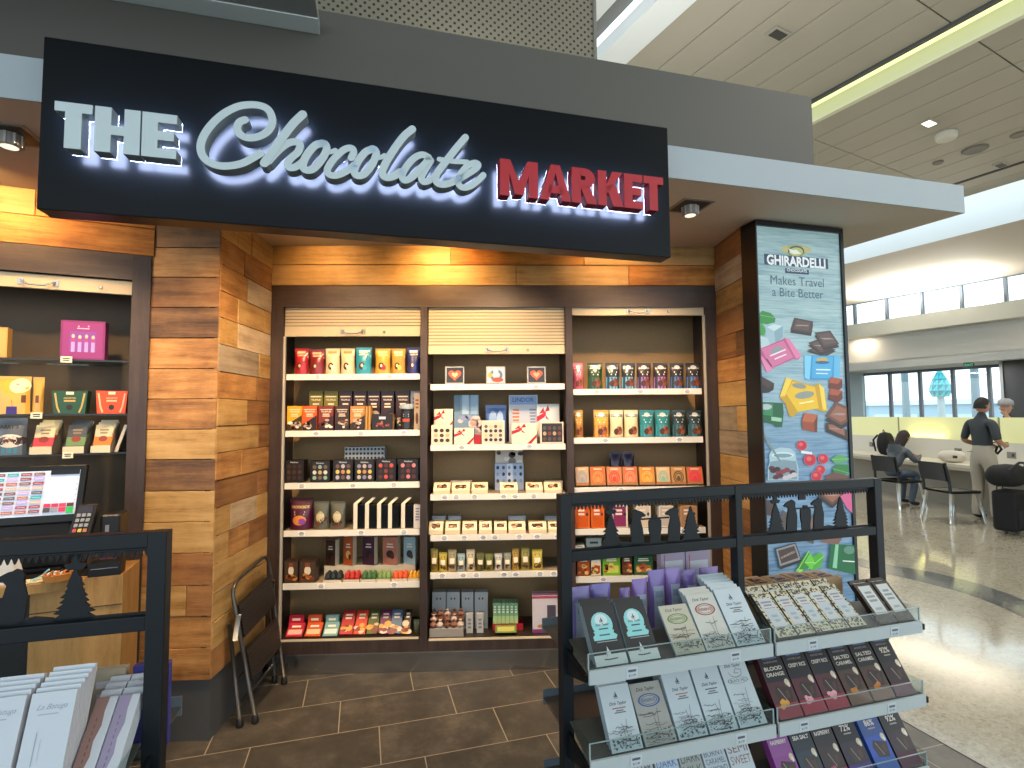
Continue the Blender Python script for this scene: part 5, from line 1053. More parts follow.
for i, (x0, x1) in enumerate(((661, 685), (686, 710))):
    yy = .19; a = RF.px(x0, 560, yy)[0]; b = RF.px(x1, 560, yy)[0]; zt = RF.px((x0+x1)/2, 551, yy)[1]; z0 = SZ[0]-.0255
    it = [('r', .1, .55, .9, .85, mat('#c4c8d0', .4)), ('z', [(.05, .3), (.95, .5)], .002, mat('#b04a5a')), ('r', .12, .1, .16, .95, mat('#a85a70')), ('l', .2, .2, .8, .5, 3, mat('#8a7a90'))]
    tag(RF.put(box_prod(b-a, zt-z0, .03, '#a59ab0', it), 'sweet_packet', (a+b)/2, yy, z0), 'mauve and silver packet behind the violet pouches, %s of two' % ('left', 'right')[i], 'packet', 'packets behind the rack')
# ---- left rack goods
def lbat(w, L, d, plain):
    if plain: return box_prod(w, L, d, '#c6cfd8', [], '#cfcdd0', .5, top='#dfe3ea')
    it = [('t', 'La Batuga', .52, .865, .66, None, mat('#7a8aa0', .5), -.01, .5), ('l', .2, .80, .7, .815, 1, mat('#9aa8b8')), ('p', [(0, .0), (1, 0), (1, .22), (.8, .28), (.6, .27), (.4, .17), (.2, .12), (0, .10)], mat('#a8998f', .5)), ('p', [(0, 0), (1, 0), (1, .1), (.6, .13), (.3, .06), (0, .03)], mat('#94847c', .5)), ('r', .285, .38, .30, .66, mat('#8a98a8')), ('r', .40, .42, .408, .60, mat('#a5b0bc'))]
    return box_prod(w, L, d, '#c6cfd8', it, '#cfcdd0', .5, top='#d5dbe4')
g3 = 'craft chocolate bars on the left rack'
for i, (xa, xb, n) in enumerate(((-.188, -.108, 6), (-.275, -.195, 5), (-.362, -.282, 4))):
    bar(LF, lbat, 0, 0, 0, SZ[0], .205, 20, n, 'chocolate_bar', 'pale blue script lettered bar, %s stack on the left rack' % ('right', 'middle', 'left')[i], g3, yb=-.158, dy=.017, dz=.003, d=.011, xw=(xa-.022, xb-.022))
def torn(c, c2, lab):
    def fn(w, L, d, plain):
        if plain: return box_prod(w, L, d, '#c9cdd4', [], '#cfd6dc', .5, top=('#b06a50' if lab else '#9a8aa8'))
        it = [('p', [(0, 0), (0, 1), (.62, 1), (.58, .85), (.66, .7), (.52, .55), (.6, .4), (.45, .25), (.5, .1), (.42, 0)], mat(c, .5)), ('l', .3, .2, .36, .8, 9, mat(c2, .5))]
        return box_prod(w, L, d, '#c9cdd4', it, '#cfd6dc', .5, top=('#b06a50' if lab else '#9a8aa8'))
    return fn
bar(LF, torn('#8f6f68', '#6a4c48', 1), 0, 0, 0, SZ[0], .19, 46, 4, 'chocolate_bar', 'dusty rose bar with torn white edge on the left rack', g3, yb=-.15, dy=.012, dz=.006, xw=(-.127, -.086))
bar(LF, torn('#9a90aa', '#7a6a90', 0), 0, 0, 0, SZ[0], .19, 46, 4, 'chocolate_bar', 'lilac bar with torn white edge on the left rack', g3, yb=-.15, dy=.012, dz=.006, xw=(-.084, -.043))
for i, (x, c, lab) in enumerate(((-.16, '#b8b09a', 'beige card packet'), (-.07, '#3c3c8c', 'deep blue packet'))):
    tag(LF.put(box_prod(.075, .19, .02, c, [('l', .15, .6, .85, .9, 2, mat('#d8d8e0'))]), 'sweet_packet', x+.02, .06, SZ[0]-.0255), lab+' on the far side of the left rack', 'packet', 'packets behind the left rack')
# ================================================================ lit poster beside the shop
BNF = Fr(1.487, 2.868, 77.33)
PW, PZ0, PZ1 = .617, .10, 2.693
ps = empty('poster_lightbox', 'tall lit chocolate poster in a deep black frame at the right end of the shop', 'poster', BNF.w(PW/2, 0, PZ0), (0, 0, BNF.rz))
def f_post(N, L, b):
    v = mapped(N, L, (1.6, 1, 26)); v2 = mapped(N, L, (.8, 1, 7)); t = N.new('ShaderNodeTexCoord'); s = N.new('ShaderNodeSeparateXYZ'); L.new(t.outputs['Object'], s.inputs[0])
    n = M_(N, L, 'ADD', M_(N, L, 'MULTIPLY', noise(N, L, v, 3, 5, .6), .6), M_(N, L, 'MULTIPLY', noise(N, L, v2, 2, 3), .4))
    c1 = ramp(N, L, n, [(.3, '#3c6088'), (.5, '#7094b2'), (.7, '#93afc6')]); c2 = ramp(N, L, n, [(.3, '#6a8f9c'), (.5, '#9fbdc0'), (.7, '#bcd2d2')])
    mx = N.new('ShaderNodeMixRGB'); L.new(M_(N, L, 'MULTIPLY_ADD', s.outputs[2], 1.2, -1.4), mx.inputs[0]); mx.use_clamp = True
    cl = N.new('ShaderNodeClamp'); L.new(M_(N, L, 'MULTIPLY_ADD', s.outputs[2], 1.3, -1.6), cl.inputs[0]); L.new(cl.outputs[0], mx.inputs[0])
    L.new(c1, mx.inputs[1]); L.new(c2, mx.inputs[2]); L.new(mx.outputs[0], b.inputs['Base Color']); L.new(mx.outputs[0], b.inputs['Emission Color']); b.inputs['Emission Strength'].default_value = .22
POST = node_mat('poster_print', f_post, .25)
h = PZ1-PZ0
MB().box(-PW/2, 0, 0, -PW/2+.010, .125, h, BLK).box(PW/2-.022, 0, 0, PW/2, .125, h, BLK).box(-PW/2, 0, h-.03, PW/2, .125, h, BLK).box(-PW/2, 0, 0, PW/2, .125, .03, BLK).box(-PW/2+.02, .05, .02, PW/2-.02, .125, h-.02, BLK).build('frame', ps, bevel=.002)
pm = MB().box(-PW/2+.009, .012, .03, PW/2-.021, .03, h-.03, POST)
_li = [0]
def pc(c, e=.22): return mat(c, .3, emit=e)
def bp(px, py):
    x, z = BNF.px(px, py, .012); return (min(max(x-PW/2, -PW/2+.011), PW/2-.023), z-PZ0)
def pp(pts, c, ox=0, oy=0, s=1):
    _li[0] += 1; y = .012-.0003-.00008*_li[0]
    q = [bp(ox+x/s, oy+y_/s) for x, y_ in pts]; pm.add([(x, y, z) for x, z in q], [tuple(range(len(q)))], pc(c) if isinstance(c, str) else c)
def pell(cx, cy, rx_, ry, c, ox=0, oy=0, s=1, n=18, a=0): pp([(cx+rx_*math.cos(t)*math.cos(a)-ry*math.sin(t)*math.sin(a), cy+rx_*math.cos(t)*math.sin(a)+ry*math.sin(t)*math.cos(a)) for t in [2*math.pi*i/n for i in range(n)]], c, ox, oy, s)
def ptx(s_, px, py, wpx, c, bold=.0, sh=0, hs=1, rot=0):
    _li[0] += 1; y = .012-.0003-.00008*_li[0]; a = bp(px-wpx/2, py); b = bp(px+wpx/2, py); vs, fs, asp = text_geo(s_, bold); W = b[0]-a[0]; H = W/asp*hs; cz = bp(px, py)[1]; cx = (a[0]+b[0])/2
    cr, sr = math.cos(rot), math.sin(rot)
    pm.add([(cx+(x*W+v*sh*H)*cr-v*H*sr, y, cz+(x*W)*sr+v*H*cr) for x, v in vs], fs, pc(c))
T = (740, 215, 8.53); A = (740, 300, 7.68); B = (740, 390, 7.68); L_ = (740, 480, 6.83)
pp([(335,290),(400,262),(470,250),(560,265),(620,300),(560,325),(540,350),(410,345),(390,318)], '#a8ac72', *T); pp([(335,290),(400,262),(420,300),(395,318)], '#c4b878', *T); pp([(530,262),(620,300),(560,325),(540,300)], '#c4b878', *T)
pell(478, 310, 70, 46, '#3e5058', *T); pell(478, 314, 60, 38, '#b9bd78', *T); pp([(415,285),(450,300),(480,295),(520,330),(470,335),(430,325)], '#eef0e4', *T)
x0, z0 = bp(764.3, 264.3); x1, z1 = bp(827.7, 258.9)
_li[0] += 1; yy = .012-.0003-.00008*_li[0]; zt = (bp(764.3, 253.5)[1]+bp(827.7, 259)[1])/2; zb = (bp(764.3, 264.6)[1]+bp(827.7, 269)[1])/2
pm.add([(x0, yy, zb), (x1, yy, zb), (x1, yy, zt), (x0, yy, zt)], [(0, 1, 2, 3)], pc('#2e4462'))
ptx('GHIRARDELLI', 796, (257.3+266)/2, 58.5, '#f2f6f6', .035, hs=1.15)
_li[0] += 1; yy = .012-.0003-.00008*_li[0]; a = bp(785, 270.2); b = bp(808.6, 270.2); pm.add([(a[0], yy, a[1]-.017), (b[0], yy, a[1]-.017), (b[0], yy, a[1]+.012), (a[0], yy, a[1]+.012)], [(0, 1, 2, 3)], pc('#2e4462'))
ptx('CHOCOLATE', 796.8, 270.6, 20, '#dfe8e8', .02)
ptx('Makes Travel', 797, 281.4, 53, '#3f5f74', -.003, hs=1.05); ptx('a Bite Better', 797.5, 293.2, 51, '#3f5f74', -.003, hs=1.05)
def leaf(pts, ox, oy, s, c='#2f8a3c', v='#7cc070'):
    pp(pts, c, ox, oy, s); n = len(pts)//2; pp([pts[0], (pts[0][0]+3, pts[0][1]+5), pts[n], (pts[n][0]-3, pts[n][1]-4)], v, ox, oy, s)
leaf([(128,110),(170,82),(235,100),(272,140),(265,175),(215,190),(150,175)], *A); leaf([(128,170),(170,180),(200,230),(185,275),(140,270)], *A, c='#3c9a44')
pp([(190,190),(255,175),(340,190),(335,290),(270,345),(205,330)], '#9fbcc6', *A); pp([(205,210),(255,185),(325,200),(262,240)], '#c8dce0', *A); pp([(262,240),(325,200),(330,285),(270,335)], '#86a6b2', *A); pp([(140,280),(210,290),(230,350),(150,370)], '#b8d0d4', *A)
def choc(pts, ox, oy, s, top='#4a3732', side='#2e211e'):
    cy = sum(p[1] for p in pts)/len(pts); pp([(x, y+.18*(max(q[1] for q in pts)-min(q[1] for q in pts))) for x, y in pts], side, ox, oy, s); pp(pts, top, ox, oy, s)
    cx = sum(p[0] for p in pts)/len(pts); pp([(cx+(x-cx)*.72, cy+(y-cy)*.72) for x, y in pts], '#5e4a43' if top == '#4a3732' else '#96604a', ox, oy, s); pp([(cx+(x-cx)*.62, cy+(y-cy)*.10) for x, y in pts], '#a08a80', ox, oy, s)
choc([(415,135),(560,165),(545,255),(385,230)], *A)
choc([(510,385),(620,355),(735,380),(650,425)], *A); choc([(520,330),(600,300),(720,370),(620,405)], *A); choc([(570,250),(690,235),(760,340),(640,365)], *A)
pp([(145,375),(330,300),(345,290),(470,430),(440,460),(405,455),(255,520),(210,555),(195,550),(145,460)], '#b8567f', *A); pp([(160,375),(330,312),(405,440),(240,520)], '#d0709a', *A); pp([(145,440),(165,430),(250,535),(205,556)], '#e084ac', *A); pp([(340,292),(375,300),(470,430),(430,455)], '#dd7ca6', *A)
pell(275, 385, 50, 24, '#8f9498', *A, a=-.4); pp([(225,425),(345,375),(350,385),(230,435)], '#f0dce4', *A); pp([(260,450),(350,412),(354,422),(264,460)], '#f0dce4', *A); pp([(195,455),(205,450),(245,510),(238,515)], '#6a2c48', *A)
pp([(490,425),(765,430),(762,600),(700,605),(690,615),(500,610)], '#2f8fc2', *A); pp([(555,432),(710,435),(700,600),(545,600)], '#49a6d6', *A); pp([(490,425),(545,428),(530,610),(492,600)], '#7cc8ea', *A); pp([(718,432),(765,430),(762,600),(716,602)], '#5fb2dc', *A); pell(628, 462, 45, 22, '#c4a858', *A); pell(628, 480, 55, 12, '#2c6088', *A); pp([(580,530),(690,532),(690,542),(580,540)], '#e2f0f4', *A); pp([(580,560),(670,562),(670,570),(580,568)], '#cfe6f0', *A)
pp([(350,595),(440,625),(560,660),(600,640),(645,690),(655,768),(666,850),(640,860),(560,835),(450,855),(400,900),(375,890),(345,800),(300,745)], '#c89a14', *A); pp([(400,625),(570,670),(600,830),(440,860),(350,720)], '#e8bc22', *A); pp([(350,595),(395,612),(340,740),(302,742)], '#f0cc48', *A); pell(450, 660, 55, 20, '#8a9088', *A, a=.15); pell(490, 730, 75, 28, '#8f958c', *A, a=-.15); pp([(450,790),(560,770),(562,782),(452,800)], '#f4e8a8', *A); pp([(600,640),(640,680),(660,850),(630,840)], '#f0d050', *A)
pp([(150,585),(258,640),(252,690),(215,712),(150,715)], '#2a1e1e', *A); pp([(150,585),(258,640),(215,680),(150,640)], '#43302c', *A)
for oy in (590, 680): pp([(690,oy),(780,oy+18),(782,oy+80),(745,oy+110),(675,oy+85)], '#6a2c1c', *A); pp([(690,oy),(780,oy+18),(745,oy+55),(675,oy+45)], '#a85030', *A)
pp([(160,92),(325,100),(330,180),(318,285),(270,285),(250,262),(160,245)], '#125a34', *B); pp([(160,100),(250,105),(245,200),(160,190)], '#2a8450', *B); pell(195, 130, 45, 22, '#b0bcc0', *B); pp([(235,205),(315,215),(312,245),(235,235)], '#9cc8a8', *B)
pp([(490,175),(590,190),(586,325),(475,305),(468,230)], '#6e3020', *B); pp([(490,175),(590,190),(560,250),(470,240)], '#b8623c', *B); pp([(470,240),(560,250),(566,320),(475,305)], '#964628', *B)
choc([(650,250),(700,255),(822,310),(822,370),(655,300)], *B, top='#3e2a24'); choc([(650,200),(730,90),(825,130),(822,240),(770,270)], *B, top='#6e4436')
for cx, cy, r_ in ((468,425,36), (530,535,44), (632,528,36), (610,612,34), (580,660,38)): pell(cx, cy, r_+5, r_+3, '#c86a78', *B); pell(cx, cy, r_, r_, '#c02836', *B); pell(cx-8, cy-8, r_*.45, r_*.4, '#e0606a', *B)
pp([(460,465),(545,475),(545,495),(460,485)], '#dfe8e8', *B)
leaf([(690,530),(740,495),(800,505),(830,530),(780,560),(720,565)], *B, c='#58a060'); leaf([(700,600),(740,570),(820,570),(832,640),(770,655),(710,640)], *B, c='#2f7a3c')
pp([(640,660),(720,630),(830,660),(830,690),(650,690)], '#6a4438', *B)
pp([(215,500),(235,460),(300,440),(380,448),(415,480),(425,540),(440,600),(440,690),(205,690),(205,600),(220,550)], '#a9c4cc', *B); pp([(225,550),(320,535),(420,545),(432,600),(430,685),(215,685),(213,600)], '#7f98a4', *B); pell(320, 500, 85, 24, '#cfe0e4', *B); pell(320, 503, 70, 16, '#7a98a4', *B)
for i in range(12): pell(235+(i*53) % 180, 600+(i*37) % 80, 24, 18, ['#5a2030', '#8a3440', '#c8c0c4', '#3c1c24'][i % 4], *B)
pp([(168,315),(178,318),(215,400),(305,545),(295,548),(205,420),(165,345)], '#7c8c90', *B)
pp([(160,135),(232,138),(240,235),(165,240)], '#4a3c3a', *L_); pp([(280,200),(340,240),(300,340),(250,330)], '#56504e', *L_); pp([(430,300),(520,215),(540,300),(480,350)], '#7a6660', *L_)
choc([(520,90),(640,50),(700,100),(620,170)], *L_, top='#5e3e32'); pp([(675,110),(750,62),(757,225),(720,190)], '#d0628c', *L_)
pp([(530,420),(590,390),(690,390),(660,440)], '#7e5c50', *L_); pp([(430,410),(500,400),(490,435)], '#4a4a4a', *L_)
pp([(230,465),(370,425),(415,555),(265,608)], '#262424', *L_); pp([(236,470),(366,432),(404,540),(264,585)], '#8f8f8f', *L_); pp([(250,480),(360,447),(388,528),(272,568)], '#4a3a36', *L_); ptx('GHIRARDELLI', 786.5, 554.2, 15, '#b8aca8', .01, rot=.3)
for pts, c in (([(370,632),(400,560),(440,500),(462,485),(470,560),(440,610)], '#3c8c30'), ([(455,600),(480,520),(540,490),(562,520),(540,590),(480,615)], '#4fae38'), ([(430,560),(470,490),(500,560),(480,610)], '#6cc84c'), ([(365,630),(380,600),(420,610),(400,640)], '#8cd060')): leaf(pts, *L_, c=c, v='#a4e080')
pp([(610,435),(790,440),(790,640),(590,600)], '#12663a', *L_); pp([(640,436),(662,437),(650,600),(620,595)], '#8cc8a4', *L_); pell(735, 475, 38, 28, '#5c8c78', *L_); pp([(690,545),(770,550),(770,558),(690,553)], '#e0ece4', *L_)
pm.build('printed_panel', ps)
# ================================================================ folded step ladder against the plank wall
def xpl(px, py, x):
    r = RIGHT*((px-512)/F)+UP*((384-py)/F)+FWD; return CAM+r*(x/r.x)
TUB = mat('#5f5d58', .35, .8); BLKP = mat('#191615', .5)
f1 = floorpt(255, 723); f2 = floorpt(284, 684); f3 = floorpt(246, 720)
t1 = xpl(236, 582, -1.375); t2 = xpl(262, 556, -1.375)
lo = Vector(((f1.x+f2.x)/2, (f1.y+f2.y)/2, 0))
ld = empty('step_ladder', 'folded black and grey step ladder leaning on the plank wall left of the rear cabinets', 'ladder', lo)
def V_(p): return (Vector(p)-lo)
ya, yb = f1.y, f2.y; xa, xb = f1.x, f2.x
tz = min(t1.z, .97)
def fr_pt(s, h): # front frame: s 0..1 along the wall, h 0..1 up
    b = Vector((xa, ya, .02)).lerp(Vector((xb, yb, .02)), s); t = Vector((-1.372, ya-.045, t1.z)).lerp(Vector((-1.372, yb-.0, t2.z)), s); return b.lerp(t, h)
R1 = .0105
pts = [fr_pt(0, 0), fr_pt(0, .5), fr_pt(0, .93)]+[fr_pt(.03, .965), fr_pt(.10, .99), fr_pt(.2, 1.0), fr_pt(.8, 1.0), fr_pt(.92, .985), fr_pt(.98, .95), fr_pt(1, .9)]+[fr_pt(1, .5), fr_pt(1, 0)]
MB().tube([V_(p) for p in pts], R1, TUB, n=10).build('front_frame', ld, smooth=True)
def bk_pt(s, h): p = fr_pt(s, h); return p+Vector((-.03-.035*(1-h), -.03*(1-h) if s < .5 else .02, 0))
MB().tube([V_(p) for p in (bk_pt(0, .72), bk_pt(0, .4), bk_pt(0, 0.0))], R1, TUB, n=10).tube([V_(p) for p in (bk_pt(1, .72), bk_pt(1, .4), bk_pt(1, 0.0))], R1, TUB, n=10).tube([V_(bk_pt(0, .12)), V_(bk_pt(1, .12))], .008, TUB, n=8).tube([V_(bk_pt(0, .3)), V_(bk_pt(1, .3))], .008, TUB, n=8).build('rear_frame', ld, smooth=True)
for h0, h1 in ((.60, .84), (.27, .50)):
    mb = MB(); a, b, c, d = fr_pt(.04, h0), fr_pt(.96, h0), fr_pt(.96, h1), fr_pt(.04, h1); off = Vector((.012, 0, 0))
    q = [V_(p) for p in (a, b, c, d)]; mb.add([tuple(p) for p in q]+[tuple(p+off) for p in q], [(0,1,2,3),(7,6,5,4),(0,4,5,1),(1,5,6,2),(2,6,7,3),(3,7,4,0)], BLKP)
    for k in range(9):
        e, g = .05+.9*k/9, .05+.9*(k+.5)/9; p0 = q[0].lerp(q[3], e); p1 = q[1].lerp(q[2], e); p2 = q[1].lerp(q[2], g); p3 = q[0].lerp(q[3], g); o2 = off+Vector((.003, 0, 0))
        mb.add([tuple(p+off) for p in (p0, p1, p2, p3)]+[tuple(p+o2) for p in (p0, p1, p2, p3)], [(7,6,5,4),(0,4,5,1),(1,5,6,2),(2,6,7,3),(3,7,4,0)], mat('#2a2523', .55))
    mb.build('step', ld)
for s in (0, 1): MB().tube([V_(fr_pt(s, .78)+Vector((.012, 0, 0))), V_(bk_pt(s, .60)+Vector((.02, 0, 0)))], .013, mat('#c9c6bd', .4) if s == 0 else TUB, n=8).build('hinge_sleeve', ld, smooth=True)
for s in (0, 1):
    for fn in (fr_pt, bk_pt):
        p = V_(fn(s, 0)); MB().lathe([(.017, -.019), (.019, -.014), (.016, .02), (.012, .025)], BLKP, c=(p.x, p.y, p.z), n=12).build('rubber_foot', ld, smooth=True)
# ================================================================ till counter
KF = Fr(-1.72, 2.34, 70)
kx0, kx1 = KF.px(28, 640)[0], KF.px(121, 640)[0]
ct = empty('till_counter', 'oak veneer till counter behind the left rack', 'counter', KF.w(0, 0, 0), (0, 0, KF.rz))
MB().box(kx0, 0, .0, kx1, .26, .925, CNTWOOD).box(kx0, -.003, .80, kx1, .0, .804, mat('#2a2018', .6)).build('body', ct, bevel=.003)
MB().box(kx0-.9, -.06, .895, KF.px(67, 580, -.06)[0], -.0, .937, CNTWOOD).build('counter_top', ct, bevel=.003)
MB().box(kx0-.9, .02, 0, kx0-.002, .26, .925, mat('#17181a', .5)).build('cupboard', ct)
# monitor
mx0, mx1 = KF.px(-60, 500, .05)[0], KF.px(76, 500, .05)[0]; mz0 = KF.px(70, 524, .05)[1]; mz1 = KF.px(80, 465, .12)[1]
mw, mh = mx1-mx0, (mz1-mz0)/math.cos(R_(16)); mo = KF.w((mx0+mx1)/2, .10, .9260)
mt = empty('till_monitor', 'black till touch screen showing coloured product buttons', 'monitor', mo, (0, 0, KF.rz))
zz = mz0-.9260; ti = -R_(16)
MB().box(-mw/2, 0, 0, mw/2, .03, mh, mat('#0b0c0e', .3)).build('bezel', mt, (0, 0, zz), (ti, 0, 0), bevel=.006)
scn = MB().box(-mw/2+.02, -.001, .035, mw/2-.022, .0, mh-.025, mat('#c2cfe2', .2, emit=.28))
SX0, SX1, SZ0, SZ1 = -mw/2+.02, mw/2-.022, .035, mh-.025
def scr(u0, v0, u1, v1, c, k=[0]):
    k[0] += 1; y = -.001-.00005*k[0]; scn.add([(SX0+(SX1-SX0)*u, y, SZ0+(SZ1-SZ0)*v) for u, v in ((u0, v0), (u1, v0), (u1, v1), (u0, v1))], [(0, 1, 2, 3)], mat(c, .3, emit=.25))
rg = random.Random(12); cols = ['#8a4a52', '#b06a58', '#9a3a48', '#c4a8d8', '#8fd0c0', '#5a5a60', '#b0a0dc', '#a04858', '#c8b0a0', '#30a8b0', '#7a4a50']
for c in range(6):
    for r in range(9): scr(.02+c*.115, .90-r*.104, .02+c*.115+.095, .90-r*.104+.062, rg.choice(cols)); scr(.03+c*.115, .925-r*.104, .10+c*.115, .932-r*.104, '#f0e4e4')
scr(.74, .90, 1, 1, '#16181c')
for i in range(5): scr(.985, .3+i*.12, .992, .32+i*.12, '#6a80a0')
for i, c in enumerate(('#c03850', '#c03850', '#c84060', '#5a3030')): scr(.72+i*.068, .17, .78+i*.068, .25, c)
for i, c in enumerate(('#4a4a50', '#8a90a0', '#d03858', '#30b050')): scr(.72+i*.068, .02 if c == '#30b050' else .06, .78+i*.068, .16, c)
scn.build('screen', mt, (0, 0, zz), (ti, 0, 0))
MB().box(-.14, .07, 0, .14, .19, .02, BLKP).box(-.16, .09, .02, .16, .13, zz+.06, BLKP).build('stand', mt, bevel=.006)
# card reader
x0, x1 = KF.px(67, 520, .02)[0], KF.px(90, 520, .02)[0]; hz = KF.px(85, 504, .08)[1]
cr = empty('card_reader', 'black card reader with keypad standing right of the till screen', 'card reader', KF.w((x0+x1)/2, .02, .9260), (0, 0, KF.rz))
w = (x1-x0); z0 = KF.px(75, 536, .02)[1]-.9260; H = (hz-.9260-z0)/math.cos(R_(28))
MB().box(-.03, .02, 0, .03, .12, .02, BLKP).tube([(0, .07, .02), (0, .06, z0+.05)], .014, BLKP).build('stand', cr)
MB().box(-w/2, 0, 0, w/2, .035, H, mat('#17181b', .35)).build('body', cr, (0, 0, z0), (-R_(28), 0, R_(-8)), bevel=.006)
kp = MB()
for r in range(4):
    for c in range(3): kp.box(-w*.32+c*w*.24, -.003, .015+r*H*.16, -w*.32+c*w*.24+w*.17, 0, .015+r*H*.16+H*.10, mat(['#b05050', '#c8b050', '#b0704c'][c] if r == 0 else '#8f949c', .4))
kp.box(-w*.34, -.002, H*.70, w*.36, 0, H*.92, mat('#3a3a48', .2)); kp.build('keypad', cr, (0, 0, z0), (-R_(28), 0, R_(-8)))
x0, x1 = KF.px(100.5, 530, .1)[0], KF.px(121, 530, .1)[0]
pr = empty('receipt_printer', 'small black receipt printer beside the cabinet post', 'printer', KF.w((x0+x1)/2, .08, .9260), (0, 0, KF.rz))
hz = KF.px(110, 514, .1)[1]-.9260; w = x1-x0
MB().box(-w/2, 0, 0, w/2, .13, hz, mat('#121316', .4)).build('body', pr, bevel=.012, seg=3)
MB().box(-w*.36, -.002, hz*.5, w*.36, .0, hz*.54, mat('#4a4a50', .4)).box(-w*.2, -.002, hz*.7, -w*.02, 0, hz*.82, mat('#8a8a90', .3)).box(-w*.4, -.002, hz*.2, w*.4, 0, hz*.24, mat('#6a3030', .4)).build('front_slot', pr)
x0, x1 = KF.px(88, 556, .0)[0], KF.px(121, 556, .0)[0]
tag(KF.put(MB().box(0, 0, 0, x1-x0, .07, .055, mat('#0d0e10', .4)).box(.01, -.002, .03, x1-x0-.01, 0, .034, mat('#6a6c70', .4)), 'cash_drawer', x0, .0, .9260, bevel=.006), 'low flat black unit on the counter edge below the printer', 'cash drawer')
x0, x1 = KF.px(-20, 556, -.04)[0], KF.px(27, 556, -.04)[0]
mb = MB(); n = 22
def fcl(u, v):
    a = 2*math.pi*u; r_ = (1-.25*v)*(1+.10*math.sin(a*7)+.05*math.sin(a*11+v*4)); return ((x1-x0)/2*r_*math.cos(a), .05*r_*math.sin(a), .14*v+.012*math.sin(a*5)*v)
mb.grid(fcl, 44, 6, mat('#d8d8d4', .7)); mb.grid(lambda u, v: (fcl(u, 1)[0]*(1-v), fcl(u, 1)[1]*(1-v), .14+.02*math.sin(v*2)), 44, 3, mat('#c9c9c6', .7))
tag(KF.put(mb, 'plastic_bag', (x0+x1)/2-.03, .0, .9385, smooth=True), 'crumpled white plastic bag on the counter at the left edge', 'bag')
tag(KF.put(MB().tube([(0, 0, .004), (.035, .01, .02), (.06, .0, .045)], .004, mat('#7fb8c8', .4), n=6), 'pen', KF.px(34, 565, .0)[0], .0-.03, .938), 'light blue pen beside the white bag', 'pen')
tag(KF.put(MB().prism_z([(0, 0), (.13, .02), (.12, .09), (-.02, .06)], 0, .004, mat('#d9cfa8', .6)), 'receipt_paper', KF.px(36, 550, .05)[0]+.01, -.055, .9385), 'cream slip of paper lying in front of the till screen', 'paper')
mb = MB().lathe([(.03, 0), (.045, .004), (.05, .03), (.046, .03), (.04, .008)], mat('#c9803a', .6), n=20)
rg = random.Random(2)
for i in range(9): mb.box(-.03+.007*i, -.02+.01*(i % 3), .028, -.024+.007*i, .0+.01*(i % 3), .036+.004*(i % 2), mat(['#e8e0d0', '#d09040', '#3a3a40'][i % 3], .5))
tag(KF.put(mb, 'trinket_dish', KF.px(63, 562, .0)[0]-.0, -.045, .938), 'small tan dish of oddments at the right end of the counter top', 'dish')
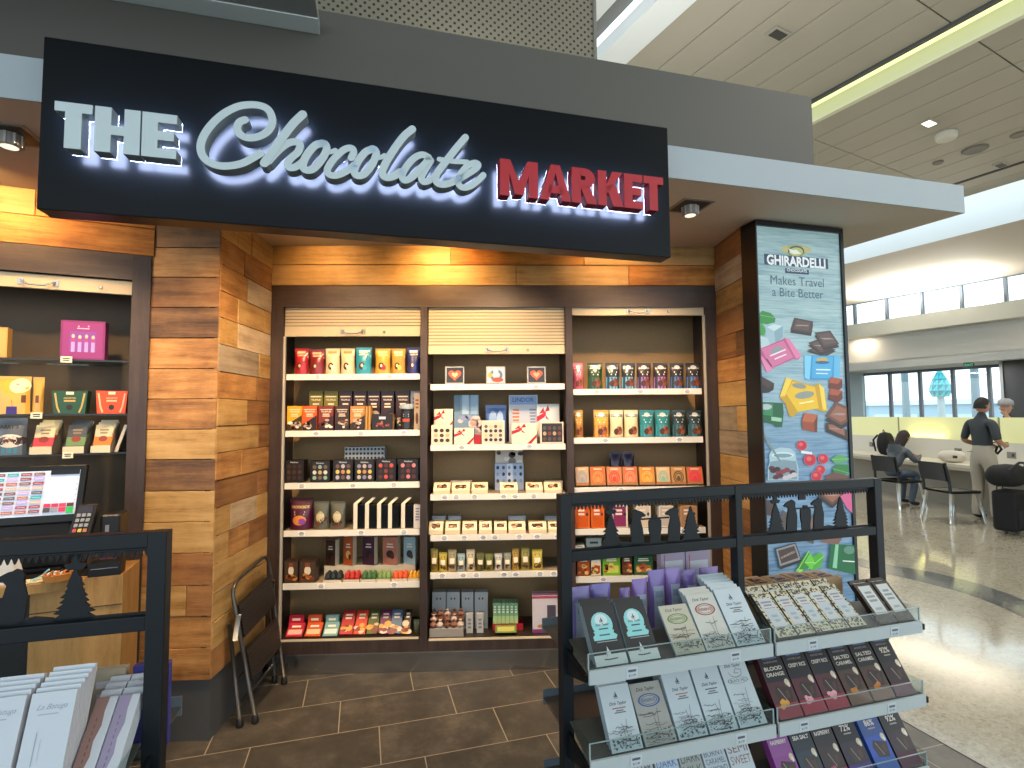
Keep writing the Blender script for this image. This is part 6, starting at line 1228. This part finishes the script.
# ================================================================ people
def person(name, label, origin, az, bones, head, cols, extra=None):
    """bones: list of (point a, point b, ra, rb, key); local frame x right, y forward, z up"""
    a_ = R_(az); rz = -a_
    root = None
    verts = []; rad = []; edges = []; idx = {}
    def vi(p, r):
        k = tuple(round(c, 4) for c in p)
        if k not in idx: idx[k] = len(verts); verts.append(k); rad.append(r)
        return idx[k]
    for (p, q, ra, rb, k) in bones: edges.append((vi(p, ra), vi(q, rb)))
    me = bpy.data.meshes.new('t'); me.from_pydata(verts, edges, [])
    o = bpy.data.objects.new('t', me); COL.objects.link(o)
    m = o.modifiers.new('s', 'SKIN'); m.use_smooth_shade = True; m.branch_smoothing = .3
    for i, v in enumerate(o.data.skin_vertices[0].data): v.radius = (rad[i] if not isinstance(rad[i], tuple) else rad[i]) if isinstance(rad[i], tuple) else (rad[i], rad[i]); v.use_root = (i == 0)
    s = o.modifiers.new('d', 'SUBSURF'); s.levels = 2; s.render_levels = 2
    dg = bpy.context.evaluated_depsgraph_get(); dg.update()
    nm = bpy.data.meshes.new_from_object(o.evaluated_get(dg)); bpy.data.objects.remove(o)
    nm.materials.clear(); keys = list(cols)
    for k in keys: nm.materials.append(mat(cols[k], .75 if k != 'skin' else .5))
    segs = [(Vector(p), Vector(q), (ra[0] if isinstance(ra, tuple) else ra), k) for p, q, ra, rb, k in bones]
    for f in nm.polygons:
        c = f.center; best = None
        for p, q, r_, k in segs:
            d = q-p; t = max(0, min(1, (c-p).dot(d)/max(d.length_squared, 1e-9))); dd = (c-(p+d*t)).length-r_
            if best is None or dd < best[0]: best = (dd, k)
        f.material_index = keys.index(best[1]); f.use_smooth = True
    root = link(name, nm, None, origin, (0, 0, rz)); tag(root, label, 'person')
    # head: shaped skull with face features and hair
    hp, hr, hyaw, hpitch = head
    hm = MB()
    def hf(u, v):
        a = 2*math.pi*u; ph = math.pi*v; x = math.sin(ph)*math.sin(a)*.073; y = math.sin(ph)*math.cos(a)*.095; z = -math.cos(ph)*.118
        if z < 0: x *= 1+z*2.2; y *= 1+z*1.0; y += -z*.10*(1 if y > 0 else .2)
        if abs(math.sin(a)) < .22 and y > 0 and -.045 < z < .02: y += .018*(1-abs(math.sin(a))/.22)*(1-(z+.0125)**2/.0011 if abs(z+.0125) < .033 else 0)
        if abs(z-.02) < .02 and y > 0 and .25 < abs(math.sin(a)) < .6: y -= .006
        return (x, y, z)
    hm.grid(hf, 32, 24, mat(cols['skin'], .5))
    hm.lathe([(.004, -.0), (.011, .004), (.011, .012), (.004, .016)], mat(cols['skin'], .5), c=(-.076, 0, -.012), n=10, sy=1.6); hm.lathe([(.004, -.0), (.011, .004), (.011, .012), (.004, .016)], mat(cols['skin'], .5), c=(.076, 0, -.012), n=10, sy=1.6)
    for sx in (-1, 1): hm.lathe([(.002, -.004), (.008, 0), (.002, .004)], mat('#2a1c16', .3), c=(sx*.03, .085, .018), n=8); hm.box(sx*.03-.013, .084, .034, sx*.03+.013, .090, .038, mat('#2a1c16', .6))
    hm.box(-.02, .088, -.055, .02, .097, -.050, mat('#8a4a40', .5))
    hd = hm.build('head', root, hp, (hpitch, 0, hyaw), smooth=True)
    if extra: extra(root, hd)
    return root
def hand(w, d, up, side, k='skin', curl=.5):
    """five finger chains from a wrist point: w wrist, d direction, up palm normal, side thumb side"""
    w, d, up, side = Vector(w), Vector(d).normalized(), Vector(up).normalized(), Vector(side).normalized(); b = []
    pc_ = w+d*.05; b.append((tuple(w), tuple(pc_), .022, .026, k))
    for i, (o, l) in enumerate(((-.030, .055), (-.010, .07), (.010, .075), (.028, .068))):
        kn = pc_+side*o*1.0+d*.035; m1 = kn+d*l*.5*math.cos(curl*.6)-up*l*.5*math.sin(curl*.6); m2 = m1+d*l*.5*math.cos(curl*1.8)-up*l*.5*math.sin(curl*1.8)
        b += [(tuple(pc_), tuple(kn), .026, .0105, k), (tuple(kn), tuple(m1), .0105, .009, k), (tuple(m1), tuple(m2), .009, .008, k)]
    t0 = w+d*.02+side*.028; t1 = t0+side*.02+d*.03; t2 = t1+d*.028-up*.01
    b += [(tuple(w), tuple(t0), .022, .013, k), (tuple(t0), tuple(t1), .013, .010, k), (tuple(t1), tuple(t2), .010, .009, k)]
    return b
def hair(hd, col, low=-.02, back=-.08, grow=.010, nm='hair', face=.45):
    mb = MB()
    def f(u, v):
        a = 2*math.pi*u; front = max(0, math.cos(a)); zl = (back+(low-back)*0) if math.cos(a) < 0 else back+(.055-back)*min(1, front/face)
        zt = .118+grow; z = zl+(zt-zl)*v; q = max(0.0, 1-(z/(.120+grow))**2)**.5 if z > 0 else 1.0
        g = 1+grow*9*(1-v*.3); return (math.sin(a)*.075*g*q, math.cos(a)*.097*g*q-.006, z)
    mb.grid(f, 36, 14, mat(col, .7, noise=.3, nscale=60)); return mb.build(nm, hd, smooth=True)
# --- man standing at the counter, seen from behind
fa, fb = floorpt(976, 515), floorpt(992, 522); mid = (fa+fb)/2
def man_extra(root, hd):
    hair(hd, '#16130f', back=-.05)
    MB().box(-.018, -.03, -.002, .018, .03, .004, mat('#1c1c20', .3)).build('belt_clip', root, (-.10, -.11, 1.0))
S = .82
L0 = lambda x, y, z: (x, y, z)
mb_ = [((0,0,.93),(0,.0,1.05),(.150,.115),(.140,.105),'pants'), ((0,0,1.05),(0,.0,1.25),(.140,.105),(.165,.118),'shirt'), ((0,0,1.25),(0,-.01,1.43),(.165,.118),(.12,.085),'shirt'), ((0,-.01,1.43),(0,.0,1.53),(.12,.085),.055,'shirt'), ((0,.0,1.53),(0,.02,1.60),.055,.052,'skin'),
  ((0,-.01,1.43),(-.17,-.01,1.43),(.12,.085),.066,'shirt'), ((-.17,-.01,1.43),(-.235,-.03,1.22),.066,.056,'shirt'), ((-.235,-.03,1.22),(-.25,-.04,1.16),.056,.044,'skin'), ((-.25,-.04,1.16),(-.15,.20,1.07),.044,.03,'skin'),
  ((0,-.01,1.43),(.17,-.01,1.43),(.12,.085),.066,'shirt'), ((.17,-.01,1.43),(.235,-.03,1.22),.066,.056,'shirt'), ((.235,-.03,1.22),(.25,-.03,1.16),.056,.044,'skin'), ((.25,-.03,1.16),(.16,.22,1.09),.044,.03,'skin'),
  ((0,0,.93),(-.10,0,.86),(.150,.115),.10,'pants'), ((-.10,0,.86),(-.11,.02,.48),.10,.075,'pants'), ((-.11,.02,.48),(-.13,-.02,.10),.075,.062,'pants'), ((-.13,-.02,.10),(-.13,-.02,.05),.062,.045,'shoe'), ((-.13,-.02,.05),(-.14,.15,.035),.045,.035,'shoe'),
  ((0,0,.93),(.10,0,.86),(.150,.115),.10,'pants'), ((.10,0,.86),(.12,.03,.48),.10,.075,'pants'), ((.12,.03,.48),(.13,.0,.10),.075,.062,'pants'), ((.13,.0,.10),(.13,.0,.05),.062,.045,'shoe'), ((.13,.0,.05),(.15,.17,.035),.045,.035,'shoe')]
mb_ += hand((-.15,.20,1.07), (.7,.7,.1), (0,0,1), (0,.6,.6))+hand((.16,.22,1.09), (-.7,.7,.05), (0,0,1), (0,.6,.6))
man = person('person', 'man in dark grey t-shirt and pale trousers standing at the work counter, hands forward', (mid.x*.985+.05, mid.y*.985-.0, 0), 84, mb_, ((0, .035, 1.685), 1, R_(-14), R_(-6)), {'shirt': '#30363c', 'skin': '#a87c64', 'pants': '#a9a193', 'shoe': '#1b1a1c'}, man_extra)
p = Vector((0, .30, 1.10)); a = R_(84)
mid = mid*.985+Vector((.05, .02, 0))
hx_, hy_ = mid.x+p.y*math.sin(a), mid.y+p.y*math.cos(a)
tag(MB().box(-.06, -.10, 0, .06, .10, .012, mat('#15161a', .25)).build('tablet', None, (hx_, hy_, 1.125), (0, 0, -a), bevel=.004), 'dark phone or tablet held by the standing man', 'device')
tag(MB().tube([(0, 0, 0), (.06, .02, -.07), (.02, .05, -.14), (-.06, .0, -.12), (-.04, -.02, -.02)], .016, mat('#1a1a1c', .6), n=8).build('camera_strap', None, (hx_, hy_, 1.10), smooth=True), 'black strap hanging from the standing man\'s hands', 'strap')
# --- seated woman leaning on the counter
def w_extra(root, hd):
    hair(hd, '#2c1c18', back=-.17, grow=.016, face=.35)
    mb = MB().grid(lambda u, v: (.12*math.cos(2*math.pi*u)*(1-.3*v), -.02+.085*math.sin(2*math.pi*u), .92+.13*v), 20, 4, mat('#4c5259', .85)); mb.build('hood', root, (0, .10, .0), smooth=True)
wb = [((0,0,.555),(0,.03,.66),(.15,.11),(.135,.115),'hood'), ((0,.03,.66),(0,.10,.82),(.135,.115),(.155,.11),'hood'), ((0,.10,.82),(0,.16,.95),(.155,.11),(.11,.08),'hood'), ((0,.16,.95),(0,.20,1.02),(.11,.08),.048,'hood'), ((0,.20,1.02),(0,.24,1.07),.048,.046,'skin'),
  ((0,.16,.95),(-.15,.16,.93),(.11,.08),.06,'hood'), ((-.15,.16,.93),(-.21,.26,.76),.06,.048,'hood'), ((-.21,.26,.76),(-.08,.48,.83),.048,.034,'hood'),
  ((0,.16,.95),(.15,.16,.93),(.11,.08),.06,'hood'), ((.15,.16,.93),(.21,.27,.76),.06,.048,'hood'), ((.21,.27,.76),(.10,.50,.83),.048,.034,'hood'),
  ((0,0,.555),(-.10,.05,.555),(.15,.11),.085,'jean'), ((-.10,.05,.555),(-.12,.40,.53),.085,.068,'jean'), ((-.12,.40,.53),(-.12,.34,.12),.068,.048,'jean'), ((-.12,.34,.12),(-.12,.34,.05),.048,.04,'shoe'), ((-.12,.34,.05),(-.12,.48,.035),.04,.03,'shoe'),
  ((0,0,.555),(.10,.05,.555),(.15,.11),.085,'jean'), ((.10,.05,.555),(.12,.38,.53),.085,.068,'jean'), ((.12,.38,.53),(.13,.24,.12),.068,.048,'jean'), ((.13,.24,.12),(.13,.24,.05),.048,.04,'shoe'), ((.13,.24,.05),(.14,.38,.035),.04,.03,'shoe')]
wb += hand((-.08,.48,.83), (.6,.7,-.05), (0,0,1), (0,.5,.5))+hand((.10,.50,.83), (-.6,.7,-.05), (0,0,1), (0,.5,.5))
wc = Vector((6.86, 8.90, 0))
person('person', 'seated person with brown hair in a grey hooded top leaning over the work counter', wc, 78, wb, ((0, .285, 1.155), 1, R_(-6), R_(-24)), {'hood': '#565c64', 'skin': '#b08468', 'jean': '#4c5a6c', 'shoe': '#22242a'}, w_extra)
# --- person beyond the glass screen
def b_extra(root, hd):
    mb = MB().lathe([(.098, 0), (.104, .03), (.095, .08), (.05, .115), (.005, .125)], mat('#8f8d8c', .7), n=24, sy=1.15); mb.box(-.07, .09, .0, .07, .17, .012, mat('#7d7b7a', .7)); mb.build('cap', hd, (0, 0, .035), smooth=True)
bb = [((0,0,.93),(0,0,1.05),(.15,.115),(.14,.105),'shirt'), ((0,0,1.05),(0,0,1.25),(.14,.105),(.165,.118),'shirt'), ((0,0,1.25),(0,-.01,1.40),(.165,.118),(.12,.085),'shirt'), ((0,-.01,1.40),(0,0,1.49),(.12,.085),.055,'shirt'), ((0,0,1.49),(0,.02,1.56),.055,.052,'skin'),
  ((0,-.01,1.40),(-.17,-.01,1.40),(.12,.085),.066,'shirt'), ((-.17,-.01,1.40),(-.22,.10,1.28),.066,.05,'shirt'), ((-.22,.10,1.28),(-.08,.20,1.52),.045,.03,'skin'),
  ((0,-.01,1.40),(.17,-.01,1.40),(.12,.085),.066,'shirt'), ((.17,-.01,1.40),(.24,0,1.15),.066,.05,'shirt'), ((.24,0,1.15),(.22,.15,.98),.045,.03,'skin'),
  ((0,0,.93),(-.10,0,.86),(.15,.115),.10,'pants'), ((-.10,0,.86),(-.11,.02,.48),.10,.075,'pants'), ((-.11,.02,.48),(-.12,0,.08),.075,.055,'pants'), ((-.12,0,.08),(-.13,.14,.035),.05,.035,'pants'),
  ((0,0,.93),(.10,0,.86),(.15,.115),.10,'pants'), ((.10,0,.86),(.11,.02,.48),.10,.075,'pants'), ((.11,.02,.48),(.12,0,.08),.075,.055,'pants'), ((.12,0,.08),(.13,.14,.035),.05,.035,'pants')]
bb += hand((-.08,.20,1.52), (.3,.1,.9), (0,-1,.2), (.8,0,0))+hand((.22,.15,.98), (0,.3,-.9), (1,0,0), (0,.8,0))
person('person', 'person in grey cap and black top, hand at the face, beyond the yellow glass', (8.5, 8.42, 0), 250, bb, ((0, .035, 1.655), 1, R_(20), 0), {'shirt': '#17181a', 'skin': '#b98a70', 'pants': '#25262a'}, b_extra)
# ================================================================ work counter with yellow glass
wk = empty('work_counter', 'long white work counter with a pale yellow glass screen in the terminal', 'counter', (7.42, 4, 0))
CT = mat('#c9c2b0', .35)
MB().box(0, 0, .71, .72, 10.5, .75, CT).box(.0, 0, .66, .03, 10.5, .71, mat('#a8a190', .5)).build('counter_top', wk)
MB().box(.50, 0, 0, .54, 10.5, .71, mat('#8f897c', .6)).build('modesty_panel', wk)
MB().box(.70, 0, .75, .74, 10.5, 1.10, mat('#c6c2b8', .5)).build('back_rail', wk)
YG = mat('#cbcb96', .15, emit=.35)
for i in range(5): MB().box(.70, .02+i*2.1, 1.10, .72, 2.08+i*2.1, 1.50, YG).build('glass_panel', wk)
for i in range(6): MB().box(.695, -.01+i*2.1, 1.10, .725, .01+i*2.1, 1.50, mat('#8f9068', .4)).build('mullion', wk)
for y in (3.95, 4.9, 7.0): MB().box(.692, y, .86, .70, y+.14, .96, mat('#77736c', .4)).box(.690, y+.02, .885, .692, y+.06, .935, mat('#2a2a2a', .5)).build('socket', wk)
lamp('AREA', (8.06, 9.6, 1.12), 4, (1, .85, .3), .8, (8.09, 9.6, 1.6), size_y=.05, name='yellow_uplight')
# ================================================================ chairs
CHB = mat('#0b0e14', .45); CHL = mat('#c6cbcd', .25, .6)
def chair(loc, az, lab, proto=[None]):
    rz = R_(90-az)
    if proto[0] is None:
        t = empty('cafe_chair', lab, 'chair', loc, (0, 0, rz), 'chairs at the work counter')
        mb = MB()   # x forward
        mb.grid(lambda u, v: (-.22+.46*u, (-.23+.46*v)*(1-.06*u), .455-.012*math.sin(math.pi*v)*math.sin(math.pi*u)), 10, 8, CHB); mb.grid(lambda u, v: (-.22+.46*u, (.23-.46*v)*(1-.06*u), .428), 4, 4, CHB)
        mb.box(-.225, -.235, .424, .235, -.212, .462, CHB).box(-.225, .212, .424, .235, .235, .462, CHB).box(.215, -.22, .424, .24, .22, .46, CHB); mb.build('seat', t, bevel=.006)
        b = MB()
        def bk(u, v, o): y = -.22+.44*u; return (-.235-.045*v+.02*(abs(y)/.22)**2*-1+o+.018*math.cos((u-.5)*math.pi), y*(1-.04*v), .60+.26*v)
        b.grid(lambda u, v: bk(u, v, 0), 10, 6, CHB); b.grid(lambda u, v: bk(1-u, v, -.018), 10, 6, CHB)
        b.grid(lambda u, v: bk(u, 1, -.018*v), 10, 1, CHB); b.grid(lambda u, v: bk(u, 0, -.018*v), 10, 1, CHB)
        for s in (-1, 1): b.tube([(-.225, s*.222, .43), (-.235, s*.220, .60), (-.285, s*.214, .865)], .019, CHB, n=8)
        b.build('backrest', t)
        for sx in (-1, 1):
            for sy in (-1, 1): MB().tube([(sx*.20, sy*.20, .43), (sx*.27, sy*.25, .0)], [.024, .017], CHL, n=10).build('leg', t, smooth=True)
        proto[0] = t; return t
    r = proto[0].copy(); COL.objects.link(r); r.location = loc; r.rotation_euler = (0, 0, rz); r['label'] = lab
    for ch in list(proto[0].children): c = ch.copy(); COL.objects.link(c); c.parent = r
    return r
chair((6.74, 7.60, 0), 88, 'empty black chair with pale metal legs, nearest the standing man')
chair((6.85, 8.76, 0), 80, 'black chair with pale metal legs in which the person in grey sits')
chair((6.75, 10.6, 0), 80, 'black chair furthest along the counter, partly hidden by the poster')
# ================================================================ bags
def softbox(w, d, h, m, r=.35, seed=1):
    mb = MB(); rg = random.Random(seed)
    def f(u, v):
        a = 2*math.pi*u; ca, sa = math.cos(a), math.sin(a); q = (abs(ca)**(2/r*.35+2)+abs(sa)**(2/r*.35+2))**(-1/(2/r*.35+2)); e = math.sin(math.pi*min(max(v, .0), 1))**.28 if 0 < v < 1 else 0
        return (ca*q*w/2*e*(1+.03*math.sin(5*a+3*v)), sa*q*d/2*e*(1+.05*math.sin(3*a+5*v)), v*h)
    mb.grid(f, 28, 18, m); return mb
BN = mat('#0a0a0d', .8, noise=.3, nscale=20)
bk = empty('backpack', 'black backpack standing on the work counter left of the seated person', 'backpack', (7.72, 10.15, .7515), (0, 0, R_(20)))
softbox(.30, .22, .46, BN).build('body', bk, smooth=True)
softbox(.22, .10, .24, mat('#1d1d22', .8), seed=3).build('front_pocket', bk, (-.02, -.12, .04), smooth=True)
for s in (-1, 1): MB().tube([(s*.07, .10, .40), (s*.10, .17, .30), (s*.09, .14, .08)], .018, BN, n=6).build('strap', bk, smooth=True)
MB().tube([(-.04, .02, .44), (0, .03, .50), (.04, .02, .44)], .008, BN, n=6).build('handle', bk)
bb_ = empty('shoulder_bag', 'white bag with a dark stripe lying on the counter before the seated person', 'bag', (7.68, 8.60, .7515), (0, 0, R_(-50)))
softbox(.38, .22, .20, mat('#cfc7ba', .7), seed=5).build('body', bb_, smooth=True)
MB().grid(lambda u, v: ((-.03+.06*u)+.05*math.sin(v*3), -.105*math.cos((v-.5)*math.pi)*1.06-.004, .02+.16*v), 3, 8, mat('#3a2c28', .6)).build('stripe', bb_)
p = floorpt(1012, 533)
sc_ = empty('wheeled_suitcase', 'black wheeled suitcase at the right edge beside the standing man', 'suitcase', (p.x, p.y, 0), (0, 0, R_(25)))
MB().box(-.19, -.13, .04, .19, .13, .56, BN).build('shell', sc_, bevel=.04, seg=4)
MB().box(-.15, -.145, .10, .15, -.12, .32, mat('#1b1b20', .8)).build('front_pocket', sc_, bevel=.02, seg=3)
for sx in (-1, 1): MB().lathe([(.006, -.0), (.02, .004), (.02, .03), (.006, .038)], BLKP, c=(sx*.15, 0, 0), n=12).build('wheel', sc_)
MB().tube([(-.08, .10, .56), (-.08, .10, .60), (.08, .10, .60), (.08, .10, .56)], .008, BLKP, n=6).build('handle', sc_)
q = floorpt(1002, 533)
d2 = empty('travel_bag', 'soft black bag heaped on top of the suitcase at the right edge', 'bag', (p.x-.02, p.y, .603), (0, 0, R_(20)))
softbox(.54, .32, .30, BN, seed=9).build('body', d2, smooth=True)
MB().tube([(-.2, -.1, .22), (-.05, -.16, .33), (.12, -.15, .32), (.22, -.08, .2)], .016, mat('#1d1d21', .7), n=8).build('strap', d2, smooth=True)
tag(MB().box(0, 0, 0, .22, .30, .018, mat('#1b1c1f', .4)).build('laptop', None, (7.58, 6.9, .7515), (0, 0, .1), bevel=.004), 'closed dark laptop on the work counter right of the standing man', 'laptop')
tag(softbox(.22, .3, .14, BN, seed=12).build('camera_bag', None, (7.68, 6.3, .7515), smooth=True), 'small black bag on the counter at the right edge of the photo', 'bag')
tag(MB().prism_z([(0, 0), (.2, .05), (.16, .3), (-.04, .26)], 0, .004, mat('#dcd9ce', .6)).build('paper_sheet', None, (7.46, 8.1, .7515)), 'white sheet of paper on the counter between the two people', 'paper')
# ================================================================ outside the far windows
def oat(px, w, z): # along the sight line of a photo column, on the plane w
    V = R_(-25.6); r = RIGHT*((px-512)/F)+FWD; k = (r.x*math.cos(V)-r.y*math.sin(V)); t = w/k; return Vector((CAM.x+r.x*t, CAM.y+r.y*t, z))
AP = mat('#b9c0c2', .8, noise=.1, nscale=.2)
o = MB().box(23.2, -40, -4.2, 120, 120, -4.0, AP); struct(vput(o, 'floor'))
p = oat(878, 52, -4)
t = empty('terminal_building', 'pale blue terminal wing seen through the far windows', 'building', p, (0, 0, R_(25.6)))
mb = MB().box(0, -30, 0, 6, 45, 6.2, mat('#9fbccb', .6)); mb.build('wall', t)
mb = MB()
for i in range(14): mb.box(-.05, -28+i*5, 2.6, 0, -24.6+i*5, 5.4, mat('#c4dcea', .3))
mb.build('window_band', t); MB().box(-.3, -30.3, 6.2, 6.3, 45.3, 6.6, mat('#dbe4e8', .5)).build('roof', t)
def post(px, w, h, lab):
    p = oat(px, w, -4); t = empty('light_mast', lab, 'mast', p)
    MB().lathe([(.35, 0), (.3, .2), (.22, h), (.1, h+.05)], mat('#6f8590', .5), n=12).build('pole', t); MB().box(-1.2, -.2, h, 1.2, .2, h+.3, mat('#5f7480', .5)).build('lamp_bar', t)
post(905, 46, 10.2, 'grey light mast seen through the middle far window'); post(975, 44, 9.5, 'grey light mast seen through the right far window')
p = oat(940, 42, -4); mb = MB(); n = 10
TE, TD = mat('#2fb4bc', .4), mat('#157a88', .4)
prof = [(.45, 6.6), (.62, 7.0), (.55, 7.4), (.4, 7.8), (.2, 8.2), (.05, 8.5)]
for (r0, z0), (r1, z1) in zip(prof, prof[1:]):
    for i in range(n):
        a0, a1 = 2*math.pi*i/n, 2*math.pi*(i+1)/n
        P = [(r0*math.cos(a0), r0*math.sin(a0), z0), (r0*math.cos(a1), r0*math.sin(a1), z0), (r1*math.cos(a1), r1*math.sin(a1), z1), (r1*math.cos(a0), r1*math.sin(a0), z1)]
        mb.add([P[0], P[1], P[2]], [(0, 1, 2)], TE); mb.add([P[0], P[2], P[3]], [(0, 1, 2)], TD)
t = empty('teal_sculpture', 'teal faceted pointed form on a pale mast outside the far windows', 'sculpture', p); mb.build('faceted_top', t); MB().lathe([(.3, 0), (.2, 6.6), (.2, 6.7)], mat('#9fb0b6', .5), n=12).build('pole', t)
# exit sign and low ceiling bits in the far lounge
V0 = oat(970, 18.7, 2.84)
t = empty('exit_sign', 'small green exit sign under the low far ceiling', 'sign', V0, (0, 0, R_(25.6)-R_(60)))
MB().box(-.12, -.02, .04, .12, .02, .16, mat('#2e3a34', .4)).build('housing', t); eb = MB(); art(eb, lambda u, v, o: (-.12+.24*u, -.021-o, .04+.12*v), [('t', 'EXIT', .5, .5, .8, None, mat('#58c08c', .3, emit=.5), .02)], .24, .12); eb.build('lettering', t); MB().tube([(0, 0, .17), (0, 0, .25)], .01, BLKP, n=6).build('stem', t)

p_ = oat(981, 20.5, 3.17)
tag(MB().box(-.35, -.06, 0, .35, .06, .025, mat('#f4f8ee', .4, emit=1.6)).build('ceiling_light', None, p_, (0, 0, R_(25.6))), 'short bright strip light under the low far ceiling', 'light')
